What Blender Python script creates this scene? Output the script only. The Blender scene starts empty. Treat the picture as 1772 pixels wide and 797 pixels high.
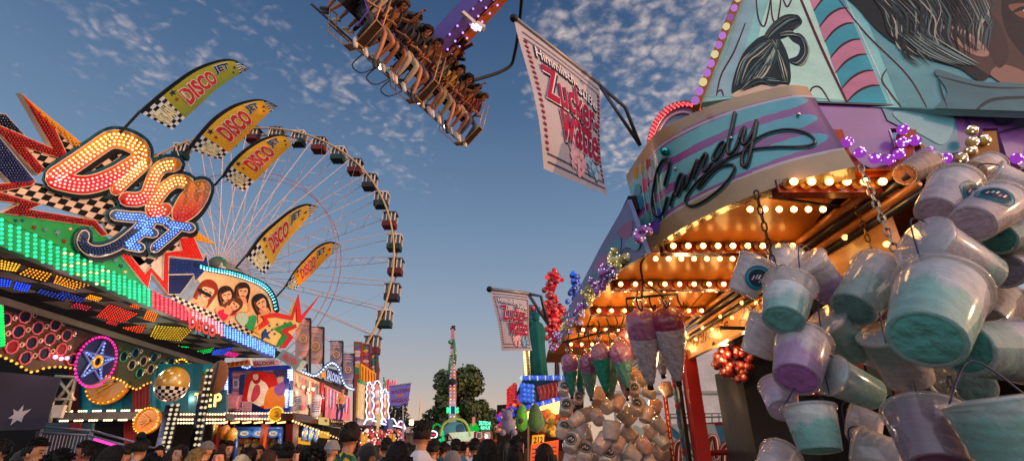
import bpy, math, random
from mathutils import Vector as V, Matrix
from math import sin, cos, pi, sqrt
R = math.radians
rnd = random.Random(7)
sc = bpy.context.scene
COL = sc.collection
# ---- camera model: every traced outline below is dropped on a real plane with this ----
F, CX, CY = 835.0, 886.0, 398.5
TH = R(24.3)
CT, ST = cos(TH), sin(TH)
CAM = V((0, 0, 1.65))
def ray(px, py):
    u = (px - CX) / F; v = (CY - py) / F
    return V((u, CT - v * ST, ST + v * CT))
def dep(px, py, t): return CAM + ray(px, py) * t
def aty(px, py, Y):
    d = ray(px, py); return CAM + d * (Y / d.y)
def atx(px, py, X):
    d = ray(px, py); return CAM + d * (X / d.x)
def atz(px, py, Z):
    d = ray(px, py); return CAM + d * ((Z - CAM.z) / d.z)
def plane(P, N):
    P = V(P); N = V(N).normalized()
    if (CAM - P).dot(N) < 0: N = -N
    def fn(px, py, k=0.0):
        d = ray(px, py)
        return CAM + d * ((P + N * k - CAM).dot(N) / d.dot(N))
    fn.N = N; fn.P = P
    return fn
def pY(Y): return plane((0, Y, 0), (0, -1, 0))
def pX(X): return plane((X, 0, 0), (1 if X < 0 else -1, 0, 0))

# ---------------------------------------------------------------- materials
MATS = {}
def mk(name, rough=.5, metal=0, coat=0, nscale=6, namt=.14, bump=0, bscale=60, emit=None, sheen=0, sss=0):
    m = bpy.data.materials.new(name); m.use_nodes = True
    nt = m.node_tree; N = nt.nodes; L = nt.links; N.clear()
    out = N.new('ShaderNodeOutputMaterial')
    at = N.new('ShaderNodeAttribute'); at.attribute_name = 'Col'
    if emit is not None:
        e = N.new('ShaderNodeEmission'); e.inputs['Strength'].default_value = emit
        L.new(at.outputs['Color'], e.inputs['Color']); L.new(e.outputs[0], out.inputs[0])
        MATS[name] = m
        return m
    b = N.new('ShaderNodeBsdfPrincipled')
    tc = N.new('ShaderNodeTexCoord')
    nz = N.new('ShaderNodeTexNoise'); nz.inputs['Scale'].default_value = nscale; nz.inputs['Detail'].default_value = 6
    nz.inputs['Roughness'].default_value = .65
    L.new(tc.outputs['Object'], nz.inputs['Vector'])
    mr = N.new('ShaderNodeMapRange'); mr.inputs['From Min'].default_value = .3; mr.inputs['From Max'].default_value = .7
    mr.inputs['To Min'].default_value = 1 - namt * 1.6; mr.inputs['To Max'].default_value = 1 + namt * .6
    L.new(nz.outputs['Fac'], mr.inputs['Value'])
    mx = N.new('ShaderNodeVectorMath'); mx.operation = 'SCALE'
    L.new(at.outputs['Color'], mx.inputs[0]); L.new(mr.outputs[0], mx.inputs['Scale'])
    L.new(mx.outputs[0], b.inputs['Base Color'])
    r2 = N.new('ShaderNodeMapRange'); r2.inputs['To Min'].default_value = max(0, rough - .12); r2.inputs['To Max'].default_value = min(1, rough + .12)
    L.new(nz.outputs['Fac'], r2.inputs['Value']); L.new(r2.outputs[0], b.inputs['Roughness'])
    b.inputs['Metallic'].default_value = metal
    if name in ('painted_board', 'matte_paint', 'banner_cloth', 'hair'): b.inputs['Specular IOR Level'].default_value = .22
    b.inputs['Coat Weight'].default_value = coat
    b.inputs['Coat Roughness'].default_value = .12
    b.inputs['Sheen Weight'].default_value = sheen
    b.inputs['Subsurface Weight'].default_value = sss
    if bump:
        n2 = N.new('ShaderNodeTexNoise'); n2.inputs['Scale'].default_value = bscale; n2.inputs['Detail'].default_value = 4
        L.new(tc.outputs['Object'], n2.inputs['Vector'])
        bp = N.new('ShaderNodeBump'); bp.inputs['Strength'].default_value = bump; bp.inputs['Distance'].default_value = .02
        L.new(n2.outputs['Fac'], bp.inputs['Height']); L.new(bp.outputs[0], b.inputs['Normal'])
    L.new(b.outputs[0], out.inputs[0])
    MATS[name] = m
    return m
mk('painted_board', .5, bump=.1, bscale=25)
mk('glossy_paint', .25, coat=.5)
mk('matte_paint', .85, bump=.15, bscale=40)
mk('metal', .32, metal=.9)
mk('dull_metal', .5, metal=.6)
mk('chrome', .12, metal=1.0)
mk('cloth', .9, bump=.25, bscale=120, sheen=.2)
mk('banner_cloth', .8, nscale=3, namt=.1, bump=.1, bscale=200)
mk('skin', .5, namt=.08)
mk('hair', .55, nscale=30, namt=.5, bump=.6, bscale=90)
mk('rubber', .6)
mk('varnish', .38, coat=.35, nscale=3, namt=.35, bump=.2, bscale=9)
mk('fluff', 1.0, nscale=9, namt=.22, bump=.9, bscale=26, sheen=.2)
mk('foil', .24, coat=.8, nscale=10, namt=.25, bump=.9, bscale=34)
mk('leaf', .6, nscale=.6, namt=.5)
mk('bark', .9, bump=.8, bscale=20)
mk('stucco', .85, bump=.3, bscale=30)
mk('glow_soft', emit=.9)
mk('glow', emit=2.2)
mk('glow_strong', emit=6.0)
mk('glow_lamp', emit=14.0)
for n in ('glow_soft', 'glow', 'glow_strong'): MATS[n].cycles.emission_sampling = 'NONE'
mk('glow_cast', emit=5.0)
def clear_mat():
    m = bpy.data.materials.new('clear_plastic'); m.use_nodes = True
    nt = m.node_tree; N = nt.nodes; L = nt.links; N.clear()
    out = N.new('ShaderNodeOutputMaterial')
    tr = N.new('ShaderNodeBsdfTransparent'); tr.inputs[0].default_value = (.98, .985, .99, 1)
    gl = N.new('ShaderNodeBsdfGlossy'); gl.inputs['Roughness'].default_value = .09; gl.inputs[0].default_value = (1, 1, 1, 1)
    df = N.new('ShaderNodeBsdfDiffuse'); df.inputs[0].default_value = (.8, .78, .8, 1)
    nz = N.new('ShaderNodeTexNoise'); nz.inputs['Scale'].default_value = 14
    tc = N.new('ShaderNodeTexCoord'); L.new(tc.outputs['Object'], nz.inputs['Vector'])
    bp = N.new('ShaderNodeBump'); bp.inputs['Strength'].default_value = .12; bp.inputs['Distance'].default_value = .01
    L.new(nz.outputs['Fac'], bp.inputs['Height']); L.new(bp.outputs[0], gl.inputs['Normal'])
    fr = N.new('ShaderNodeFresnel'); fr.inputs[0].default_value = 1.5
    ad = N.new('ShaderNodeMath'); ad.operation = 'MULTIPLY_ADD'; ad.inputs[1].default_value = .5; ad.inputs[2].default_value = .02
    L.new(fr.outputs[0], ad.inputs[0])
    m0 = N.new('ShaderNodeMixShader'); m0.inputs[0].default_value = .15
    L.new(tr.outputs[0], m0.inputs[1]); L.new(df.outputs[0], m0.inputs[2])
    m1 = N.new('ShaderNodeMixShader'); L.new(ad.outputs[0], m1.inputs[0])
    L.new(m0.outputs[0], m1.inputs[1]); L.new(gl.outputs[0], m1.inputs[2])
    L.new(m1.outputs[0], out.inputs[0]); MATS['clear_plastic'] = m
clear_mat()

def lin(h):
    if not isinstance(h, str): return tuple(h)
    h = h.lstrip('#'); o = []
    for i in (0, 2, 4):
        c = int(h[i:i + 2], 16) / 255
        o.append(c / 12.92 if c <= .04045 else ((c + .055) / 1.055) ** 2.4)
    return tuple(o)
def mixc(a, b, t): return tuple(a[i] + (b[i] - a[i]) * t for i in range(3))

# ---------------------------------------------------------------- mesh builder
ORG = {}
def crs(pts, m=6, closed=False):
    pts = [V(p) if len(p) == 3 else V((p[0], p[1])) for p in pts]
    n = len(pts); out = []
    if n < 3 and not closed:
        return [pts[0].lerp(pts[1], i / m) for i in range(m + 1)]
    for i in range(n if closed else n - 1):
        if closed: p = [pts[(i + j) % n] for j in (-1, 0, 1, 2)]
        else: p = [pts[max(0, i - 1)], pts[i], pts[i + 1], pts[min(n - 1, i + 2)]]
        for j in range(m):
            t = j / m
            out.append(.5 * (2 * p[1] + (p[2] - p[0]) * t + (2 * p[0] - 5 * p[1] + 4 * p[2] - p[3]) * t * t + (3 * p[1] - p[0] - 3 * p[2] + p[3]) * t ** 3))
    if not closed: out.append(pts[-1])
    return out
def frame_of(d):
    d = d.normalized(); a = V((0, 0, 1)) if abs(d.z) < .9 else V((1, 0, 0))
    x = a.cross(d).normalized(); return x, d.cross(x)
class MB:
    def __init__(s, mat='painted_board', col=(.5, .5, .5), smooth=False):
        s.v = []; s.f = []; s.c = []; s.m = []; s.s = []; s.mats = []
        s.mat = mat; s.col = lin(col); s.smooth = smooth
    def set(s, col=None, mat=None, smooth=None):
        if col is not None: s.col = lin(col)
        if mat is not None: s.mat = mat
        if smooth is not None: s.smooth = smooth
        return s
    def add(s, verts, faces, col=None, cols=None):
        o = len(s.v); s.v += [V(p) for p in verts]
        if s.mat not in s.mats: s.mats.append(s.mat)
        mi = s.mats.index(s.mat); c = lin(col) if col is not None else s.col
        for i, f in enumerate(faces):
            s.f.append([a + o for a in f]); s.c.append(cols[i] if cols else c); s.m.append(mi); s.s.append(s.smooth)
        return s
    def poly(s, pts, col=None): return s.add(pts, [list(range(len(pts)))], col)
    def prism(s, pts, vec, col=None):
        n = len(pts); b = [V(p) + V(vec) for p in pts]
        return s.add(list(pts) + b, [list(range(n)), list(range(2 * n - 1, n - 1, -1))] + [[i, (i + 1) % n, n + (i + 1) % n, n + i] for i in range(n)], col)
    def box(s, c, size, rot=None, col=None):
        c = V(c); h = V(size) / 2; vs = []
        for x in (-1, 1):
            for y in (-1, 1):
                for z in (-1, 1):
                    p = V((x * h.x, y * h.y, z * h.z))
                    vs.append(c + (rot @ p if rot else p))
        return s.add(vs, [[0, 1, 3, 2], [4, 6, 7, 5], [0, 4, 5, 1], [2, 3, 7, 6], [0, 2, 6, 4], [1, 5, 7, 3]], col)
    def beam(s, a, b, w, h, up=(0, 0, 1), col=None):
        a = V(a); b = V(b); d = (b - a).normalized(); up = V(up)
        x = d.cross(up)
        if x.length < 1e-4: x = d.cross(V((1, 0, 0)))
        x.normalize(); y = x.cross(d)
        q = [x * w / 2 + y * h / 2, -x * w / 2 + y * h / 2, -x * w / 2 - y * h / 2, x * w / 2 - y * h / 2]
        return s.add([a + k for k in q] + [b + k for k in q], [[3, 2, 1, 0], [4, 5, 6, 7]] + [[i, (i + 1) % 4, 4 + (i + 1) % 4, 4 + i] for i in range(4)], col)
    def tube(s, pts, r, n=6, closed=False, col=None):
        pts = [V(p) for p in pts]; m = len(pts); vs = []; fs = []
        x = None
        for i, p in enumerate(pts):
            d = (pts[(i + 1) % m] - pts[i - 1]) if closed else (pts[min(m - 1, i + 1)] - pts[max(0, i - 1)])
            if d.length < 1e-9: d = V((0, 0, 1))
            d.normalize()
            if x is None: x, y = frame_of(d)
            else:
                x = (x - d * x.dot(d))
                if x.length < 1e-6: x, y = frame_of(d)
                x.normalize(); y = d.cross(x)
            rr = r[i] if isinstance(r, (list, tuple)) else r
            vs += [p + (x * cos(2 * pi * k / n) + y * sin(2 * pi * k / n)) * rr for k in range(n)]
        for i in range(m if closed else m - 1):
            j = (i + 1) % m
            fs += [[i * n + k, i * n + (k + 1) % n, j * n + (k + 1) % n, j * n + k] for k in range(n)]
        if not closed: fs += [list(range(n - 1, -1, -1)), [(m - 1) * n + k for k in range(n)]]
        sm = s.smooth; s.smooth = n > 5; s.add(vs, fs, col); s.smooth = sm
        return s
    def lathe(s, prof, o=(0, 0, 0), ax=(0, 0, 1), n=16, cols=None, jit=None, caps=True):
        o = V(o); d = V(ax).normalized(); x, y = frame_of(d); m = len(prof); vs = []; fs = []; cc = []
        for i, (r, h) in enumerate(prof):
            for k in range(n):
                a = 2 * pi * k / n; rr = r * (1 + (jit(a, h) if jit else 0))
                vs.append(o + d * h + (x * cos(a) + y * sin(a)) * rr)
        for i in range(m - 1):
            for k in range(n):
                fs.append([i * n + k, i * n + (k + 1) % n, (i + 1) * n + (k + 1) % n, (i + 1) * n + k]); cc.append(lin(cols[i]) if cols else s.col)
        if caps:
            fs += [list(range(n - 1, -1, -1)), [(m - 1) * n + k for k in range(n)]]; cc += [lin(cols[0]) if cols else s.col, lin(cols[-1]) if cols else s.col]
        return s.add(vs, fs, cols=cc)
    def ball(s, c, r, nu=8, nv=5, col=None, sq=(1, 1, 1), rot=None):
        c = V(c); vs = []; fs = []
        for i in range(1, nv):
            for k in range(nu):
                a = pi * i / nv; b = 2 * pi * k / nu
                p = V((sin(a) * cos(b) * sq[0], sin(a) * sin(b) * sq[1], cos(a) * sq[2])) * r
                vs.append(c + (rot @ p if rot else p))
        top = len(vs); p = V((0, 0, r * sq[2])); vs += [c + (rot @ p if rot else p), c - (rot @ p if rot else p)]
        for i in range(nv - 2):
            for k in range(nu): fs.append([i * nu + k, (i + 1) * nu + k, (i + 1) * nu + (k + 1) % nu, i * nu + (k + 1) % nu])
        for k in range(nu):
            fs.append([top, k, (k + 1) % nu]); fs.append([top + 1, (nv - 2) * nu + (k + 1) % nu, (nv - 2) * nu + k])
        sm = s.smooth; s.smooth = True; s.add(vs, fs, col); s.smooth = sm
        return s
    def stroke(s, fn, pts, w, h=.01, k0=.002, m=5, col=None, n=4, closed=False, taper=0):
        """a flat raised brush stroke along 2D points, dropped on the plane fn"""
        P = crs(pts, m, closed) if m > 1 else [V((p[0], p[1])) for p in pts]
        W = [w] * len(P)
        if taper:
            L = len(P) - 1
            W = [w * max(.12, 1 - taper * abs(2 * i / L - 1) ** 2) for i in range(L + 1)]
        elif not closed:
            d0 = (P[0] - P[1]).normalized(); d1 = (P[-1] - P[-2]).normalized()
            P = [P[0] + d0 * w, P[0] + d0 * w * .7] + P + [P[-1] + d1 * w * .7, P[-1] + d1 * w]
            W = [w * .1, w * .7] + W + [w * .7, w * .1]
        vs = []; fs = []; M = len(P); flat = h <= .002
        if flat: n = 1
        for i, p in enumerate(P):
            d = (P[(i + 1) % M] - P[i - 1]) if closed else P[min(M - 1, i + 1)] - P[max(0, i - 1)]
            if d.length < 1e-9: d = V((1, 0))
            d.normalize(); q = V((-d.y, d.x))
            for j in range(n + 1):
                a = pi * j / n; e = p + q * (W[i] * cos(a))
                vs.append(fn(e.x, e.y, k0 + h * sin(a)))
        for i in range(M if closed else M - 1):
            i2 = (i + 1) % M
            for j in range(n): fs.append([i * (n + 1) + j, i * (n + 1) + j + 1, i2 * (n + 1) + j + 1, i2 * (n + 1) + j])
        sm = s.smooth; s.smooth = not flat; s.add(vs, fs, col); s.smooth = sm
        return s
    def sheet(s, fn, pts, k=0.002, col=None):
        return s.poly([fn(p[0], p[1], k) for p in pts], col)
    def slab(s, fn, pts, k=0.0, th=.1, col=None):
        """traced outline with real thickness behind the plane"""
        return s.prism([fn(p[0], p[1], k) for p in pts], -fn.N * th, col)
    def checker(s, fn, poly, o, a, b, na, nb, c0, c1, k=.003, start=0):
        """checks on the lattice o + i*a + j*b, clipped to the convex outline poly (2D)"""
        o = V(o); a = V(a); b = V(b)
        for i in range(*na):
            for j in range(*nb):
                q = [o + a * i + b * j, o + a * (i + 1) + b * j, o + a * (i + 1) + b * (j + 1), o + a * i + b * (j + 1)]
                q = clip(q, poly)
                if len(q) > 2: s.sheet(fn, q, k, c0 if (i + j + start) % 2 else c1)
        return s
    def text(s, txt, fn, quad, k=.004, col=None, shear=0, bold=0, fit=True):
        """lettering in a quad bl, br, tr, tl of 2D points on the plane fn"""
        vs, fs, w, h = glyphs(txt, shear, bold)
        bl, br, tr, tl = [V(p) for p in quad]
        out = []
        for x, y in vs:
            a = x / w; b = y / h
            p = (bl * (1 - a) + br * a) * (1 - b) + (tl * (1 - a) + tr * a) * b
            out.append(fn(p.x, p.y, k))
        return s.add(out, fs, col)
    def build(s, name, parent=None, org=None):
        if parent is not None: org = ORG[parent.name]
        elif org is None:
            n = max(1, len(s.v)); org = V((sum(p.x for p in s.v) / n, sum(p.y for p in s.v) / n, min((p.z for p in s.v), default=0)))
        org = V(org)
        me = bpy.data.meshes.new(name)
        me.from_pydata([p - org for p in s.v], [], s.f)
        for mn in s.mats: me.materials.append(MATS[mn])
        me.polygons.foreach_set('material_index', s.m)
        me.polygons.foreach_set('use_smooth', s.s)
        ca = me.color_attributes.new('Col', 'FLOAT_COLOR', 'CORNER')
        buf = []
        for f, c in zip(s.f, s.c): buf += [c[0], c[1], c[2], 1.0] * len(f)
        ca.data.foreach_set('color', buf)
        me.update()
        o = bpy.data.objects.new(name, me); COL.objects.link(o)
        if parent is not None: o.parent = parent
        else: o.location = org
        ORG[o.name] = org
        return o
def clip(q, poly):
    poly = [V(p) for p in poly]
    ar = sum(poly[i].x * poly[(i + 1) % len(poly)].y - poly[(i + 1) % len(poly)].x * poly[i].y for i in range(len(poly)))
    if ar < 0: poly = poly[::-1]
    for i in range(len(poly)):
        A = poly[i]; B = poly[(i + 1) % len(poly)]; e = B - A; out = []
        for j in range(len(q)):
            P = q[j]; Q = q[(j + 1) % len(q)]
            sp = e.x * (P.y - A.y) - e.y * (P.x - A.x); sq = e.x * (Q.y - A.y) - e.y * (Q.x - A.x)
            if sp >= 0: out.append(P)
            if (sp > 0 and sq < 0) or (sp < 0 and sq > 0): out.append(P.lerp(Q, sp / (sp - sq)))
        q = out
        if len(q) < 3: return []
    return q
_g = {}
def glyphs(txt, shear=0, bold=0):
    key = (txt, shear, bold)
    if key in _g: return _g[key]
    c = bpy.data.curves.new('t', 'FONT'); c.body = txt; c.fill_mode = 'FRONT'; c.shear = shear; c.offset = bold; c.resolution_u = 3
    o = bpy.data.objects.new('t', c); COL.objects.link(o)
    dg = bpy.context.evaluated_depsgraph_get(); ev = o.evaluated_get(dg); me = bpy.data.meshes.new_from_object(ev)
    vs = [(v.co.x, v.co.y) for v in me.vertices]; fs = [list(p.vertices) for p in me.polygons]
    x0 = min(v[0] for v in vs); x1 = max(v[0] for v in vs); y0 = min(v[1] for v in vs); y1 = max(v[1] for v in vs)
    vs = [(x - x0, y - y0) for x, y in vs]
    bpy.data.objects.remove(o); bpy.data.curves.remove(c); bpy.data.meshes.remove(me)
    _g[key] = (vs, fs, x1 - x0, y1 - y0)
    return _g[key]
def inside(p, poly):
    c = False; n = len(poly); j = n - 1
    for i in range(n):
        if (poly[i][1] > p[1]) != (poly[j][1] > p[1]) and p[0] < (poly[j][0] - poly[i][0]) * (p[1] - poly[i][1]) / (poly[j][1] - poly[i][1]) + poly[i][0]: c = not c
        j = i
    return c

# ---------------------------------------------------------------- things, parts, copies
def tag(o, label=None, cat=None, group=None, kind=None):
    if label: o['label'] = label
    if cat: o['category'] = cat
    if group: o['group'] = group
    if kind: o['kind'] = kind
    return o
def thing(name, label, cat, loc, group=None):
    o = bpy.data.objects.new(name, None); o.empty_display_size = .2; COL.objects.link(o); o.location = loc; ORG[o.name] = V(loc)
    return tag(o, label, cat, group)
def put(name, mesh, parent, pos):
    """a further object on existing mesh data, at a world point, as a part"""
    o = bpy.data.objects.new(name, mesh); COL.objects.link(o); o.parent = parent; o.location = V(pos) - ORG[parent.name]
    ORG[o.name] = V(pos)
    return o
def copy_tree(o, parent=None):
    c = o.copy(); COL.objects.link(c)
    if parent is not None: c.parent = parent
    for ch in list(o.children): copy_tree(ch, c)
    return c
_bm = {}
def bulb_mesh(r, col, mat, nu=7, nv=4):
    key = (round(r, 4), lin(col), mat)
    if key not in _bm:
        b = MB(mat, col); b.ball((0, 0, 0), r, nu, nv)
        o = b.build('bulb', None, (0, 0, 0)); _bm[key] = o.data; bpy.data.objects.remove(o)
    return _bm[key]
def bulbs(parent, pts, r, mat='glow_strong', name='bulb', most=100, col=None):
    """pts: (world point, colour); the nearest are parts of their own, what is past the count one stuff part"""
    pts = [(V(p[0]), lin(p[1])) if isinstance(p, tuple) else (V(p), lin(col)) for p in pts]
    r *= .62
    pts.sort(key=lambda p: (p[0] - CAM).length)
    rb = random.Random(len(pts)); f_ = lambda: rb.choice((1, 1, .9, .8, .62)) if mat.startswith('glow') else 1
    pts = [(p, tuple(q * k for q in c)) for p, c in pts for k in (f_(),)]
    for p, c in pts[:most]: put(name, bulb_mesh(r, c, mat), parent, p)
    if len(pts) > most:
        b = MB(mat)
        for p, c in pts[most:]: b.set(c).ball(p, r, 6, 4)
        tag(b.build(name + '_field', parent), kind='stuff')
def along(fn, pts, step, k=.02, m=8, closed=False):
    """world points evenly spaced along a traced 2D polyline"""
    P = [fn(p[0], p[1], k) for p in (crs(pts, m, closed) if m > 1 else pts)]
    if closed: P.append(P[0])
    out = [P[0]]; acc = 0
    for a, b in zip(P, P[1:]):
        d = (b - a).length; t = step - acc
        while t <= d and d > 0:
            out.append(a.lerp(b, t / d)); t += step
        acc = (acc + d) % step if d < step - acc or True else 0
        acc = d - (t - step)
    return out
def quadgrid(quad, nx, ny):
    bl, br, tr, tl = [V(p) for p in quad]; out = []
    for i in range(nx):
        for j in range(ny):
            a = (i + .5) / nx; b = (j + .5) / ny
            out.append((bl * (1 - a) + br * a) * (1 - b) + (tl * (1 - a) + tr * a) * b)
    return out
# ================================================================ camera, light, sky
cd = bpy.data.cameras.new('camera'); cam = bpy.data.objects.new('camera', cd); COL.objects.link(cam)
cd.sensor_width = 36; cd.lens = 36 * F / 1772; cd.clip_start = .05; cd.clip_end = 3000
cam.location = CAM; cam.rotation_euler = (pi / 2 + TH, 0, 0); sc.camera = cam
sc.view_settings.view_transform = 'Standard'; sc.view_settings.look = 'None'; sc.view_settings.gamma = 1
sc.view_settings.exposure = 0
sc.view_settings.use_curve_mapping = False
try:
    sc.cycles.use_denoising = True; sc.cycles.denoiser = 'OPENIMAGEDENOISE'
    sc.cycles.max_bounces = 8; sc.cycles.transparent_max_bounces = 16; sc.cycles.diffuse_bounces = 3; sc.cycles.glossy_bounces = 3
    sc.cycles.sample_clamp_indirect = 4
except Exception: pass
SUN_D = V((.95, -.20, .16)).normalized()
ld = bpy.data.lights.new('sun', 'SUN'); ld.energy = 2.6; ld.angle = R(.6); ld.color = (1, .47, .20)
sun = bpy.data.objects.new('sun', ld); COL.objects.link(sun); sun.rotation_euler = (-SUN_D).to_track_quat('-Z', 'Y').to_euler()
w = bpy.data.worlds.new('World'); sc.world = w; w.use_nodes = True
nt = w.node_tree; N = nt.nodes; L = nt.links; N.clear()
out = N.new('ShaderNodeOutputWorld'); bg = N.new('ShaderNodeBackground'); L.new(bg.outputs[0], out.inputs[0])
tc = N.new('ShaderNodeTexCoord')
sky = N.new('ShaderNodeTexSky'); sky.sky_type = 'NISHITA'; sky.sun_disc = False
sky.sun_elevation = math.asin(SUN_D.z); sky.sun_rotation = math.atan2(SUN_D.x, SUN_D.y)
sky.air_density = 1.0; sky.dust_density = 1.5; sky.ozone_density = 3
sep = N.new('ShaderNodeSeparateXYZ'); L.new(tc.outputs['Generated'], sep.inputs[0])
def mth(op, a, b=None, c=None, clampit=False):
    n = N.new('ShaderNodeMath'); n.operation = op; n.use_clamp = clampit
    for i, q in enumerate((a, b, c)):
        if q is None: continue
        if isinstance(q, (int, float)): n.inputs[i].default_value = q
        else: L.new(q, n.inputs[i])
    return n.outputs[0]
rp = N.new('ShaderNodeValToRGB'); L.new(sep.outputs['Z'], rp.inputs[0])
stops = [(0.0, (.90, .52, .32)), (.05, (.76, .54, .41)), (.12, (.52, .48, .47)), (.24, (.33, .41, .52)), (.42, (.18, .285, .44)), (.62, (.08, .155, .295)), (.85, (.02, .06, .165))]
el = rp.color_ramp.elements
el[0].position, el[0].color = stops[0][0], (*stops[0][1], 1)
el[1].position, el[1].color = stops[-1][0], (*stops[-1][1], 1)
for p, c in stops[1:-1]:
    e = el.new(p); e.color = (*c, 1)
sk = N.new('ShaderNodeVectorMath'); sk.operation = 'SCALE'; L.new(sky.outputs[0], sk.inputs[0]); sk.inputs['Scale'].default_value = .10
m0 = N.new('ShaderNodeMix'); m0.data_type = 'RGBA'; m0.inputs[0].default_value = .85
L.new(sk.outputs[0], m0.inputs[6]); L.new(rp.outputs[0], m0.inputs[7])
# altocumulus on a flat layer high above
zz = mth('ADD', sep.outputs['Z'], .08)
cx = mth('DIVIDE', sep.outputs['X'], zz); cy = mth('DIVIDE', sep.outputs['Y'], zz)
cb = N.new('ShaderNodeCombineXYZ'); L.new(cx, cb.inputs[0]); L.new(cy, cb.inputs[1])
def noise(scale, detail, rough=.55, dist=0):
    n = N.new('ShaderNodeTexNoise'); n.inputs['Scale'].default_value = scale; n.inputs['Detail'].default_value = detail
    n.inputs['Roughness'].default_value = rough; n.inputs['Distortion'].default_value = dist
    L.new(cb.outputs[0], n.inputs['Vector']); return n.outputs['Fac']
def area(blobs):
    tot = None
    for px, py, r0, amt in blobs:
        dt = N.new('ShaderNodeVectorMath'); dt.operation = 'DOT_PRODUCT'
        L.new(tc.outputs['Generated'], dt.inputs[0]); dt.inputs[1].default_value = ray(px, py).normalized()
        mr = N.new('ShaderNodeMapRange'); mr.interpolation_type = 'SMOOTHSTEP'
        mr.inputs['From Min'].default_value = cos(r0); mr.inputs['From Max'].default_value = cos(r0 * .15)
        mr.inputs['To Max'].default_value = amt
        L.new(dt.outputs['Value'], mr.inputs['Value'])
        tot = mr.outputs[0] if tot is None else mth('ADD', tot, mr.outputs[0])
    return tot
vo = N.new('ShaderNodeTexVoronoi'); vo.feature = 'SMOOTH_F1'; vo.inputs['Scale'].default_value = 30; vo.inputs['Smoothness'].default_value = .6
wv = N.new('ShaderNodeVectorMath'); wv.operation = 'MULTIPLY_ADD'
nz3 = N.new('ShaderNodeTexNoise'); nz3.inputs['Scale'].default_value = 14; nz3.inputs['Detail'].default_value = 5; L.new(cb.outputs[0], nz3.inputs['Vector'])
L.new(nz3.outputs['Color'], wv.inputs[0]); wv.inputs[1].default_value = (.10, .10, 0); L.new(cb.outputs[0], wv.inputs[2])
L.new(wv.outputs[0], vo.inputs['Vector'])
cell = mth('SUBTRACT', .62, vo.outputs['Distance'])
tex = mth('ADD', mth('MULTIPLY', cell, .62), mth('MULTIPLY', noise(24, 8, .66), .85))
patch = noise(2.6, 4, .6, .4)
mask = mth('MINIMUM', area([(1170, 40, .36, 1.15), (1060, 190, .24, .72), (1160, 160, .22, .4), (1250, 130, .2, .5), (1010, 110, .16, .3), (70, 90, .30, .30), (330, 30, .22, .30), (480, 110, .22, .24), (640, 220, .19, .42), (740, 290, .2, .36), (560, 60, .2, .2), (230, 190, .24, .2)]), 1.0)
cov = mth('ADD', mth('MULTIPLY', mask, .66), mth('MULTIPLY', mth('SUBTRACT', patch, .5), .9))
cv = mth('ADD', tex, mth('SUBTRACT', cov, .94))
cvs = N.new('ShaderNodeMapRange'); cvs.interpolation_type = 'SMOOTHSTEP'; L.new(cv, cvs.inputs['Value'])
cvs.inputs['From Min'].default_value = 0.0; cvs.inputs['From Max'].default_value = .72
thin = mth('MULTIPLY', cvs.outputs[0], .82)
cc = N.new('ShaderNodeMix'); cc.data_type = 'RGBA'; cc.inputs[6].default_value = (.25, .31, .43, 1); cc.inputs[7].default_value = (.80, .66, .60, 1)
L.new(mth('MULTIPLY', mask, .95), cc.inputs[0])
m1 = N.new('ShaderNodeMix'); m1.data_type = 'RGBA'; L.new(thin, m1.inputs[0]); L.new(m0.outputs[2], m1.inputs[6]); L.new(cc.outputs[2], m1.inputs[7])
# fill glow added to the unseen sky behind the camera
def lobe(d, c0, c1, col, amt):
    dt = N.new('ShaderNodeVectorMath'); dt.operation = 'DOT_PRODUCT'; L.new(tc.outputs['Generated'], dt.inputs[0]); dt.inputs[1].default_value = V(d).normalized()
    mr = N.new('ShaderNodeMapRange'); mr.interpolation_type = 'SMOOTHSTEP'; mr.inputs['From Min'].default_value = c0; mr.inputs['From Max'].default_value = c1; mr.inputs['To Max'].default_value = amt
    L.new(dt.outputs['Value'], mr.inputs['Value'])
    sc_ = N.new('ShaderNodeVectorMath'); sc_.operation = 'SCALE'; sc_.inputs[0].default_value = col; L.new(mr.outputs[0], sc_.inputs['Scale']); return sc_.outputs[0]
ad = N.new('ShaderNodeVectorMath'); ad.operation = 'ADD'; L.new(lobe((-.10, -.86, .42), .30, .95, (.95, .93, 1.0), .95), ad.inputs[0]); L.new(lobe((.85, -.5, .12), .55, .98, (1, .55, .28), 1.8), ad.inputs[1])
a2 = N.new('ShaderNodeVectorMath'); a2.operation = 'ADD'; L.new(ad.outputs[0], a2.inputs[0]); L.new(m1.outputs[2], a2.inputs[1])
L.new(a2.outputs[0], bg.inputs[0]); bg.inputs[1].default_value = 1.0
w.cycles.sampling_method = 'MANUAL'; w.cycles.sample_map_resolution = 256
# ================================================================ ground
g = MB('stucco', '#5c5955')
n = 48
g.add([V((cos(2 * pi * i / n) * 900, sin(2 * pi * i / n) * 900, 0)) for i in range(n)], [list(range(n))])
tag(g.build('ground', None, (0, 0, 0)), kind='structure')
a = MB('stucco', '#4c4a48'); a.add([V((-9, -6, .004)), V((.2, -6, .004)), V((1.2, 70, .004)), V((-8.5, 70, .004))], [[0, 1, 2, 3]])
tag(a.build('midway_path', None, (0, 0, 0)), kind='structure')
# ================================================================ the music ride on the far side of the midway
RED, YEL, ORA, BLU, GRN, CYA = '#b01812', '#e8b020', '#d8641a', '#0d2a7a', '#0f8a4c', '#1d9fb5'
BLK, WHT, CREAM = '#0c0c0e', '#d8cfc4', '#d9c3a4'
ride = thing('music_ride', 'long covered music ride with LED band, checkered underside and scalloped valance of round holes', 'ride', (-12, 14, 0))
FA = pX(-10.0)
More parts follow.
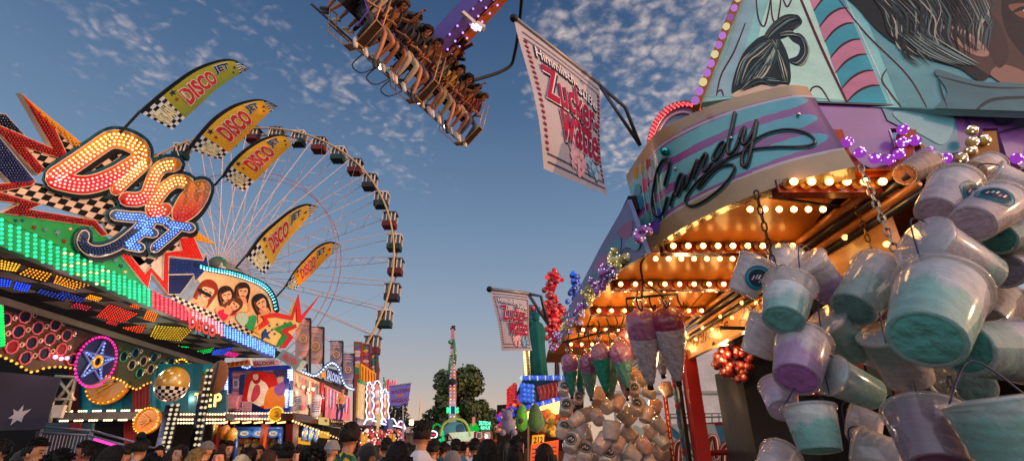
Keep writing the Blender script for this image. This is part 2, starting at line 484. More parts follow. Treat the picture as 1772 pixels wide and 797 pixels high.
# canopy slab, fascia and silver beam
b = MB('matte_paint', '#1b1d20')
b.box((-11.55, 13.6, 5.42), (2.9, 16.4, .16)); b.build('canopy', ride)
b = MB('matte_paint')
for i in range(4):
    for j in range(20):
        x0 = -12.95 + i * .72; y0 = 5.5 + j * .82
        b.add([V((x0, y0, 5.33)), V((x0 + .72, y0, 5.33)), V((x0 + .72, y0 + .82, 5.33)), V((x0, y0 + .82, 5.33))], [[0, 1, 2, 3]], '#6d665c' if (i + j) % 2 else '#0e0f11')
b.build('ceiling', ride)
b = MB('matte_paint', '#1a1718'); b.box((-12.98, 13.8, 5.2), (.08, 16.8, .62)); b.build('upper_wall', ride)
b = MB('dull_metal', '#8f8576'); b.slab(pX(-12.9), [(-30, 502), (373, 629), (373, 636), (-30, 515)], 0, .2); b.build('beam', ride)
b = MB('painted_board', '#2b8d60')
b.slab(FA, [(-20, 362), (13, 383), (97, 424), (188, 465), (265, 504), (265, 533), (248, 526), (173, 492), (75, 453), (11, 430), (-20, 417)], 0, .25)
b.set('#a02a34').slab(FA, [(265.3, 504), (372, 552), (392, 583), (265.3, 533)], 0, .25)
b.set('#2c4aa0').slab(FA, [(372.4, 552), (480, 603), (473, 617), (392.3, 583)], 0, .25)
band = b.build('led_band', ride)
pts = []
for i in range(66):
    x = CX - F * 10 / (9.37 + 11.0 * (i + .5) / 66)
    yt = 383 + .468 * (x - 13) + (2 if x > 280 else 0); yb = 429 + .405 * (x - 11)
    for j in range(6):
        q = (j + .5 + .5 * (i % 2) - .25) / 6; y = yt + (yb - yt) * q
        c = '#30f0a0' if x < 262 else ('#ff5a6a' if x < 330 else ('#ffb0c0' if x < 385 else '#7fb4ff'))
        if 100 < x < 190 and (i + j) % 3 == 0: c = '#c8f0a0'
        pts.append((FA(x, y, .03), c))
bulbs(ride, pts, .056, 'glow', 'led')
# LED words and blocks under the canopy
CE = lambda px, py, k=0: atz(px, py, 5.32 - k)
b = MB('matte_paint', '#101114'); pts = []
for q, c, nx, ny in [
    ([(95, 512), (140, 524), (150, 516), (108, 503)], '#2a3aa0', 8, 3), ([(120, 530), (150, 538), (160, 530), (132, 523)], '#c02a3a', 6, 3), ([(146, 516), (170, 522), (178, 515), (156, 509)], '#ff9a20', 6, 3), ([(222, 530), (240, 534), (246, 529), (230, 525)], '#ff5a20', 5, 2), ([(280, 597), (306, 603), (312, 597), (290, 592)], '#ffd040', 6, 3), ([(250, 592), (272, 598), (278, 592), (258, 587)], '#ff7a20', 5, 3), ([(180, 560), (200, 566), (206, 558), (188, 553)], '#d02a30', 5, 4), ([(330, 622), (356, 624), (362, 618), (340, 616)], '#20c0a0', 6, 2),
    ([(0, 466), (28, 470), (38, 457), (0, 448)], '#ffb62e', 6, 4), ([(30, 474), (80, 488), (92, 473), (50, 462)], '#ff9a20', 7, 4),
    ([(92, 489), (128, 501), (160, 493), (96, 475)], '#ff9a20', 9, 4), ([(0, 496), (18, 496), (22, 485), (0, 481)], '#2a50ff', 4, 4),
    ([(22, 500), (48, 505), (55, 493), (27, 486)], '#2a50ff', 6, 4), ([(62, 506), (110, 520), (118, 512), (70, 499)], '#203a9a', 8, 3),
    ([(165, 548), (214, 558), (240, 542), (188, 525)], '#ff3a22', 11, 8), ([(209, 575), (246, 576), (253, 561), (212, 566)], '#ff4a20', 9, 5),
    ([(247, 552), (268, 557), (275, 540), (254, 535)], '#ff7a22', 6, 6), ([(257, 585), (313, 590), (337, 567), (268, 562)], '#ffc926', 13, 8),
    ([(311, 604), (323, 607), (328, 599), (314, 598)], '#20e860', 5, 3), ([(339, 615), (365, 609), (372, 600), (337, 607)], '#20e860', 9, 3),
    ([(365, 614), (391, 613), (406, 599), (370, 605)], '#3a60ff', 9, 5), ([(387, 614), (406, 618), (416, 612), (396, 607)], '#ff2a90', 8, 4)]:
    b.poly([CE(p[0], p[1], .006) for p in q])
    for p in quadgrid(q, nx, ny): pts.append((CE(p.x, p.y, .03), c))
b.build('light_panel', ride); bulbs(ride, pts, .03, 'glow', 'ceiling_led')
# valance with its rings
VA = pX(-13.0)
sc_pts = [(-20, 606), (0, 615), (25, 626), (54, 643), (75, 637), (100, 634), (128, 637), (145, 641), (185, 650), (210, 658), (235, 673), (252, 664), (272, 659), (310, 657), (345, 663), (368, 671)]
top = lambda x: 521 + .305 * x
for x0, x1, col in [(-20, 128, '#4a3428'), (128, 205, '#3c2a26'), (205, 372, '#3a4034')]:
    b = MB('painted_board', col)
    xs = [p for p in sc_pts if x0 <= p[0] <= x1]
    def yb(x):
        for p, q in zip(sc_pts, sc_pts[1:]):
            if p[0] <= x <= q[0]: return p[1] + (q[1] - p[1]) * (x - p[0]) / (q[0] - p[0])
        return sc_pts[-1][1]
    X = sorted({x0, min(x1, 368)} | {p[0] for p in xs})
    for a, c in zip(X, X[1:]):
        b.prism([VA(a, top(a)), VA(c, top(c)), VA(c, yb(c)), VA(a, yb(a))], (-.06, 0, 0))
    b.build('valance_panel', ride)
b = MB('glossy_paint'); b2 = MB('painted_board'); pts = []
for i in range(30):
    for j in range(7):
        y = 7.0 + i * .47; z = 3.25 + j * .40 + (.2 if i % 2 else 0)
        px_u = -13 / (y * CT + (z - 1.65) * ST); px = CX + F * px_u
        dd = y * CT + (z - 1.65) * ST; py = CY - F * (-(y) * ST + (z - 1.65) * CT) / dd
        if px > 360 or py > yb(px) - 12 or py < top(px) + 9 : continue
        if abs(px - 165) < 42 and abs(py - 625) < 52: continue
        c = V((-12.985, y, z)); left = px < 180
        rim = '#c05a72' if left else rnd.choice(['#2a7a5a', '#2a6a7a', '#8a8a72'])
        ring = [c + V((.03, cos(2 * pi * k / 8 + .39) * .17, sin(2 * pi * k / 8 + .39) * .17)) for k in range(8)]
        b.set(rim).tube(ring, .026, 5, True)
        b2.set('#0a1030' if not (left and rnd.random() < .1) else '#7a1020').poly([c + V((.012, cos(2 * pi * k / 8 + .39) * .16, sin(2 * pi * k / 8 + .39) * .16)) for k in range(8)])
        c2 = c + V((.03, .235, .1)); b.set('#c9b79a').tube([c2 + V((0, cos(2 * pi * k / 6) * .06, sin(2 * pi * k / 6) * .06)) for k in range(6)], .02, 4, True)
        if rnd.random() < .5: pts.append((c2 + V((.03, 0, 0)), '#ff8a9a' if left else '#d8ffb0'))
tag(b.build('ring', ride), kind='stuff'); tag(b2.build('ring_backing', ride), kind='stuff')
bulbs(ride, pts, .03, 'glow', 'pin_light', 60)
bulbs(ride, [(p, '#ffb040') for p in along(VA, sc_pts, .17, .05, 5)], .055, 'glow', 'edge_bulb', 90)
bulbs(ride, [(VA(x, y, .1), '#ff6a80') for x, y in [(96, 617), (106, 620), (116, 619)]], .09, 'glow_lamp', 'spot_lamp')
b = MB('painted_board', '#134a2c'); b.slab(pX(-12.7), [(-20, 500), (6, 530), (9, 600), (-20, 608)], 0, .2); b.build('end_pillar', ride)
bulbs(ride, [(pX(-12.7)(p.x, p.y, .03), '#20ff60') for p in quadgrid([(-12, 604), (9, 598), (5, 532), (-12, 512)], 5, 14)], .05, 'glow', 'pillar_led', 80)
# star wheel
C = VA(165, 625, .12)
b = MB('painted_board', '#141a4a'); b.add([C + V((0, cos(2 * pi * k / 28) * .68, sin(2 * pi * k / 28) * .68)) for k in range(28)], [list(range(28))])
wheel = b.build('star_wheel', ride)
b = MB('glossy_paint', '#5a6ab8')
for k in range(5):
    a0 = pi / 2 + 2 * pi * k / 5; a1 = a0 + 4 * pi / 5
    b.tube([C + V((.04, cos(a0) * .63, sin(a0) * .63)), C + V((.04, cos(a1) * .63, sin(a1) * .63))], .035, 5)
b.build('star', wheel)
b = MB('glossy_paint', '#d8a02a'); b.tube([C + V((.06, cos(2 * pi * k / 12) * .16, sin(2 * pi * k / 12) * .16)) for k in range(12)], .05, 6, True); b.build('hub_ring', wheel)
bulbs(wheel, [(C + V((.05, cos(2 * pi * k / 40) * .74, sin(2 * pi * k / 40) * .74)), '#ff2a9a') for k in range(40)], .06, 'glow', 'rim_bulb')
pts = []
for k in range(5):
    a0 = pi / 2 + 2 * pi * k / 5
    pts += [(C + V((.1, cos(a0) * r, sin(a0) * r)), '#7a9aff') for r in (.26, .36, .46, .56)]
bulbs(wheel, pts, .045, 'glow', 'star_bulb')
# small clock wheel over the ball
C = VA(309, 645, .15)
b = MB('painted_board', '#3a2a20'); b.add([C + V((0, cos(2 * pi * k / 20) * .5, sin(2 * pi * k / 20) * .5)) for k in range(20)], [list(range(20))]); cw = b.build('spoke_emblem', ride)
b = MB('glossy_paint', '#c8902a')
for k in range(3): b.tube([C + V((.03, cos(pi * k / 3) * .45, sin(pi * k / 3) * .45)), C + V((.03, -cos(pi * k / 3) * .45, -sin(pi * k / 3) * .45))], .03, 5)
b.build('spoke', cw)
bulbs(cw, [(C + V((.04, cos(2 * pi * k / 22) * .52, sin(2 * pi * k / 22) * .52)), '#ffc040') for k in range(22)], .055, 'glow', 'rim_bulb')
# stage back under the valance: teal boards, red curtains
BK = pY(18.2)
b = MB('painted_board', '#12586c')
for i in range(15):
    x0 = 124 + i * 17.5; b.set(mixc(lin('#0f4c62'), lin('#1a7a8e'), rnd.random())).slab(BK, [(x0, 628), (x0 + 17.2, 629), (x0 + 17.2, 716), (x0, 716)], 0, .1)
b.build('back_board', ride)
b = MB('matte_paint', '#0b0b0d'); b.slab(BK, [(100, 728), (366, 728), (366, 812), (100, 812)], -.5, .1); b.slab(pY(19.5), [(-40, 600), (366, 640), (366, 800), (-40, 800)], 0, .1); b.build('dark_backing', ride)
for x0, x1, c in [(120, 136, '#5a0c10'), (228, 262, '#6a1014'), (258, 270, '#2a90a8'), (214, 246, '#8a1424')]:
    b = MB('cloth', c, True); vs = []; m = 16
    y1 = 712 if x0 != 214 else 800; y0 = 630 if x0 != 214 else 727
    for i in range(m + 1):
        x = x0 + (x1 - x0) * i / m; k = .12 + .07 * sin(i * 2.4)
        vs += [BK(x, y0, k), BK(x + 1, y1, k)]
    b.add(vs, [[2 * i, 2 * i + 2, 2 * i + 3, 2 * i + 1] for i in range(m)]); b.build('curtain', ride)
b = MB('painted_board', '#4b4244'); b.slab(BK, [(104, 714), (300, 711), (300, 724), (98, 727)], .9, .6); b.set('#3c2c26').slab(BK, [(300, 716), (392, 714), (392, 724), (300, 726)], .7, .5); b.build('bulb_board', ride)
pts = [(BK(x, y, .98), '#ffd9a0') for (a, y0, e, y1, n) in [(112, 711, 285, 708.5, 42), (104, 727.5, 282, 724.5, 42)] for i in range(n) if i % 6 < 4 for x, y in [(a + (e - a) * i / n, y0 + (y1 - y0) * i / n)]]
pts += [(BK(x, y, .78), '#ffd9a0') for y in (716, 725, 731) for x in range(298, 392, 5)]
bulbs(ride, pts, .05, 'glow_cast', 'warm_bulb')
# gold medallions
for (x, y, r, nm) in [(192, 660, .78, 'medallion'), (258, 727, .42, 'sunburst')]:
    C = BK(x, y, 1.05 if r < .5 else .35); b = MB('glossy_paint', '#c07a1a')
    b.lathe([(r, 0), (r, .1), (r * .85, .14), (r * .8, .1), (0.01, .1)], C, (0, -1, 0), 28); 
    for k in range(5): b.box(C + V((0, -.13, .12 * r * (k - 2))), (r * .9, .04, .05 * r), Matrix.Rotation(.3 * (k - 2), 3, 'Y'), '#d8962a')
    m_ = b.build(nm, ride); bulbs(m_, [(C + V((cos(2 * pi * k / 26) * r * .93, -.16, sin(2 * pi * k / 26) * r * .93)), '#ffb030') for k in range(26)], .045, 'glow', 'rim_bulb')
# letters TEP
for i, ch in enumerate('TEP'):
    q = [(335 + i * 17, 703), (349 + i * 17, 704), (350 + i * 17, 679), (337 + i * 17, 679)]
    P = pY(16.5); b = MB('glossy_paint', '#6a4a1a'); b.text(ch, P, [(p[0] + .8, p[1] + .8) for p in q], 0, bold=.05); b.mat = 'glow'; b.set('#ffd27a').text(ch, P, q, .03, bold=.03); b.build('letter', ride)
b = MB('painted_board', '#2a5a6a'); b.slab(pY(16.6), [(326, 676), (390, 674), (392, 712), (326, 712)], 0, .12); b.build('letter_board', ride)
b = MB('fluff', '#6b3e22', True); C = aty(377, 652, 16.4); b.ball(C, .5, 14, 8, sq=(.62, .4, 1.1)); b.box(C + V((.02, -.2, 0)), (.09, .05, .9), None, '#1a0e08'); b.build('padded_roll', ride)
# gold and checkered ball
C = aty(298, 664, 15.6); b = MB('glossy_paint', smooth=True); vs = []; fs = []; cc = []; nu, nv = 24, 16; r = .47
for i in range(nv + 1):
    for k in range(nu):
        t = pi * i / nv; p = 2 * pi * k / nu; vs.append(C + V((sin(t) * cos(p), sin(t) * sin(p), cos(t) * 1.12)) * r)
for i in range(nv):
    for k in range(nu):
        fs.append([i * nu + k, i * nu + (k + 1) % nu, (i + 1) * nu + (k + 1) % nu, (i + 1) * nu + k]); cc.append(lin('#a88424') if i < 9 else (lin('#d6d2cc') if (i + k) % 2 else lin('#08080a')))
b.smooth = True; b.add(vs, fs, cols=cc); ballo = b.build('star_ball', ride)
b = MB('painted_board', '#e8dcc0')
for a_, z_ in [(-2.3, .5), (-1.75, .3), (-1.2, .55), (-1.5, .75), (-2.0, .72), (-.9, .25), (-1.45, .1), (-2.6, .2)]:
    n_ = V((cos(a_) * cos(z_), sin(a_) * cos(z_), sin(z_))); x_, y_ = frame_of(n_); p_ = C + V((n_.x, n_.y, n_.z * 1.12)) * r * 1.012
    b.poly([p_ + (x_ * cos(pi / 2 + pi * k / 5) + y_ * sin(pi / 2 + pi * k / 5)) * (.075 if k % 2 == 0 else .03) for k in range(10)])
b.build('star_print', ballo)
# lamp studded posts
for (x0, y0, x1, y1, w_, d) in [(297, 700, 271, 812, 11, 15.4), (358, 640, 333, 790, 8, 16.2)]:
    P = pY(d); b = MB('chrome', '#8a90b0'); b.slab(P, [(x0 - w_, y0), (x0, y0), (x1, y1), (x1 - w_, y1)], 0, .15)
    b.set('#121214', 'painted_board').slab(P, [(x0 + .5, y0), (x0 + w_, y0), (x1 + w_, y1), (x1 + .5, y1)], .01, .15); po = b.build('post', ride)
    n = 14; bulbs(po, [(P(x0 + (x1 - x0) * i / n + (w_ if s_ else 1), y0 + (y1 - y0) * i / n, .06), '#ffe6c0') for i in range(n) for s_ in (0, 1)], .075, 'glow_soft', 'post_bulb')
# stage rail
b = MB('dull_metal', '#6a7088')
RL = pY(13.2)
for p, q in [((72, 737), (158, 744)), ((70, 747), (150, 752)), ((158, 744), (236, 765)), ((150, 752), (230, 773)), ((74, 735), (60, 800)), ((158, 744), (140, 806)), ((236, 765), (222, 810)), ((236, 770), (330, 782))]:
    b.tube([RL(*p), RL(*q)], .028, 6)
for i in range(14):
    x = 76 + i * 6; b.tube([RL(x, 752), RL(x - 12, 800)], .01, 4)
b.build('stage_rail', ride)
b = MB('glow', '#ff3aa0'); b.tube([RL(163, 759, .05), RL(206, 772, .05)], .03, 6); b.build('neon_tube', ride)
b = MB('painted_board', '#275a68'); b.slab(pY(14.6), [(92, 700), (112, 700), (104, 722), (88, 722)], 0, .1, '#c0b8ac'); b.slab(pY(14.2), [(80, 730), (160, 731), (146, 812), (64, 812)], 0, .1, '#2a4450'); b.set('#6a1416').slab(pY(14.1), [(120, 731), (139, 731), (138, 745), (119, 744)], 0, .05); b.set('#2a2030').slab(pY(14.1), [(62, 745), (118, 748), (96, 812), (52, 812)], 0, .05); b.build('side_wall', ride)
b = MB('dull_metal', '#b8a890')
for p, q in [((96, 650), (134, 652)), ((100, 655), (128, 690)), ((128, 655), (100, 690)), ((96, 690), (130, 690)), ((98, 650), (86, 735)), ((132, 650), (118, 712)), ((110, 700), (128, 672))]: b.tube([pY(17)(*p), pY(17)(*q)], .05, 6)
b.build('truss', ride)
# dark tarpaulin with the star
tp = MB('cloth', '#0b1030'); P = pY(12.2); tp.slab(P, [(-30, 640), (104, 652), (74, 742), (-30, 745)], 0, .05)
tp.set('#a8a6b4').sheet(P, [(41, 699.5), (39, 711), (54.5, 706.5), (41, 719), (37, 729.5), (30, 726), (18, 735), (22, 723.5), (14, 723), (24, 716), (22.5, 707), (31, 711)], .012)
tag(tp.build('tarpaulin'), 'dark blue tarpaulin with one pale pointed star below the valance', 'tarpaulin')

# ================================================================ the big lettered sign with its burst
sign = thing('ride_sign', 'huge slanted DISCO JET sign of bulb-filled letters on a red and checkered burst', 'sign', (-10, 10, 4.5))
def burst(name, polys, k=.05, th=.12, mat='painted_board'):
    b = MB(mat)
    for pts, col in polys:
        b.set('#cfc4b4').slab(FA, grow(pts, .9), k, th); b.set(col).sheet(FA, pts, k + .006)
    return b.build(name, sign)
def grow(pts, d):
    n = len(pts); P = [V(p) for p in pts]; ar = sum(P[i].x * P[(i + 1) % n].y - P[(i + 1) % n].x * P[i].y for i in range(n)); sgn = 1 if ar > 0 else -1; out = []
    for i in range(n):
        a = (P[i] - P[i - 1]).normalized(); c = (P[(i + 1) % n] - P[i]).normalized()
        n1 = V((a.y, -a.x)) * sgn; n2 = V((c.y, -c.x)) * sgn; m = n1 + n2
        m = m.normalized() if m.length > 1e-4 else n1
        out.append(P[i] + m * min(2.5, 1 / max(.35, m.dot(n1))) * d)
    return out
bump_pts = []
def bumps(pts, col, step=5.2, k=.1):
    xs = [p[0] for p in pts]; ys = [p[1] for p in pts]; y = min(ys); r_ = 0
    gp = grow(pts, -2.2)
    while y < max(ys):
        x = min(xs) + (step / 2 if r_ % 2 else 0)
        while x < max(xs):
            if inside((x, y), gp): bump_pts.append((FA(x, y, k), col))
            x += step
        y += step * .85; r_ += 1
yel1 = [(38, 163), (147, 253), (133, 257), (95, 222), (64, 190)]
red1 = [(38, 163), (64, 190), (95, 222), (116, 268), (109, 275), (44, 254.6), (78, 293), (66, 302), (-4, 226), (-4, 216), (92, 257)]
blu1 = [(-6, 196), (10, 198), (42, 233), (-6, 214)]; blu2 = [(-4, 233), (60, 312), (20, 316), (-4, 292)]
red2 = [(-6, 318), (62, 313), (54, 321), (-6, 332)]
red3 = [(-6, 331), (72, 353), (50, 362), (165, 381), (186, 406), (176, 408), (160, 391), (4, 368), (36, 352), (-6, 346)]
redR = [(206, 436), (222, 438), (252, 474), (261, 462), (283, 486), (285, 437), (316, 433), (311, 412), (335, 410), (352, 449), (292, 442), (291, 508), (262, 470), (256, 498)]
yelR = [(331, 394), (373, 422), (336, 414)]
bluR = [(290, 445), (352, 451), (357, 440), (361, 461), (338, 486), (336, 473), (289, 474)]
bluR2 = [(289, 476), (336, 475), (312, 508), (292, 508)]
greenP = [(-6, 366), (8, 371), (160, 391), (186, 410), (205, 436), (258, 500), (97, 423), (13, 382), (-6, 372)]
b = MB('painted_board', '#2a9a58'); b.slab(FA, greenP, .02, .1); gp_ = b.build('green_panel', sign)
for x, y, r, c in [(28, 381, 4, '#1d4a8a'), (40, 381, 4, '#1d4a8a'), (60, 393, 5, '#7a2a20'), (78, 397, 5, '#5a7a8a'), (100, 402, 7, '#6a8a9a'), (112, 417, 5, '#8a2a20'), (122, 396, 4, '#d8d0a0'), (178, 451, 4, '#8a2a20'), (200, 450, 6, '#5a8a9a'), (210, 460, 5, '#1d4a6a'), (217, 470, 4, '#d8d0a0'), (196, 440, 3, '#c8d0a0')]:
    b = MB('painted_board', c); b.slab(FA, [(x + r * (1 if k % 2 == 0 else .45) * cos(pi * k / 5 + .3), y + r * .8 * (1 if k % 2 == 0 else .45) * sin(pi * k / 5 + .3)) for k in range(10)], .045, .02); b.build('star', gp_)
burst('spike', [(yel1, '#c98a1c')]); burst('bolt', [(red1, '#a51a14')], .055)
burst('blue_block', [(blu1, '#10184a'), (blu2, '#12307a')])
burst('lower_bolt', [(red2, '#a51a14'), (red3, '#98140f')], .05)
burst('zigzag', [(redR, '#c0201a')], .08); burst('yellow_tip', [(yelR, '#dc9a22')], .06); burst('blue_arrow', [(bluR, '#14307c'), (bluR2, '#101c50')], .07)
for pts_, c in [(yel1, '#d89a2a'), (red1, '#7a0c0a'), (blu1, '#0a1030'), (blu2, '#0c1c50'), (red2, '#6a0a08'), (red3, '#6a0a08'), (redR, '#ff3018'), (yelR, '#e8b040'), (bluR, '#0c2058')]: bumps(pts_, c)
bulbs(sign, bump_pts, .038, 'glossy_paint', 'unlit_bulb')
# checkered fields
b = MB('painted_board')
def chk(poly, na=(-30, 30), nb=(-30, 30), o=(100, 330), a=(14, 3.5), bb=(-8, 9), k=.03):
    b.checker(FA, poly, o, a, bb, na, nb, '#cdbdb0', '#0d0d10', k)
bk = MB('painted_board', '#cfc4b4')
for poly in [[(95, 228), (133, 257), (116, 268)], [(44, 255), (109, 275), (78, 293)], [(0, 331), (60, 316), (130, 330), (215, 352), (205, 372), (180, 384), (165, 380), (72, 352)], [(180, 384), (205, 372), (222, 380), (200, 410), (186, 406)],
             [(222, 438), (245, 430), (286, 425), (285, 486), (261, 462), (252, 474)], [(285, 420), (311, 412), (318, 432), (285, 437)], [(222, 437), (240, 425), (300, 400), (335, 410), (311, 413), (285, 437), (240, 460)], [(320, 404), (332, 396), (340, 412), (335, 414)]]:
    b = MB('painted_board'); chk(poly); fo_ = b.build('checker_field', sign); bk = MB('painted_board', '#cfc4b4'); bk.slab(FA, poly, .022, .05); bk.build('checker_backing', fo_)
# dark backing plate around the words
DISCO = [('D', [(94, 308), (112, 294), (136, 278), (162, 260), (188, 243), (206, 241), (224, 246), (240, 256), (244, 268), (236, 281), (217, 293), (200, 303), (172, 315), (145, 320), (116, 316)], True, 15),
         ('I', [(201, 327), (226, 304), (252, 281)], False, 10.5), ('S', [(218, 344), (238, 345), (254, 337), (262, 318), (270, 299), (284, 287), (302, 285)], False, 11.5),
         ('C', [(324, 316), (306, 313), (288, 323), (274, 340), (263, 357), (268, 368), (287, 362)], False, 10.5),
         ('O', [(353, 326), (346, 345), (332, 363), (313, 374), (310, 366), (320, 346), (336, 329), (347, 323)], True, 11)]
JET = [('J', [(199, 372), (225, 375), (250, 378), (238, 396), (220, 412), (200, 426), (176, 434), (155, 432), (143, 420), (146, 407)], False, 8.5),
       ('E', [(268, 378), (250, 398), (234, 412), (219, 424)], False, 7.5), ('T', [(309, 393), (296, 405), (282, 417), (268, 429)], False, 7.5)]
extra = {'E': [[(270, 378), (291, 383)], [(246, 400), (266, 403)], [(220, 424), (243, 428)]], 'T': [[(291, 388), (310, 390), (330, 394)]]}
pl = MB('painted_board', '#143a4e')
for grp, sh in ((DISCO, 1), (JET, .8)):
    for ch, path, cl, w_ in grp:
        for pp, c2 in [(path, cl)] + [(e, False) for e in extra.get(ch, [])]:
            pl.set('#1d4a5c').stroke(FA, pp, w_ + 7.5, .04, .1, 6, closed=c2)
            pl.set('#101216').stroke(FA, [(p[0] + 2.5, p[1] + 6.5) for p in pp], w_ + 3, .04, .115, 6, closed=c2)
pl.set('#101216').slab(FA, [(100, 308), (150, 270), (196, 246), (238, 262), (226, 284), (170, 312), (130, 318)], .075, .05)
pl.checker(FA, [(140, 308), (184, 276), (214, 264), (206, 284), (160, 308)], (140, 308), (12, -8.5), (6, 6), (-3, 9), (-4, 6), '#cdbdb0', '#0d0d10', .08)
pl.build('word_backing', sign)
def rows(path, cl, w_, n, step):
    P = crs(path, 10, cl)
    if cl: P = P + [P[0]]
    out = []
    for r_ in range(n):
        off = (r_ - (n - 1) / 2) * (2 * w_ * .80 / max(1, n))
        Q = []
        for i, p in enumerate(P):
            d = (P[(i + 1) % len(P)] - P[i - 1]) if (0 < i < len(P) - 1) else (P[1] - P[0] if i == 0 else P[-1] - P[-2])
            d.normalize(); Q.append(p + V((-d.y, d.x)) * off)
        acc = step * (.3 if r_ % 2 else .8)
        for a, c in zip(Q, Q[1:]):
            L_ = (c - a).length
            while acc < L_:
                out.append(a.lerp(c, acc / L_)); acc += step
            acc -= L_
    return out
lit = []
for grp, kind in ((DISCO, 0), (JET, 1)):
    for ch, path, cl, w_ in grp:
        white = MB('painted_board', '#d8ccb8'); face = MB('glossy_paint'); 
        for pp, c2 in [(path, cl)] + [(e, False) for e in extra.get(ch, [])]:
            white.stroke(FA, pp, w_ + 1.6, .03, .150, 8, closed=c2)
            o0 = len(face.f); face.stroke(FA, pp, w_, .03, .163, 8, closed=c2)
            for fi in range(o0, len(face.f)):
                cpt = sum((face.v[i] for i in face.f[fi]), V((0, 0, 0))) / len(face.f[fi])
                dd = (cpt - CAM); dp = dd.y * CT + dd.z * ST; yy = CY - F * (-dd.y * ST + dd.z * CT) / dp; xx = CX + F * dd.x / dp
                if kind == 0:
                    t = max(0, min(1, ((308 if ch == 'D' else 345 if ch in 'IS' else 372) - yy) / 58)); face.c[fi] = mixc(lin('#b80e08'), lin('#e0901c'), t)
                else:
                    t = max(0, min(1, (425 - yy) / 50)); face.c[fi] = mixc(lin('#0c2474'), lin('#3a5a90'), t) if ch != 'J' else mixc(lin('#0d1f52'), lin('#4a5f80'), t)
            for p in rows(pp, c2, w_, (4 if ch == 'D' else 3), (8.2 if ch == 'D' else 6.6) if kind == 0 else 5.4):
                t = max(0, min(1, ((308 if ch == 'D' else 345 if ch in 'IS' else 372) - p.y) / 58))
                if kind == 0: lit.append((FA(p.x, p.y, .205), mixc(lin('#ff8a80'), lin('#ffe890'), t), ch))
                else: lit.append((FA(p.x, p.y, .205), lin('#5a80e0') if ch != 'J' or p.y < 396 else lin('#16306a'), ch))
        lo = face.build('letter', sign); lo_w = white.build('letter_outline', lo)
bulbs(sign, [(p, c) for p, c, ch in lit if not (ch == 'O' or c == lin('#16306a'))], .036, 'glow_cast', 'lit_bulb')
bulbs(sign, [(p, mixc(c, lin('#c02a10'), .5)) for p, c, ch in lit if ch == 'O'], .04, 'glow_soft', 'dim_bulb', 40)
bulbs(sign, [(p, c) for p, c, ch in lit if c == lin('#16306a')], .04, 'glossy_paint', 'blue_bulb', 40)

# ================================================================ mural sign with the cyan lamp arch
mural = thing('mural_sign', 'curved mural of five painted women under a cyan lamp arch, with a red burst', 'sign', (-10, 17, 5))
b = MB('painted_board', '#d8b98c'); arch = [(300, 472), (330, 463), (362, 465), (400, 472), (440, 485), (462, 498), (474, 516), (479, 536)]
b.slab(FA, [(292, 510)] + arch + [(476, 560), (438, 575), (365, 541), (310, 514)], .02, .2); b.build('mural_board', mural)
b = MB('painted_board', BLK); b.stroke(FA, [(340, 459)] + arch[2:], 5, .08, .03, 6); b.build('arch_frame', mural)
pts = [(p, '#50e8ff') for p in along(FA, [(348, 459.5)] + [(x, y - 1.5) for x, y in arch[2:]], .16, .13, 6)] + [(p, '#b0f4ff') for p in along(FA, [(348, 463)] + [(x - 2, y + 2) for x, y in arch[2:]], .16, .13, 6)]
bulbs(mural, pts, .055, 'glow', 'arch_bulb')
pn = MB('painted_board'); lay = [.03]
def paint(poly, col, smoothp=True):
    lay[0] += .0022; pn.set(col).sheet(FA, crs(poly, 4, True) if smoothp else poly, lay[0])
def line(p, wd, col): lay[0] += .0016; pn.set(col).stroke(FA, p, wd, .001, lay[0], 4)
SK, SK2, HB, HR = '#d79a72', '#e2b088', '#2a120c', '#8a2a10'
paint([(300, 508), (310, 478), (334, 474), (352, 500), (362, 530), (330, 522)], '#7a8a9a')       # grey dress, half hidden
for dx, dy, s, hair, top_, ang in [(358, 505, 1.25, HR, '#b04a40', .5), (392, 512, 1.0, HB, '#c81a48', -.2), (420, 505, .95, HB, '#d8c080', .1), (405, 528, .9, '#5a3018', '#c81a48', .9), (452, 525, 1.0, '#120c0c', '#2a8a5a', -.4)]:
    def P(x, y): return (dx + (x * cos(ang) - y * sin(ang)) * s, dy + (x * sin(ang) + y * cos(ang)) * s)
    paint([P(-16, 34), P(-12, 14), P(-5, 10), P(6, 10), P(13, 16), P(17, 34)], SK)
    paint([P(-9, 34), P(-7, 20), P(0, 24), P(8, 20), P(11, 34)], top_)
    paint([P(-13, 16), P(-14, -6), P(-6, -17), P(6, -17), P(13, -8), P(13, 6), P(10, 20), P(6, 6), P(-7, 8)], hair)
    paint([P(-8, -3), P(-5, -11), P(4, -11), P(9, -4), P(7, 6), P(1, 12), P(-5, 7)], SK2)
    paint([P(-9, -4), P(-8, -12), P(2, -14), P(10, -8), P(4, -8), P(-4, -6)], hair)
    line([P(-5, -2), P(-1.5, -2.4)], .9, '#1a0e0c'); line([P(3, -2.4), P(6.5, -2)], .9, '#1a0e0c'); line([P(-1, 7), P(1, 6.4), P(3.6, 7)], .9, '#b01830'); line([P(1, -1), P(2, 3)], .4, '#b06a48')
    for q in range(5): line([P(-11 + q, -8), P(-12 + q * .6, 4), P(-11 + q, 16)], .4, mixc(lin(hair), lin('#8a4a28'), .5))
    lay[0] = .03 + (lay[0] - .03) * .2 + .02
line([(346, 502), (353, 506)], 3.2, '#16181c'); line([(357, 508), (363, 511)], 3.2, '#16181c'); line([(446, 520), (451, 523)], 2.2, '#16181c')
paint([(424, 556), (436, 545), (444, 548), (440, 566), (432, 572)], '#2a9a5a'); paint([(408, 548), (420, 540), (430, 552), (420, 564)], '#a8c8b8')
pn.build('painted_figure', mural)
b = MB('painted_board'); bx = MB('painted_board', '#8a847a')
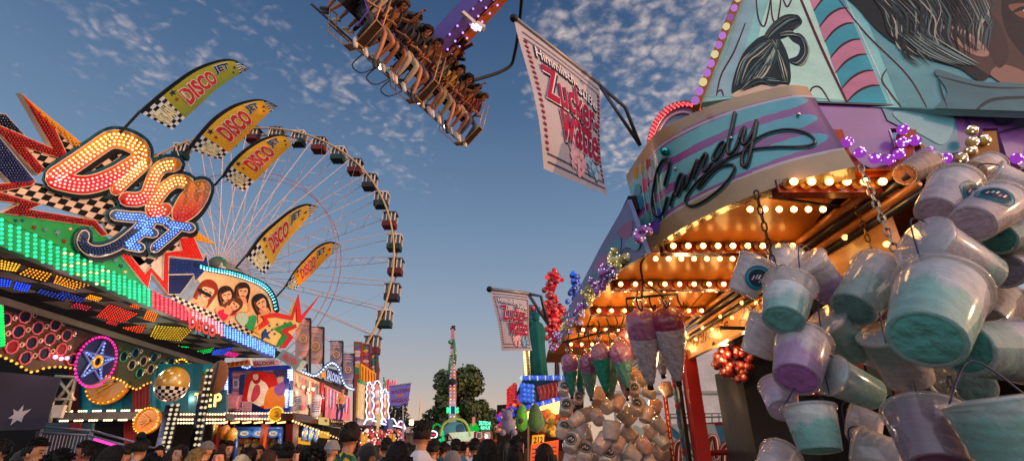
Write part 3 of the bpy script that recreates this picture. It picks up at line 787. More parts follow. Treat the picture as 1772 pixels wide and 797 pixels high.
b.checker(FA, [(300, 509), (442, 574), (436, 582), (296, 517)], (300, 509), (5.2, 2.4), (-2, 4), (-3, 30), (-1, 3), '#cfc4b6', BLK, .05); b.build('checker_strip', mural)
# small relief lettering
b = MB('glossy_paint', '#143a4a'); q0 = [(326, 566), (372, 584), (374, 563), (330, 545)]
b.text('DISCO', FA, [(q[0] + 1, q[1] + 1.5) for q in q0], .09, bold=.05); b.set('#d83a1c').text('DISCO', FA, q0, .12, bold=.03); b.set('#3a6a78').text('JET', FA, [(332, 576), (368, 590), (369, 578), (336, 566)], .1, bold=.03); b.build('relief_lettering', mural)
b = MB('painted_board', '#d8c07a')
b.slab(FA, [(446, 566), (452, 550), (478, 538), (503, 548), (511, 522), (519, 550), (530, 543), (512, 570), (498, 590), (482, 600), (436, 578)], .08, .15)
b.build('burst_board', mural)
b = MB('painted_board')
for pts_, c in [([(446, 566), (458, 553), (453, 546), (478, 540), (505, 546), (517, 509), (522, 546), (554, 511), (520, 558), (514, 555), (513, 530), (507, 553), (478, 548), (462, 550), (467, 559), (446, 572)], '#c8241a'),
                ([(520, 556), (556, 509), (524, 544)], '#e0b82a'), ([(478, 600), (490, 578), (474, 568), (504, 556), (508, 562), (486, 570), (500, 580), (490, 598)], '#1f8a3c'), ([(484, 602), (498, 582), (486, 572), (512, 560), (514, 566), (498, 573), (508, 583), (494, 602)], '#b81a1a'),
                ([(438, 572), (448, 564), (446, 574), (452, 580)], '#d89a22'), ([(455, 575), (461, 568), (462, 575), (470, 572), (464, 579), (468, 586), (460, 582), (454, 588)], '#1d3f8a')]:
    b.set(c).slab(FA, pts_, .13 + rnd.random() * .012, .04)
for i in range(9): b.set('#2a6a6a').sheet(FA, [(462 + i * 4.5 + 2.2 * cos(k), 556 + (i * 7 % 23) + 2.6 * sin(k)) for k in (0, 1.2, 2.4, 3.6, 4.8)], .09 + i * .001)
b.build('burst_print', mural)

# ================================================================ feather flags
def feather(base, up, lo, d, ycol, ycol2, label, txt, skew=0):
    P = pY(d); f = thing('feather_flag', label, 'flag', P(*base), 'feather flags over the music ride')
    U = crs(up, 6); Lw = crs(lo, 6); nS = 30; nT = 10
    def samp(C, t):
        t = max(0, min(1, t)) * (len(C) - 1); i = min(len(C) - 2, int(t)); return C[i].lerp(C[i + 1], t - i)
    def fl(s, t, k=0):
        a = samp(U, s); c = samp(Lw, s); p = a.lerp(c, t); return P(p.x, p.y, k + (.12 + .05 * sin(d * 5)) * sin(s * (6 + 1.5 * sin(d * 3)) + t * 2 + d) * t)
    b = MB('banner_cloth', smooth=True); vs = [fl(i / nS, j / nT) for i in range(nS + 1) for j in range(nT + 1)]; fs = []; cc = []
    for i in range(nS):
        for j in range(nT):
            fs.append([i * (nT + 1) + j, i * (nT + 1) + j + 1, (i + 1) * (nT + 1) + j + 1, (i + 1) * (nT + 1) + j]); s = (i + .5) / nS
            if j == 0: c = lin('#10121a')
            elif i < 5 or i >= 25: c = lin('#d6cfc6') if (i + j) % 2 else lin('#101014')
            else: c = mixc(lin(ycol), lin(ycol2), (j / nT) * .8)
            cc.append(c)
    b.add(vs, fs, cols=cc); cl = b.build('flag_cloth', f)
    def on(x, y, k=0): return fl(x, y, k)
    def tx(b, t_, s0, s1, t0, t1, k, c, bold):
        vs_, fs_, w_, h_ = glyphs(t_, 0, bold)
        b.add([on(s0 + (s1 - s0) * x / w_, t1 + (t0 - t1) * y / h_ + .10 * skew * (x / w_ - .5), k) for x, y in vs_], fs_, c)
    for word, s0, s1, t0, t1, c in [('DISCO', .265, .555, .27, .83, '#c8281a'), ('JET', .58, .725, .19, .57, '#16324a')]:
        b = MB('banner_cloth'); tx(b, word, s0 - .005, s1 + .005, t0 - .03, t1 + .03, .012, '#d8c8b0', .09); tx(b, word, s0, s1, t0, t1, .020, c, .04); b.build('flag_lettering', cl)
    for s, t, r in [(.23, .2, .03), (.79, .5, .03), (.75, .75, .022), (.22, .42, .02)]:
        b = MB('banner_cloth'); b.poly([on(s + r * (1 if k % 2 == 0 else .4) * cos(pi * k / 5), t + 3.4 * r * (1 if k % 2 == 0 else .4) * sin(pi * k / 5), .014) for k in range(10)], '#1a2a4a' if r > .021 else '#a03020'); b.build('flag_star', cl)
    b = MB('banner_cloth'); tx(b, txt, .03, .15, .30, .80, .016, '#e8d8a0', .05); b.build('flag_lettering', cl)
    b = MB('rubber', '#15171c'); b.tube([P(base[0], base[1])] + [P(p.x, p.y) for p in U], [.035] * 2 + [.028 - .02 * i / len(U) for i in range(len(U) - 1)], 6); b.build('flag_pole', f)
feather((206, 232), [(241, 194), (273, 166), (302, 143), (331, 123), (360, 110), (389, 103), (409, 106), (431, 119)], [(299, 225), (317, 207), (340, 187), (366, 162), (385, 147), (403, 135), (418, 126), (431, 120)], 10.0, '#b0a020', '#6a7a2a', 'olive tinted feather flag on the pole above the first bulb letter', 'HEITMANN')
feather((316, 266), [(325, 257), (345, 231), (370, 204), (400, 184), (430, 174), (455, 173), (480, 184)], [(380, 277), (400, 260), (425, 236), (450, 210), (465, 196), (480, 185)], 12.0, '#dca61e', '#d08a1c', 'orange yellow feather flag crossing the top gondolas of the big wheel', 'HEITMANN')
feather((371, 321), [(384, 306), (400, 281), (425, 257), (455, 240), (485, 233), (515, 241)], [(420, 331), (445, 310), (465, 289), (490, 265), (503, 253), (515, 242)], 14.0, '#dca61e', '#cf8a1c', 'yellow feather flag in front of the big wheel spokes, third along the ride', 'HEITMANN')
feather((408, 463), [(425, 443), (450, 408), (475, 385), (505, 362), (530, 353), (551, 358)], [(455, 475), (472, 456), (485, 433), (505, 408), (530, 380), (551, 359)], 16.0, '#dcb040', '#d89a2a', 'pale yellow feather flag with a round sun beside the wheel hub', 'HEITMANN')
feather((478, 513), [(492, 498), (510, 468), (530, 445), (550, 426), (572, 418), (591, 425)], [(507, 502), (520, 492), (535, 479), (550, 463), (570, 443), (591, 426)], 19.0, '#e09a1c', '#d8841a', 'smallest orange feather flag rising above the end of the mural arch', 'HEITMANN')

# point lights added in front of the ride, filling in for its bulbs
def lamp(p, e, c, r=.15):  # bare point light added as fill, no fixture of its own
    l = bpy.data.lights.new('fill_light', 'POINT'); l.energy = e; l.color = c; l.shadow_soft_size = r
    o = bpy.data.objects.new('fill_light', l); COL.objects.link(o); o.location = p
lamp(BK(180, 690, 2.0), 60, (1, .8, .6)); lamp(BK(330, 690, 1.6), 45, (1, .8, .55)); lamp(BK(250, 760, 2.0), 45, (1, .45, .35))
lamp(VA(60, 590, 1.4), 45, (1, .55, .6)); lamp(VA(250, 620, 1.4), 40, (.8, 1, .8)); lamp(FA(330, 540, 1.5), 60, (.8, 1, 1)); lamp(FA(410, 540, 1.3), 60, (1, .9, .8))
lamp(FA(150, 340, 2.2), 60, (1, .6, .4))
# ================================================================ ferris wheel
WC = V((-37.5, 60, 22.9)); WR = 22.1
wh = thing('ferris_wheel', 'tall ferris wheel with open cabins rising behind the lettered sign', 'ferris wheel', (WC.x, 60, 0))
def wp(a, r, dy=0): return WC + V((cos(a) * r, dy, sin(a) * r))
for dy in (-.95, .95):
    b = MB('painted_board', '#c0a070'); b.tube([wp(2 * pi * k / 120, WR, dy) for k in range(120)], .13, 6, True); b.build('rim', wh)
    b = MB('painted_board', '#a86a6a'); b.tube([wp(2 * pi * k / 80, WR * .66, dy) for k in range(80)], .05, 5, True); b.build('inner_ring', wh)
b = MB('painted_board', '#b09aa0')
for k in range(40):
    a = 2 * pi * k / 40; b.tube([wp(a, WR, -.95), wp(a, WR, .95)], .07, 5)
b.build('rim_crossbar', wh).__setitem__('kind', 'stuff')
for k in range(40):
    a = 2 * pi * (k + .5) / 40
    b = MB('painted_board', '#d0bcb8' if k % 2 else '#c0b0b4')
    for dy in (-1, 1):
        b.tube([wp(a, .8, dy * 2.0), wp(a, WR, dy * .95)], .06, 4)
    if k % 2 == 0:
        n = 16
        for i in range(n):
            f0, f1 = i / n, (i + 1) / n; s0, s1 = (1, -1) if i % 2 else (-1, 1)
            b.tube([wp(a, .8 + (WR - .8) * f0, s0 * (2 - 1.05 * f0)), wp(a, .8 + (WR - .8) * f1, s1 * (2 - 1.05 * f1))], .028, 3)
    b.build('spoke', wh)
b = MB('painted_board', '#2a6a58'); b.tube([WC + V((0, -2.6, 0)), WC + V((0, 2.6, 0))], 1.1, 16); b.tube([WC + V((0, -2.9, 0)), WC + V((0, -2.4, 0))], .7, 16, col='#5a5a50'); b.build('hub', wh)
b = MB('painted_board', '#c9c2bc')
for s in (-1, 1):
    for dy in (-4, 4): b.beam((WC.x + s * 13, 60 + dy, 0), WC + V((s * .5, dy * .6, 0)), .7, .7)
    b.beam((WC.x + s * 7, 56.3, 10.5), (WC.x + s * 7, 63.7, 10.5), .25, .25)
b.build('support_frame', wh)
b = MB('dull_metal', '#8a8084')
for k in range(0, 40, 2):
    a = 2 * pi * k / 40; b.tube([wp(a, WR * .66, -.95), wp(a + .5, WR, -.95)], .02, 3)
b.build('bracing_wire', wh)
CABC = ['#5a1a1c', '#173a30', '#641c1c', '#12302a', '#2a2430']
proto = None
for k in range(40):
    a = 2 * pi * (k + .35) / 40; p = wp(a, WR + .1)
    key = CABC[k % 5]
    if k < 5:
        b = MB('painted_board', key); c0 = p + V((0, 0, -.75))
        b.box(c0 + V((0, 0, -.62)), (1.75, 1.6, .75))
        cab = b.build('cabin', wh, None); 
        cab.location = p - ORG[wh.name]
        for v in cab.data.vertices: v.co -= (p - ORG[wh.name])
        ORG[cab.name] = p
        b = MB('painted_board', '#cfc8c0')
        for q in range(8): b.beam(c0 + V((.82 * (-1, 1, 1, -1)[q % 4], .74 * (-1, -1, 1, 1)[q % 4], -.25)) if q < 4 else c0 + V((.3 * (-1, 1, 1, -1)[q % 4], .76 * (-1, -1, 1, 1)[q % 4], -.25)), c0 + V((.82 * (-1, 1, 1, -1)[q % 4], .74 * (-1, -1, 1, 1)[q % 4], .95)) if q < 4 else c0 + V((.3 * (-1, 1, 1, -1)[q % 4], .76 * (-1, -1, 1, 1)[q % 4], .95)), .13, .13)
        b.set('#26282c').tube([c0 + V((0, 0, -.9)), c0 + V((0, 0, 1.0))], .1, 6); b.build('cabin_post', cab); b = MB('glossy_paint', '#14181c'); b.box(c0 + V((0, 0, .35)), (1.5, 1.3, 1.1)); b.build('window', cab)
        b = MB('painted_board', '#d5cdc4' if k % 2 else '#4a4a4c'); b.box(c0 + V((0, 0, 1.02)), (1.9, 1.75, .16)); b.lathe([(1.0, 1.1), (.5, 1.3), (.01, 1.36)], c0, (0, 0, 1), 4); b.build('cabin_roof', cab)
        b = MB('skin', '#b98462')
        for q in range(4):
            e = c0 + V((cos(pi * q / 2 + .6) * .6, sin(pi * q / 2 + .6) * .6, 0))
            b.set(rnd.choice(['#3a4a6a', '#8a3a3a', '#22242a', '#b8b0a8']), 'cloth').ball(e + V((0, 0, -.15)), .3, 7, 5, sq=(.8, .8, 1.2))
            b.set('#b98462', 'skin').ball(e + V((0, 0, .32)), .15, 7, 5)
        b.build('cabin_seat', cab)
        CABC.append(cab)
    else:
        c = copy_tree(CABC[5 + k % 5]); c.parent = wh; c.location = p - ORG[wh.name]
# ================================================================ swing ride with its riders
nearP = dep(612, 14, 11.2); farP = dep(794, 196, 15.2)
RA = (farP - nearP); RL_ = RA.length; RA.normalize()
cam2w = lambda x, y, z: V((x, z * CT - y * ST, z * ST + y * CT))
U0 = cam2w(.70, .72, -.1); RU = (U0 - RA * U0.dot(RA)).normalized(); RF = RA.cross(RU).normalized()
if RF.dot(CAM - nearP) < 0: RF = -RF
mid = (nearP + farP) / 2
swing = thing('swing_ride', 'giant swinging gondola on a violet arm with back to back rider rows overhead', 'ride', mid)
b = MB('dull_metal', '#24242a'); b.beam(nearP - RA * .4, farP + RA * .4, .5, .28, RU); b.build('gondola_beam', swing)
armtop = mid + RU * 9.5
b = MB('painted_board', '#5a4a8a'); b.beam(mid + RU * .6, armtop, .34, .55, RF, '#5d4e9a'); 
b.build('arm', swing)
b = MB('painted_board', '#a85a2e'); b.beam(mid + RU * .9 + RA * .42, armtop + RA * .42, .3, .45, RF); b.build('arm_side', swing)
b = MB('dull_metal', '#8a5a3a'); b.beam(mid - RU * .1, mid + RU * .9, .9, .8, RF)
for k in range(16): b.tube([mid + RU * .9 + RA * .6, mid + RU * (.9 + rnd.random() * .8) + RA * (.1 + rnd.random() * .7) + RF * (rnd.random() * .6 - .1)], .05, 5, col=rnd.choice(['#b06a2a', '#2a2420', '#6a4428']))
b.build('slew_joint', swing)
bulbs(swing, [(mid + RU * (1 + i * .3) + RF * .3 + RA * s, '#c08aff') for i in range(27) for s in (-.14, .14, .36)], .05, 'glow', 'arm_bulb')
b = MB('rubber', '#0e0f14'); b.tube(crs([mid + RU * .5 + RA * 1.2 + RF * .3, mid + RU * 1.9 + RA * 2.2 + RF * .3, mid + RU * 2.5 + RA * 2.0 + RF * .3, mid + RU * 3.6 + RA * .5 + RF * .4, mid + RU * 4.4 - RA * .9 + RF * .4], 6), .05, 6); b.build('cable', swing)
b = MB('dull_metal', '#c8b8b0'); 
for dx in (0, .35): b.beam(dep(818 + dx * 18, 42, 12.6), dep(832 + dx * 18, 50, 12.6), .16, .1)
b.beam(dep(800, 22, 12.6), dep(822, 42, 12.6), .1, .1); b.build('floodlight', swing)
b = MB('glow'); [b.set('#f0e0ff').beam(dep(816 + dx * 18, 44, 12.55), dep(826 + dx * 18, 51, 12.55), .14, .02) for dx in (0, .35)]; b.build('floodlight_glass', swing)
# octagonal safety frames and mesh gates between the seats
for f in (-.01, .47, .985):
    c = nearP + RA * RL_ * f + RF * .55 - RU * .15
    b = MB('dull_metal', '#b88a5a'); pts = [c + RU * .95, c + RU * .3 + RF * .5, c - RU * .35 + RF * .5, c - RU * .6 + RF * .2, c - RU * .65 - RF * .6, c - RU * .25 - RF * 1.2]
    b.tube(pts, .016, 6); b.tube([p + RA * .22 for p in pts], .016, 6)
    for p in pts[1:]: b.tube([p, p + RA * .22], .02, 5)
    b.build('safety_frame', swing)
    b = MB('painted_board', '#5a4030'); b.add([pts[2], pts[3], pts[3] + RA * .22, pts[2] + RA * .22], [[0, 1, 2, 3]]); b.add([pts[1], pts[2], pts[2] + RA * .22, pts[1] + RA * .22], [[0, 1, 2, 3]], '#3a2c26'); b.build('gate_mesh', swing)
b = MB('painted_board', '#2a1c4a'); Pn = nearP + RU * .55 + RF * .1; b.beam(Pn - RA * .9, Pn - RA * .1, .05, .8, RF); b.build('end_panel', swing)
bulbs(swing, [(Pn - RA * (.8 - .1 * i) - RF * (.35 - .09 * j) + RU * .04, rnd.choice(['#b070ff', '#ffd080', '#e0d0ff'])) for i in range(7) for j in range(8)], .05, 'glow', 'panel_led', 60)
bulbs(swing, [(nearP + RA * RL_ * f + RF * .75 - RU * .55, '#ffc890') for f in (.05, .22, .55, .84)], .11, 'glow_lamp', 'seat_lamp')
b = MB('dull_metal', '#6a6a74')
for s in (-1, 1): b.tube([nearP + RF * s * .55 - RU * .62 - RA * .5, farP + RF * s * .55 - RU * .62 + RA * .3], .03, 5)
for f in (.3, .42, .55): b.tube(crs([nearP + RA * RL_ * f - RF * .7 - RU * .6, nearP + RA * RL_ * (f + .02) - RF * .9 - RU * 1.1, nearP + RA * RL_ * (f + .1) - RF * .9 - RU * 1.1, nearP + RA * RL_ * (f + .12) - RF * .7 - RU * .6], 4), .02, 5)
b.build('foot_rail', swing)
# ================================================================ people: one skinned and fused body per pose, clothes and hair as its children
def skin_mesh(name, J, edges, root, voxel=.014, extra=None, shape=None, colf=None, mat='skin', sub=1):
    names = list(J); me = bpy.data.meshes.new(name)
    me.from_pydata([J[n][0] for n in names], [(names.index(a), names.index(b)) for a, b in edges], [])
    o = bpy.data.objects.new(name, me); COL.objects.link(o)
    o.modifiers.new('s', 'SKIN'); me.skin_vertices[0] if me.skin_vertices else None
    sv = me.skin_vertices[0].data
    for i, n in enumerate(names):
        r = J[n][1]; sv[i].radius = r if isinstance(r, tuple) else (r, r); sv[i].use_root = (n == root)
    m = o.modifiers.new('u', 'SUBSURF'); m.levels = m.render_levels = sub
    dg = bpy.context.evaluated_depsgraph_get(); out = bpy.data.meshes.new_from_object(o.evaluated_get(dg))
    bpy.data.objects.remove(o)
    if extra or voxel:
        vs = [v.co.copy() for v in out.vertices]; fs = [list(p.vertices) for p in out.polygons]
        mb = MB(mat); mb.add(vs, fs)
        if extra: extra(mb)
        t = mb.build('t', None, (0, 0, 0)); rm = t.modifiers.new('r', 'REMESH'); rm.mode = 'VOXEL'; rm.voxel_size = voxel; rm.use_smooth_shade = True
        sm = t.modifiers.new('sm', 'SMOOTH'); sm.iterations = 2; sm.factor = .4
        dg = bpy.context.evaluated_depsgraph_get(); out2 = bpy.data.meshes.new_from_object(t.evaluated_get(dg))
        bpy.data.objects.remove(t); out = out2
    if shape:
        for v in out.vertices: shape(v)
    for p in out.polygons: p.use_smooth = True
    out.name = name
    ca = out.color_attributes.get('Col') or out.color_attributes.new('Col', 'FLOAT_COLOR', 'CORNER')
    if colf:
        buf = []
        for p in out.polygons:
            c = colf(p.center); buf += [c[0], c[1], c[2], 1.0] * len(p.vertices)
        ca.data.foreach_set('color', buf)
    out.materials.clear(); out.materials.append(MATS[mat])
    return out
SKIN = lin('#b07a58')
def head_extra(hc, fwd=V((0, -1, 0)), up=V((0, 0, 1))):
    rt = fwd.cross(up).normalized()
    def f(mb):
        M = Matrix((rt, -fwd, up)).transposed()
        mb.ball(hc + up * .035, .098, 16, 10, sq=(.80, 1.02, 1.05), rot=M)             # skull
        mb.ball(hc + fwd * .025 - up * .045, .07, 12, 8, sq=(.82, 1.0, 1.12), rot=M)      # jaw
        mb.ball(hc + fwd * .098 - up * .012, .017, 8, 6, sq=(.8, 1.1, 1.5), rot=M)       # nose
        mb.ball(hc + fwd * .088 + up * .012, .012, 8, 6, sq=(.7, 1, 1.6), rot=M)
        mb.ball(hc + fwd * .088 - up * .058, .018, 8, 6, sq=(1.3, .7, .55), rot=M)       # mouth
        mb.ball(hc + fwd * .078 - up * .098, .022, 8, 6, rot=M)                          # chin
        for s in (-1, 1): mb.ball(hc + rt * s * .083 - up * .005, .026, 8, 6, sq=(.4, .8, 1.25), rot=M)
    return f
def face_col(hc, fwd=V((0, -1, 0)), up=V((0, 0, 1))):
    rt = fwd.cross(up).normalized()
    def f(p):
        d = p - hc; a, b, c = d.dot(rt), d.dot(fwd), d.dot(up)
        if b > .05:
            if abs(abs(a) - .033) < .010 and abs(c - .02) < .0055: return lin('#1c120e')
            if abs(abs(a) - .033) < .02 and abs(c - .044) < .006: return lin('#3a2418')
            if abs(a) < .026 and abs(c + .06) < .009: return lin('#9a4a44')
        return SKIN
    return f
def hand_chain(J, E, wrist, at, d, side, curl):
    """palm, four unequal bent fingers and a thumb off the side of the palm"""
    d = d.normalized(); palm = at + d * .08; J[wrist + '_palm'] = (palm, (.036, .018)); E.append((wrist, wrist + '_palm'))
    for i in range(4):
        ln = (.075, .085, .08, .062)[i]; o = side * (.027 - .018 * i)
        p0 = palm + d * .035 + o; p1 = p0 + (d + curl * .5).normalized() * ln * .55; p2 = p1 + (d * .4 + curl).normalized() * ln * .5
        for n, p in (('a', p0), ('b', p1), ('c', p2)): J[f'{wrist}_{i}{n}'] = (p, .0095)
        E += [(wrist + '_palm', f'{wrist}_{i}a'), (f'{wrist}_{i}a', f'{wrist}_{i}b'), (f'{wrist}_{i}b', f'{wrist}_{i}c')]
    t0 = at + d * .045 + side * .036; J[wrist + '_ta'] = (t0, .012); J[wrist + '_tb'] = (t0 + (d + side).normalized() * .04, .011)
    E += [(wrist + '_palm', wrist + '_ta'), (wrist + '_ta', wrist + '_tb')]
def figure(kind):
    """joints in metres for a 1.76 m figure facing -Y; returns joints, edges, head centre"""
    J, E = {}, []
    def add(n, p, r, to=None):
        J[n] = (V(p), r)
        if to: E.append((to, n))
    if kind.startswith('sit'):
        up_ = kind == 'situp'
        add('pelvis', (0, 0, 0), (.155, .11)); add('waist', (0, .02, .16), (.14, .10), 'pelvis'); add('chest', (0, .03, .34), (.165, .11), 'waist'); add('neckb', (0, .02, .50), (.085, .075), 'chest'); add('neck', (0, .0, .575), .055, 'neckb'); hc = V((0, -.02, .69))
        add('headin', (0, -.01, .66), .06, 'neck')
        for s, n in ((-1, 'l'), (1, 'r')):
            add('hip' + n, (s * .10, -.06, -.01), .092, 'pelvis'); add('thigh' + n, (s * .13, -.26, .03), .08, 'hip' + n); add('knee' + n, (s * .14, -.47, .03), .06, 'thigh' + n); q_ = (.10 * s - .04) if up_ else 0; add('calf' + n, (s * .145, -.54 + q_, -.17), .056, 'knee' + n); add('ankle' + n, (s * .145, -.60 + q_ * 2, -.43), .038, 'calf' + n); add('heel' + n, (s * .145, -.60 + q_ * 2.1, -.48), .04, 'ankle' + n); add('toe' + n, (s * .155, -.78 + q_ * 2.1, -.54), (.045, .028), 'heel' + n)
            add('sho' + n, (s * .19, .02, .43), .062, 'chest'); add('elb' + n, (s * .30, -.16, .58) if up_ and s > 0 else (s * .26, -.10, .18), .042, 'sho' + n); wq = V((s * .26, -.22, .84)) if up_ and s > 0 else V((s * .15, -.28, .26)); add('wri' + n, wq, .028, 'elb' + n)
            hand_chain(J, E, 'wri' + n, wq, V((0, -.1, 1)) if up_ and s > 0 else V((-s * .3, -.8, .3)), V((-1, 0, 0)) if up_ and s > 0 else V((0, 0, 1)) * .9, V((0, -1, 0)) if up_ and s > 0 else V((-s, 0, -.4)))
    else:
        up = kind == 'armup'
        add('pelvis', (0, 0, .93), (.155, .11)); add('waist', (0, 0, 1.10), (.135, .10), 'pelvis'); add('chest', (0, 0, 1.29), (.17, .115), 'waist'); add('neckb', (0, .01, 1.44), (.085, .075), 'chest'); add('neck', (0, -.005, 1.515), .055, 'neckb'); hc = V((0, -.02, 1.635)); add('headin', (0, -.01, 1.60), .06, 'neck')
        for s, n in ((-1, 'l'), (1, 'r')):
            st = .06 * s
            add('hip' + n, (s * .10, 0, .88), .10, 'pelvis'); add('thigh' + n, (s * .11, -st * .5, .68), .083, 'hip' + n); add('knee' + n, (s * .11, -st, .49), .058, 'thigh' + n); add('calf' + n, (s * .115, -st * .6, .34), .056, 'knee' + n); add('ankle' + n, (s * .115, 0, .09), .038, 'calf' + n); add('heel' + n, (s * .115, .02, .045), .042, 'ankle' + n); add('toe' + n, (s * .13, -.17, .03), (.045, .03), 'heel' + n)
            add('sho' + n, (s * .20, .01, 1.37), .066, 'chest')
            if up and s > 0:
                add('elb' + n, (s * .30, -.22, 1.34), .044, 'sho' + n); add('wri' + n, (s * .22, -.30, 1.58), .028, 'elb' + n); hand_chain(J, E, 'wri' + n, V((s * .22, -.30, 1.58)), V((0, -.2, 1)), V((-1, 0, 0)), V((0, -1, 0)))
            else:
                add('elb' + n, (s * .27, .02, 1.09), .045, 'sho' + n); add('wri' + n, (s * .26, -.08, .86), .029, 'elb' + n); hand_chain(J, E, 'wri' + n, V((s * .26, -.08, .86)), V((0, -.15, -1)), V((0, -1, 0)), V((-s, 0, 0)))
    return J, E, hc
def garment(name, J, pairs, root, grow_, voxel=.02, sub=1):
    K = {}; E = []
    for a, b in pairs:
        for n in (a, b):
            if n not in K:
                p, r = J[n]; r = r if isinstance(r, tuple) else (r, r); K[n] = (p, (r[0] + grow_, r[1] + grow_))
        E.append((a, b))
    def colf(p): return (1, 1, 1)
    return skin_mesh(name, K, E, root, voxel, None, None, lambda p: (.8, .8, .8), 'cloth', sub)
def hair_mesh(kind, hc):
    b = MB('hair', (1, 1, 1), True); r2 = random.Random(hash(kind) % 99)
    def cap(r, ylim, zlo, sq):
        vs = []; fs = []; nu, nv = 40, 22
        for i in range(nv + 1):
            for k in range(nu):
                t = pi * .5 * 1.28 * i / nv; p = 2 * pi * k / nu
                q = V((sin(t) * cos(p) * sq[0], sin(t) * sin(p) * sq[1], cos(t) * sq[2])) * r * (1 + r2.uniform(-.035, .05))
                if q.y < -.03 and q.z < .045: q.z = max(q.z, .045 + .02 * r2.random()); q.y *= .93
                if abs(q.x) > .05 and q.z < zlo: q.z = zlo
                vs.append(hc + V((q.x, q.y, q.z + .035)))
        for i in range(nv):
            for k in range(nu): fs.append([i * nu + k, i * nu + (k + 1) % nu, (i + 1) * nu + (k + 1) % nu, (i + 1) * nu + k])
        b.add(vs, fs)
    if kind == 'short':
        cap(.107, 0, -.06, (.84, 1.04, 1.08))
        for i in range(130):
            t = r2.uniform(0, 1.35); p = r2.uniform(0, 2 * pi); d = V((sin(t) * cos(p) * .84, sin(t) * sin(p) * 1.04, cos(t) * 1.08)) * .104; q = hc + d + V((0, 0, .035))
            if d.y < -.05 and d.z < .05: continue
            e = (d.normalized() + V((r2.uniform(-.6, .6), -.7 + r2.uniform(-.4, .4), .2))).normalized(); b.tube([q, q + e * .018, q + e * .034 - V((0, 0, .004))], [.009, .007, .001], 4)
    elif kind == 'quiff':
        cap(.113, 0, -.05, (.86, 1.05, 1.14)); 
        for i in range(26): b.ball(hc + V((r2.uniform(-.06, .06), r2.uniform(-.085, .08), .105 + r2.uniform(0, .03))), .024, 6, 4, sq=(1.3, 1.4, .8))
    elif kind == 'long':
        cap(.112, 0, -.09, (.88, 1.05, 1.06))
        for i in range(60):
            a = r2.uniform(.08, pi - .08); rr = .098 + r2.uniform(-.012, .012); L_ = r2.uniform(.26, .36)
            p = hc + V((cos(a) * rr * .95, sin(a) * rr, .03)); b.tube(crs([p, p + V((cos(a) * .02, .03, -L_ * .5)), p + V((cos(a) * .03, .04 + r2.uniform(-.02, .02), -L_))], 3), [.026] * 3 + [.024] * 3 + [.01], 5)
    elif kind == 'curly':
        for i in range(170):
            t = r2.uniform(0, 1.9); p = r2.uniform(0, 2 * pi); q = V((sin(t) * cos(p), sin(t) * sin(p), cos(t))) * r2.uniform(.105, .135)
            if q.y < -.05 and q.z < .05: continue
            b.ball(hc + V((q.x, q.y + .012, q.z + .03)), r2.uniform(.018, .034), 6, 4)
    elif kind == 'bun':
        cap(.110, 0, -.06, (.86, 1.05, 1.06)); b.ball(hc + V((0, .05, .17)), .058, 10, 7); b.ball(hc + V((0, .04, .13)), .035, 8, 5)
    elif kind == 'cap':
        b.mat = 'cloth'; cap(.116, 0, .0, (.86, 1.05, 1.02)); b.add([hc + V((x, y, z + .055)) for x, y, z in [(-.07, -.09, 0), (-.05, -.17, -.01), (.05, -.17, -.01), (.07, -.09, 0), (.07, -.09, .012), (.05, -.17, 0), (-.05, -.17, 0), (-.07, -.09, .012)]], [[0, 1, 2, 3], [4, 5, 6, 7], [0, 7, 6, 1], [1, 6, 5, 2], [2, 5, 4, 3]])
    elif kind == 'beanie':
        b.mat = 'cloth'; cap(.119, 0, .0, (.88, 1.04, 1.1)); b.tube([hc + V((cos(2 * pi * k / 16) * .1, sin(2 * pi * k / 16) * .118, .045)) for k in range(16)], .017, 6, True)
    elif kind == 'scarf':
        b.mat = 'cloth'; cap(.122, 0, -.12, (.92, 1.05, 1.05)); b.ball(hc + V((0, .03, -.10)), .125, 12, 8, sq=(.95, .9, .9)); b.ball(hc + V((0, .02, -.19)), .16, 12, 6, sq=(1, .8, .55))
    o = b.build('hair_' + kind, None, (0, 0, 0)); me = o.data; bpy.data.objects.remove(o)
    return me
HAIRS = ('short', 'quiff', 'long', 'curly', 'bun', 'cap', 'beanie', 'scarf')
PROTO = {}
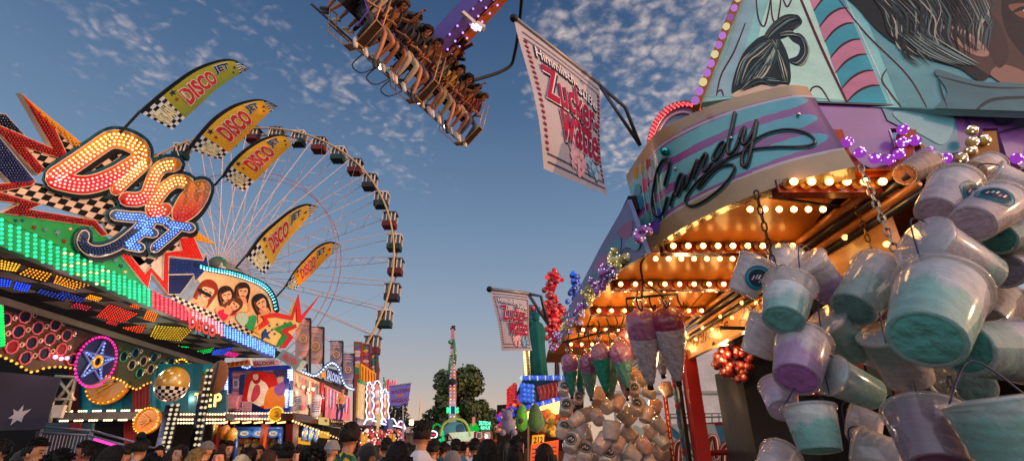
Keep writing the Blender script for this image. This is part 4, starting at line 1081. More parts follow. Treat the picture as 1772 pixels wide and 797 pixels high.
for kd in ('stand', 'armup', 'sit', 'situp'):
    J, E, hc = figure(kd)
    body = skin_mesh('body_' + kd, J, E, 'pelvis', .0125, head_extra(hc), None, face_col(hc))
    tor = [('pelvis', 'waist'), ('waist', 'chest'), ('chest', 'neckb'), ('chest', 'shol'), ('chest', 'shor')]
    J2 = dict(J)
    for n in 'lr':
        p = J['sho' + n][0].lerp(J['elb' + n][0], .62); J2['slv' + n] = (p, .06); tor.append(('sho' + n, 'slv' + n))
    J2['neckb'] = (J['neckb'][0] + V((0, .0, .105)), (.062, .06)); J2['pelvis'] = (J['pelvis'][0] - V((0, 0, .0)), (.155, .115))
    shirt = garment('shirt_' + kd, J2, tor, 'pelvis', .016)
    leg = []; leg_s = []; J3 = dict(J2)
    for n in 'lr':
        leg += [('pelvis', 'hip' + n), ('hip' + n, 'thigh' + n), ('thigh' + n, 'knee' + n), ('knee' + n, 'calf' + n), ('calf' + n, 'ankle' + n)]
        J3['cut' + n] = (J['thigh' + n][0].lerp(J['knee' + n][0], .55), .08); leg_s += [('pelvis', 'hip' + n), ('hip' + n, 'thigh' + n), ('thigh' + n, 'cut' + n)]
    J3['pelvis'] = (J['pelvis'][0], (.16, .118))
    trousers = garment('trousers_' + kd, J3, leg, 'pelvis', .014); shorts = garment('shorts_' + kd, J3, leg_s, 'pelvis', .018)
    shoe = []
    for n in 'lr':
        bs = MB('rubber', (.8, .8, .8), True)
        h, t = J['heel' + n][0], J['toe' + n][0]; d = (t - h); M = frame_of(d)
        bs.tube([h - d * .28 + V((0, 0, .005)), h + V((0, 0, .0)), h.lerp(t, .5), t, t + d * .2], [.035, .052, .048, .046, .02], 8)
        so = bs.build('t', None, (0, 0, 0)); shoe.append(so.data); bpy.data.objects.remove(so)
    PROTO[kd] = dict(body=body, shirt=shirt, trousers=trousers, shorts=shorts, shoe=shoe, hc=hc, J=J, hair={})
    for hk in (HAIRS if not kd.startswith('sit') else ('short', 'long', 'curly')): PROTO[kd]['hair'][hk] = hair_mesh(hk, hc)
_sm = {}
def solid(base, col, pat=None):
    """a plain dyed version of a material, as object-level slot"""
    key = (base, lin(col), pat)
    if key in _sm: return _sm[key]
    m = MATS[base].copy(); m.name = base + '_dyed'
    N = m.node_tree.nodes; L = m.node_tree.links
    at = [n for n in N if n.type == 'ATTRIBUTE'][0]; sc_ = [n for n in N if n.type == 'VECT_MATH'][0]
    if pat:
        tc = N.new('ShaderNodeTexCoord'); vo = N.new('ShaderNodeTexVoronoi'); vo.inputs['Scale'].default_value = 22; L.new(tc.outputs['Object'], vo.inputs['Vector'])
        cr = N.new('ShaderNodeValToRGB'); cr.color_ramp.interpolation = 'CONSTANT'; L.new(vo.outputs['Color'], cr.inputs[0])
        e = cr.color_ramp.elements; e[0].color = (*lin(pat[0]), 1); e[1].color = (*lin(pat[1]), 1); e[1].position = .45
        for i, c in enumerate(pat[2:]):
            q = e.new(.6 + .15 * i); q.color = (*lin(c), 1)
        L.new(cr.outputs[0], sc_.inputs[0])
    else:
        for l in list(sc_.inputs[0].links): L.remove(l)
        sc_.inputs[0].default_value = lin(col)
    _sm[key] = m
    return m
def skin_mat(tone):
    key = ('skin', lin(tone), 't')
    if key in _sm: return _sm[key]
    m = MATS['skin'].copy(); N = m.node_tree.nodes; L = m.node_tree.links
    at = [n for n in N if n.type == 'ATTRIBUTE'][0]; sc_ = [n for n in N if n.type == 'VECT_MATH'][0]
    mu = N.new('ShaderNodeVectorMath'); mu.operation = 'MULTIPLY'; L.new(at.outputs['Color'], mu.inputs[0])
    c = lin(tone); mu.inputs[1].default_value = tuple(c[i] / SKIN[i] for i in range(3)); L.new(mu.outputs[0], sc_.inputs[0])
    _sm[key] = m
    return m
def person(kind, loc, rot, scale, label, hair='short', haircol='#1c130e', top='#888888', leg='#23283a', legs='trousers', shoes='#d8d0c8', tone='#b07a58', pat=None, group=None, extra=()):
    P = PROTO[kind]
    o = bpy.data.objects.new('person', P['body']); COL.objects.link(o); tag(o, label, 'person', group)
    o.location = loc; o.scale = (scale,) * 3
    if isinstance(rot, Matrix): o.rotation_euler = rot.to_euler()
    else: o.rotation_euler = (0, 0, rot)
    o.material_slots[0].link = 'OBJECT'; o.material_slots[0].material = skin_mat(tone)
    for nm, me, base, col, pt in (('shirt', P['shirt'], 'cloth', top, pat), (legs, P[legs], 'cloth', leg, None), ('shoe', P['shoe'][0], 'rubber', shoes, None), ('shoe', P['shoe'][1], 'rubber', shoes, None), ('hair' if hair not in ('cap', 'beanie', 'scarf') else {'cap': 'cap', 'beanie': 'beanie', 'scarf': 'headscarf'}[hair], P['hair'][hair], 'hair' if hair not in ('cap', 'beanie', 'scarf') else 'cloth', haircol, None)):
        c = bpy.data.objects.new(nm, me); COL.objects.link(c); c.parent = o
        c.material_slots[0].link = 'OBJECT'; c.material_slots[0].material = solid(base, col, pt)
    return o
# ---------------------------------------------------------------- riders on the swing
SEATL = 10
sm_ = MB('rubber', '#1a1a20', True)
sm_.box((0, .17, .28), (.42, .09, .95)); sm_.box((0, -.05, -.13), (.42, .46, .08)); sm_.ball((0, .15, .70), .17, 10, 6, sq=(1, .6, .9))
sp = sm_.build('seat', None, (0, 0, 0)); seat_me = sp.data; bpy.data.objects.remove(sp)
hm = MB('rubber', '#26222e', True)
for s in (-1, 1): hm.tube(crs([V((s * .11, .16, .62)), V((s * .12, -.02, .58)), V((s * .13, -.17, .40)), V((s * .13, -.19, .12)), V((s * .09, -.2, .04))], 4), .032, 6)
hm.tube([V((-.12, -.2, .08)), V((.12, -.2, .08))], .035, 6); hm.set('#7a5ac0', 'dull_metal').tube([V((-.27, .1, .2)), V((-.27, -.4, .1)), V((-.27, -.5, -.3))], .02, 5)
hp = hm.build('harness', None, (0, 0, 0)); har_me = hp.data; bpy.data.objects.remove(hp)
TOPS = [('white', '#c8c0b8'), ('black', '#17171c'), ('yellow', '#c8982a'), ('red', '#9a2a22'), ('navy', '#1c2440'), ('grey', '#77767a'), ('orange', '#b85a22'), ('olive', '#5a5a34'), ('pink', '#c0808a'), ('light blue', '#7a98b8')]
k = 0
for side in (1, -1):
    for i in range(SEATL):
        f = (i + .5) / SEATL; f = f + (.035 if f > .5 else -.035) * .6
        p = nearP + RA * RL_ * f + RF * side * .34 + RU * .12
        fw = RF * side; lean = (RU + fw * .12).normalized(); fw2 = (fw - lean * fw.dot(lean)).normalized(); rt = lean.cross(fw2)
        M = Matrix((-rt if False else rt, -fw2, lean)).transposed()
        M4 = M.to_4x4()
        s_ = put('seat', seat_me, swing, p); s_.rotation_euler = M.to_euler()
        h_ = bpy.data.objects.new('harness', har_me); COL.objects.link(h_); h_.parent = s_
        tn, tcol = TOPS[(k * 7 + (3 if side < 0 else 0)) % 10]
        wc = ['first', 'second', 'third', 'fourth', 'fifth', 'sixth', 'seventh', 'eighth', 'ninth', 'tenth'][i]
        lb = f'rider in {tn} top, {wc} seat from the high end of the {"sunlit" if side > 0 else "shaded"} swing row'
        lc = ['#23283a', '#8a7a60', '#14141a', '#b0a490', '#3a4a6a'][k % 5]
        person('situp' if k % 3 == 1 else 'sit', p, M, 1.1, lb, ('short', 'long', 'short', 'curly')[k % 4], ['#1c130e', '#2a1a10', '#4a3018', '#120c0a'][(k + 1) % 4], tcol, lc, 'shorts' if k % 3 else 'trousers', ['#d0c8c0', '#22222a', '#a8a09a'][k % 3], ['#c08058', '#a86e4c', '#8a5638'][k % 3])
        k += 1
# ================================================================ saloon game stall
sal = thing('saloon_stall', 'two storey saloon game stall with blue bulb frames over painted scenes', 'stall', (-9.5, 24, 0))
S1 = pY(22.0); S2 = pX(-9.5)
b = MB('matte_paint', '#3a2a22'); b.box((-11.1, 26.0, 4.0), (2.9, 7.6, 1.75)); b.build('upper_body', sal)
def frame(fn, outer, w_, col, nm, th=.15):
    b = MB('glossy_paint', col); n = len(outer)
    for i in range(n):
        p, q = V(outer[i]), V(outer[(i + 1) % n]); d = (q - p).normalized(); q2 = V((-d.y, d.x)) * w_ / 2
        b.slab(fn, [p - q2 - d * w_ / 2, q - q2 + d * w_ / 2, q + q2 + d * w_ / 2, p + q2 - d * w_ / 2], .10 + .004 * i, th)
    return b.build(nm, sal)
q1 = [(394, 634), (501, 631), (499, 713), (389, 713)]
b = MB('painted_board', '#7a5a70'); b.slab(S1, q1, .02, .1); sc1 = b.build('scene_board', sal)
frame(S1, [(397, 637), (497, 635), (494, 710), (391, 711)], 8, '#14308f', 'blue_frame')
bulbs(sal, [(S1(x + 4 * (j - 1), y, .14), '#cfe0ff') for (x, y0, y1) in [(393, 652, 706), (503, 640, 655), (499, 675, 706)] for j in range(2) for y in range(y0, y1, 4)] + [(S1(x, 634 + (x % 3), .14), '#9fc0ff') for x in range(420, 435, 4)], .07, 'glow', 'frame_bulb')
pn = MB('painted_board'); L_ = [.03]
def pt(poly, col, sm=True, fn=S1):
    L_[0] += .003; pn.set(col).sheet(fn, crs([V(p) for p in poly], 4, True) if sm else poly, L_[0])
for i in range(10): pt([(402, 645 + i * 6.4), (424, 645 + i * 6.4), (424, 650.5 + i * 6.4), (402, 650.5 + i * 6.4)], ['#b07a90', '#9a6a80', '#c890a0'][i % 3], False)
for i in range(6): pt([(478, 640 + i * 8), (498, 640 + i * 8), (498, 646 + i * 8), (478, 646 + i * 8)], ['#8a6a90', '#a87aa0'][i % 2], False)
pt([(403, 655), (413, 655), (413, 671), (403, 671)], '#d0b0b8', False); pt([(405, 658), (411, 658), (411, 668), (405, 668)], '#6a6a9a', False)
pt([(416, 648), (424, 646), (421, 700), (412, 704)], '#1f3a6a', False)
pt([(430, 648), (470, 646), (490, 660), (492, 708), (424, 708)], '#c01a14')
pt([(434, 660), (446, 655), (462, 665), (466, 690), (452, 702), (436, 698), (428, 690)], '#e8c8a8'); pt([(440, 668), (448, 665), (450, 680), (440, 694), (434, 690)], '#c03a4a')
pt([(437, 646), (447, 645), (451, 658), (443, 664), (437, 658)], '#9a1a1a'); pt([(438, 648), (446, 647), (447, 654), (442, 657), (438, 654)], '#d8a890')
pt([(462, 676), (480, 668), (494, 690), (486, 710), (458, 708)], '#d8701a'); pt([(478, 648), (492, 646), (494, 656), (486, 660), (479, 656)], '#4a3a6a'); pt([(480, 652), (490, 651), (490, 660), (484, 664), (480, 660)], '#c89078')
pt([(474, 640), (498, 640), (494, 649), (478, 650)], '#3a2a4a'); pt([(476, 668), (490, 660), (494, 672), (486, 684), (476, 680)], '#8a4a8a')
pt([(436, 696), (464, 710), (436, 711)], '#0e1838', False); pt([(420, 694), (436, 694), (435, 711), (418, 711)], '#c89090', False)
for i in range(5): pt([(420, 696 + i * 3), (434, 696 + i * 3), (434, 697 + i * 3), (420, 697 + i * 3)], '#a06a70', False)
pn.build('scene_painting', sc1)
# cart wheel and barrel in relief
b = MB('glossy_paint', '#c8889a'); C = V((410, 700)); b.stroke(S1, [(C.x + 10 * cos(2 * pi * k / 16), C.y + 10 * sin(2 * pi * k / 16)) for k in range(16)], 1.2, .04, .16, 1, closed=True)
for k in range(4): b.stroke(S1, [(C.x + 9 * cos(pi * k / 4), C.y + 9 * sin(pi * k / 4)), (C.x - 9 * cos(pi * k / 4), C.y - 9 * sin(pi * k / 4))], .8, .03, .15, 1)
b.build('cart_wheel', sal)
b = MB('glossy_paint', '#b87888'); b.lathe([(.30, -.42), (.36, 0), (.30, .42)], S1(398, 695, .2), (1, 0, 0), 14); b.build('barrel', sal)
b = MB('painted_board', '#c8a0a8'); b.slab(S1, [(437, 623), (480, 622), (484, 631), (438, 634)], .2, .08); b.set('#8a1a2a').text('SALOON', S1, [(439, 633), (475, 630), (474, 624), (439, 626)], .21, bold=.04); b.build('name_board', sal)
b = MB('glossy_paint', '#d8942a'); b.slab(S1, [(386, 628), (430, 622), (432, 631), (392, 635)], .15, .1)
for i in range(5): b.set('#c8401a').slab(S1, [(392 + i * 8, 627 - i), (397 + i * 8, 626 - i), (396 + i * 8, 633 - i), (392 + i * 8, 634 - i)], .17 + .004 * i, .05)
b.build('flame_trim', sal)
# side face with the arched blue band
b = MB('painted_board', '#c9a98a'); b.slab(S2, [(508, 638), (604, 686), (606, 727), (505, 713)], .02, .1); sc2 = b.build('scene_board', sal)
arch2 = [(506, 634), (530, 645), (545, 649), (556, 642), (566, 631), (576, 627), (586, 636), (592, 655), (600, 668), (612, 673)]
b = MB('glossy_paint', '#1c50a8'); b.stroke(S2, arch2, 3.2, .12, .05, 6); b.set('#14308f').stroke(S2, [(505, 636), (502, 712)], 4, .1, .06, 2); b.build('blue_band', sal)
bulbs(sal, [(p, '#e0f0ff') for p in along(S2, [(x, y + .5) for x, y in arch2], .3, .2, 6)] + [(S2(504 + dx, y, .2), '#cfe0ff') for dx in (-1.5, 1.5) for y in list(range(640, 660, 4)) + list(range(676, 704, 4))], .075, 'glow', 'band_bulb')
b = MB('painted_board', '#0c1438'); b.slab(S2, [(557, 652), (570, 636), (584, 640), (590, 668), (556, 650)], .05, .06); b.set('#c8922a').slab(S2, [(556, 644), (564, 640), (564, 655), (556, 652)], .1, .06)
b.mat = 'glow_soft'; b.set('#d0d4ff').text('SALOON', S2, [(565, 655), (588, 664), (588, 650), (567, 638)], .09, bold=.05); b.build('arch_sign', sal)
pn = MB('painted_board'); L_ = [.03]
for i in range(16):
    x = 512 + i * 5.6; y0 = 650 + i * 2.5; c = ['#d8c0a0', '#a89a80', '#c87a6a', '#8a8070', '#e0c8a8', '#b05a4a', '#7a8a7a', '#d0b090'][i % 8]
    pt([(x, y0), (x + 4.5, y0 + 3), (x + 5, y0 + 28), (x + 3, y0 + 48 - i), (x - 1, y0 + 40 - i)], c, True, S2)
for i in range(30):
    x = 512 + rnd.random() * 86; y = 660 + (x - 512) * .3 + rnd.random() * 40
    pt([(x, y), (x + 3 + 3 * rnd.random(), y + 1), (x + 3, y + 6 + 4 * rnd.random()), (x - 1, y + 4)], rnd.choice(['#d84a4a', '#f0e0d0', '#4a5a8a', '#8a6a4a', '#c8b890', '#e0a0a0', '#30406a']), True, S2)
for i in range(7): pt([(509 + (i % 2) * 3, 686 + i * 3.6), (521, 684 + i * 3.6), (522, 686 + i * 3.6), (510, 688.5 + i * 3.6)], '#16181a', False, S2)
pt([(563, 666), (606, 688), (606, 727), (562, 722)], '#c85a6a', False, S2)
for i in range(14): pt([(566 + i * 2.8, 672 + i * 1.4), (568 + i * 2.8, 673 + i * 1.4), (567 + i * 2.8, 700 + i), (565.5 + i * 2.8, 700 + i)], ['#e0a0b0', '#b02a50', '#e8d0d0', '#a04a8a'][i % 4], True, S2)
pn.build('scene_painting', sc2)
b = MB('glossy_paint', '#a81a1a'); b.tube([S2(557, 662, .3), S2(556, 712, .3)], .12, 8); b.build('red_column', sal)
# barber pole, medallion
b = MB('glossy_paint', smooth=True); A_, B_ = aty(546, 716, 22.6), aty(548, 693, 22.6); ax = B_ - A_; n = 14
for i in range(n): b.set(['#b01a2a', '#d8d4d0', '#1a4a9a', '#d8d4d0'][i % 4]); b.lathe([(.19, ax.length * i / n), (.19, ax.length * (i + 1) / n)], A_, ax, 12)
b.set('#d0ccd0').ball(B_ + V((0, 0, .1)), .2, 10, 6); b.set('#d0ccd0').ball(A_, .2, 10, 6); b.build('barber_pole', sal)
C = S1(479, 716, .5); b = MB('glossy_paint', '#c8901c'); b.lathe([(.3, 0), (.3, .06), (.25, .08), (.24, .05), (.01, .05)], C, (0, -1, 0), 24)
b.set('#8a5a10').text('2', S1, [(475, 720), (483, 720), (483, 711), (475, 711)], .58, bold=.03); md = b.build('medallion', sal)
bulbs(md, [(C + V((cos(2 * pi * k / 20) * .28, -.1, sin(2 * pi * k / 20) * .28)), '#ffcc40') for k in range(20)], .05, 'glow', 'rim_bulb')
# awning rows
b = MB('painted_board', '#3a1c16'); b.slab(S1, [(372, 714), (505, 713), (506, 727), (372, 727)], .45, .5); b.slab(S2, [(507, 714), (612, 731), (612, 740), (507, 727)], .45, .5); b.build('awning_board', sal)
b = MB('painted_board'); [b.set(['#8a5a7a', '#5a4a6a', '#7a4a5a'][i % 3]).slab(S1, [(378 + i * 18, 716.5), (394 + i * 18, 716.5), (394 + i * 18, 722), (378 + i * 18, 722)], .47, .03) for i in range(7)]; b.build('name_strip', sal)
bulbs(sal, [(S1(x, y, .5), '#ffd8b0') for y in (714.5, 724) for x in range(374, 505, 5)] + [(S2(507 + 5 * i, 727.5 + 4.6 * i * .42, .5), '#ffc880') for i in range(22)], .08, 'glow', 'awning_bulb', 90)
b = MB('glow_cast', '#ffc070')
for i in range(6): b.beam(S1(380 + i * 20, 731, .1), S1(394 + i * 20, 729.5, .1), .06, .05)
b.build('tube_lamp', sal)
for i, (x, y, w_, h_) in enumerate([(564, 727, 11, 12), (608, 733, 10, 12)]):
    b = MB('glow_soft', '#e8c878'); b.slab(S2, [(x - w_ / 2, y - h_ / 2), (x + w_ / 2, y - h_ / 2 + 2), (x + w_ / 2, y + h_ / 2 + 2), (x - w_ / 2, y + h_ / 2)], .7, .2); b.set('#5a3a1a', 'painted_board').sheet(S2, [(x - 2, y - 3), (x + 3, y - 2), (x + 2, y + 3), (x - 3, y + 2)], .71); b.build('lantern', sal)
b = MB('painted_board', '#4a1a14'); b.slab(S2, [(570, 724), (604, 731), (604, 736), (570, 729)], .6, .1)
b.mat = 'glow_soft'
for i in range(9): b.set('#ffc070').sheet(S2, [(573 + i * 3.4, 726 + i * .7), (575 + i * 3.4, 726.4 + i * .7), (575 + i * 3.4, 730 + i * .7), (573 + i * 3.4, 729.6 + i * .7)], .61)
b.build('lamp_strip', sal)
# ground floor: posts, showcase, ovals, plush
b = MB('painted_board', '#5c1712')
for x0, x1, yb, fn, k in [(372, 364, 800, S1, .5), (458, 449, 800, S1, .5), (512, 510, 800, S2, .4)]: b.slab(fn, [(x0 - 5, 732), (x0 + 5, 732), (x1 + 5, yb), (x1 - 5, yb)], k, .3)
b.build('post', sal); 
b = MB('glow_soft', '#ff5a1a'); b.slab(S1, [(460, 738), (464, 738), (457, 780), (453, 780)], .53, .02); b.build('post_light', sal)
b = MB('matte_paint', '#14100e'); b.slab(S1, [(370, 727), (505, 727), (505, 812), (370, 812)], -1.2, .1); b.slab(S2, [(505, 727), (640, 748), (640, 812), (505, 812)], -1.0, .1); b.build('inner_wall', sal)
b = MB('glossy_paint', '#2450a0')
for p, q in [((411, 742), (405, 800)), ((487, 742), (480, 800)), ((409, 741), (489, 741))]: b.tube([S1(*p, .35), S1(*q, .35)], .09, 6)
b.slab(S1, [(411, 743), (487, 743), (486, 755), (410, 755)], .33, .06); b.build('showcase_frame', sal)
for i in range(3):
    c = S1(423 + i * 25, 749, .4); b = MB('glossy_paint', '#2a6ac0'); b.add([c + V((cos(2 * pi * k / 18) * .30, -.01, sin(2 * pi * k / 18) * .16)) for k in range(18)], [list(range(18))]); b.mat = 'glow_soft'; b.set('#e8c8b0').add([c + V((cos(2 * pi * k / 18) * .18, -.02, sin(2 * pi * k / 18) * .09)) for k in range(18)], [list(range(18))]); b.set('#3a2a4a', 'painted_board').text('365', pY(21.5), [(419 + i * 25, 751), (427 + i * 25, 751), (427 + i * 25, 747), (419 + i * 25, 747)], .0, bold=.03); b.build('oval_sign', sal)
for i in range(3):
    c = S2(526 + i * 10, 749 + i * 1.5, .3); b = MB('glossy_paint', '#3a70c0'); b.lathe([(.30, 0), (.30, .05), (.2, .06)], c, (1, 0, 0), 16); b.set('#d8a040').lathe([(.15, .06), (.1, .08), (.01, .09)], c, (1, 0, 0), 10); b.build('round_sign', sal)
for x0, y0, w_ in [(519, 756, 18), (556, 745, 14), (570, 760, 14)]:
    b = MB('glow_soft', '#f0b030'); b.slab(S2, [(x0, y0), (x0 + w_, y0 + w_ * .12), (x0 + w_, y0 + w_ * .12 + 11), (x0, y0 + 11)], .2, .1); b.set('#c03a1a', 'painted_board').sheet(S2, [(x0 + 2, y0 + 3), (x0 + w_ - 2, y0 + 5), (x0 + w_ - 2, y0 + 8), (x0 + 2, y0 + 6)], .21); b.build('lit_panel', sal)
b = MB('fluff', smooth=True)
for i in range(70):
    x = 408 + rnd.random() * 78; y = 760 + rnd.random() * 34; c = S1(x, y, -.3 - .3 * rnd.random()); b.set(rnd.choice(['#7a5a3a', '#b08a50', '#3a2a20', '#8a6a60', '#c09a70', '#5a4a3a', '#a05a40', '#4a5a6a'])); r = .1 + .06 * rnd.random(); b.ball(c, r, 8, 6); b.ball(c + V((0, -.04, r * 1.25)), r * .7, 8, 6); [b.ball(c + V((s * r * .5, -.03, r * 1.85)), r * .25, 6, 4) for s in (-1, 1)]
tag(b.build('plush_toys'), 'heap of brown plush toys piled in the saloon showcase', 'plush toys', kind='stuff')
hang = [(388, 748, '#c8781a'), (400, 753, '#d89a2a'), (366, 744, '#b8a020'), (352, 742, '#c02a18'), (358, 756, '#b8902a'), (298, 752, '#c8601a'), (300, 745, '#1d6a3a'), (296, 768, '#a83018')]
nm_ = ['orange', 'amber', 'lime yellow', 'red', 'mustard', 'dark orange', 'green', 'brick red']
for i, (x, y, c) in enumerate(hang):
    p = aty(x, y, 20.8); b = MB('foil', c, True); b.lathe([(.01, -.28), (.16, -.2), (.22, 0), (.17, .2), (.03, .3)], p, (.2, 0, 1), 12); b.set('#2a2018').tube([p + V((.05, 0, .28)), p + V((.05, 0, .8))], .01, 4)
    tag(b.build('prize_balloon'), f'{nm_[i]} foil prize balloon hanging under the stall awning beside the posts', 'balloon', 'prize balloons under the stall awnings')
lamp(S1(445, 668, 1.6), 70, (1, .85, .85)); lamp(S2(540, 680, 1.5), 70, (1, .86, .72)); lamp(S2(590, 690, 1.5), 60, (1, .8, .8)); lamp(S1(440, 745, .9), 22, (1, .8, .5)); lamp(S2(560, 748, 1.0), 35, (1, .75, .4)); lamp(S2(650, 690, 2.0), 160, (.95, .9, 1)); lamp(S2(660, 750, 1.2), 70, (1, .6, .6))  # fill lights added before the saloon faces and the neon booth
# cowboy mannequin on the awning
J_ = PROTO['stand']; cp = S2(585, 733, .75); zt = S2(582, 664, .75).z
person('stand', cp, R(70), (zt - cp.z) / 1.82, 'life size cowboy dummy in tan jacket and blue jeans standing on the saloon awning', 'cap', '#2a1a10', '#a8743a', '#1c2f6a', 'trousers', '#3a2414')
b = MB('cloth', '#2a1a10', True); hs = (zt - cp.z) / 1.82; b.lathe([(.20, 0), (.21, .012), (.11, .03), (.095, .12), (.03, .14)], cp + V((.01, 0, 1.70 * hs)), (0, 0, 1), 16); tag(b.build('cowboy_hat'), 'dark brown cowboy hat worn by the dummy on the saloon awning', 'hat')
# small slanted box sign at the corner
b = MB('glossy_paint', '#7a8a80'); P = pY(20.5); b.slab(P, [(478, 618), (490, 604), (523, 622), (512, 640)], 0, .5); b.set('#c8401a').text('SALOON', P, [(488, 620), (512, 632), (516, 622), (491, 609)], .02, bold=.06); b.build('corner_sign', sal)

# ================================================================ hanging banners above the stalls
bann = [(512, 551, 536, 617, '#c8948a', 24, 'rust brown hanging banner with a pale ring, nearest the mural burst'), (531, 566, 559, 629, '#c09690', 26, 'brown hanging banner with a pale ring between two others'), (522, 613, 531, 636, '#b09090', 27, 'narrow hanging banner half hidden behind two brown banners'), (571, 590, 592, 634, '#9a8898', 29, 'grey violet hanging banner left of the saloon arch top'), (592, 612, 612, 664, '#8e7e9a', 31, 'dark violet hanging banner with a gold ring right of the saloon arch'), ]
for x0, y0, x1, y1, c, d, lb in bann:
    P = pY(d); t = thing('hanging_banner', lb, 'banner', P((x0 + x1) / 2, 700), 'ring banners above the stalls'); b = MB('banner_cloth', c, True); n = 8; vs = []
    for i in range(n + 1):
        for j in range(5): vs.append(P(x0 + (x1 - x0) * j / 4 - (y1 - y0) * .02 * i / n * (1 if x0 < 560 else 0), y0 + (y1 - y0) * i / n, .12 * sin(i * .8 + j)))
    b.add(vs, [[i * 5 + j, i * 5 + j + 1, (i + 1) * 5 + j + 1, (i + 1) * 5 + j] for i in range(n) for j in range(4)]); cl = b.build('banner_cloth', t)
    b = MB('banner_cloth', '#c89a5a'); cxm, cym, r = (x0 + x1) / 2, (y0 * .48 + y1 * .52), (x1 - x0) * .26
    b.stroke(P, [(cxm + r * cos(2 * pi * k / 14), cym + r * sin(2 * pi * k / 14)) for k in range(14)], r * .18, .02, .16, 1, closed=True); b.set('#b8864a').stroke(P, [(cxm - r * .4, cym + r * .3), (cxm, cym - r * .3), (cxm + r * .4, cym + r * .3)], r * .16, .02, .16, 3)
    for yy in (.14, .24, .84): b.set('#c0a090').stroke(P, [(x0 + 5, y0 + (y1 - y0) * yy), (x1 - 5, y0 + (y1 - y0) * yy)], .9, .02, .16, 2)
    b.build('banner_print', cl)
    b = MB('rubber', '#121216'); b.tube([P(x0, y0), P(x1 + 1, y0)], .05, 5); b.tube([P(x1 + 1, y0), P(x1 - 1, 745)], .06, 5); b.build('banner_pole', t)
# ticket tower of the wheel: three tall picture boxes
tb = thing('box_tower', 'cluster of tall printed box signs at the foot of the ferris wheel', 'sign', aty(632, 760, 45))
for x0, x1, y0, y1, c, k in [(612, 626, 590, 650, '#8a3a30', 0), (626, 640, 594, 655, '#5a2a4a', .5), (641, 651, 610, 650, '#3a3a40', 1)]:
    P = pY(44 + k); b = MB('painted_board', c); b.slab(P, [(x0, y0), (x1, y0 + 1), (x1, 770), (x0, 770)], 0, .9)
    bb = b.build('picture_box', tb); b = MB('painted_board')
    for i in range(9): b.set(rnd.choice(['#c8a04a', '#b84a3a', '#7a4a8a', '#3a7a5a', '#d0b0a0'])).sheet(P, crs([V((x0 + 2 + rnd.random() * 3, y0 + 4 + i * 6)), V((x1 - 3, y0 + 4 + i * 6)), V((x1 - 2 - rnd.random() * 3, y0 + 9 + i * 6)), V((x0 + 2, y0 + 8 + i * 6))], 3, True), .02 + i * .002)
    b.build('box_print', bb)

# ================================================================ neon arch booth, orange letters, duck game banner
neo = thing('neon_booth', 'game booth outlined by wavy white neon arches over prize walls', 'booth', (-9.5, 36, 0))
b = MB('painted_board', '#a8845a'); b.slab(S2, [(620, 690), (668, 690), (672, 735), (618, 735)], -.3, .15, '#8a7a80'); b.slab(S2, [(621, 660), (632, 664), (630, 725), (618, 722)], .0, .1, '#c8b070'); b.set('#2a8a4a').slab(S2, [(622, 655), (634, 661), (634, 666), (622, 661)], .05, .1); b.build('wall_panel', neo)
for x0, x1, yt in [(634, 645, 660), (646, 660, 658), (661, 672, 672)]:
    P = S2; b = MB('glow', '#e8e4ff'); pts = [(x0, 728), (x0 + .5, 690), (x0 + 1, yt + 8), ((x0 + x1) / 2, yt), (x1 - 1, yt + 9), (x1, 690), (x1 + .5, 728)]
    pts = [(x + (1.2 if i % 2 else -1.2), y) for i, (x, y) in enumerate(crs([V(p) for p in pts], 4))]; b.stroke(P, pts, .9, .06, .2, 1); b.build('neon_arch', neo)
    b = MB('painted_board', '#b87a4a'); b.slab(P, [(x0 + 2, 724), (x0 + 2.5, yt + 12), ((x0 + x1) / 2, yt + 4), (x1 - 2, yt + 13), (x1 - 1, 724)], .05, .1); ap = b.build('arch_panel', neo)
    b = MB('painted_board')
    for i in range(7): b.set(rnd.choice(['#d8c0a0', '#c04a3a', '#e0e0f0', '#c8a060', '#7080b0'])).sheet(P, crs([V((x0 + 3 + rnd.random() * 2, 676 + i * 6)), V((x1 - 4, 674 + i * 6)), V((x1 - 5, 680 + i * 6)), V((x0 + 4, 681 + i * 6))], 3, True), .07 + .003 * i)
    b.build('panel_painting', ap)
b = MB('glow', '#6a6aff'); b.stroke(S2, [(645.5, 662), (645.5, 722)], .8, .05, .22, 2); b.build('blue_neon', neo)
b = MB('glow', '#d8d8ff'); b.stroke(S2, [(630, 733), (634, 726), (642, 724), (650, 728), (660, 732), (676, 735), (690, 737), (702, 741)], 1.4, .06, .3, 5); b.stroke(S2, [(660, 731), (664, 723), (670, 731), (675, 726), (681, 724), (687, 733), (692, 728), (697, 730), (701, 739)], 1.2, .06, .32, 5); b.build('neon_wave', neo)
b = MB('glow_soft', '#ff4a70'); [b.set(c).sheet(S2, [(x - 2.5, y - 4), (x + 2.5, y - 4), (x + 2.5, y + 4), (x - 2.5, y + 4)], .25) for x, y, c in [(690, 733, '#e83a5a'), (697, 736, '#e85a4a')]]; b.build('lit_heart', neo)
b = MB('glow_soft', '#e0c080'); C = S2(655, 728, .6); b.add([C + V((0, cos(2 * pi * k / 16) * (.9 if k % 2 else .45), sin(2 * pi * k / 16) * (.8 if k % 2 else .4))) for k in range(16)], [list(range(16))]); b.build('lit_star', neo)
b = MB('painted_board', '#4a4a90'); b.slab(S2, [(672, 725), (680, 724), (680, 742), (672, 742)], .5, .3); b.build('violet_box', neo)
b = MB('fluff', smooth=True)
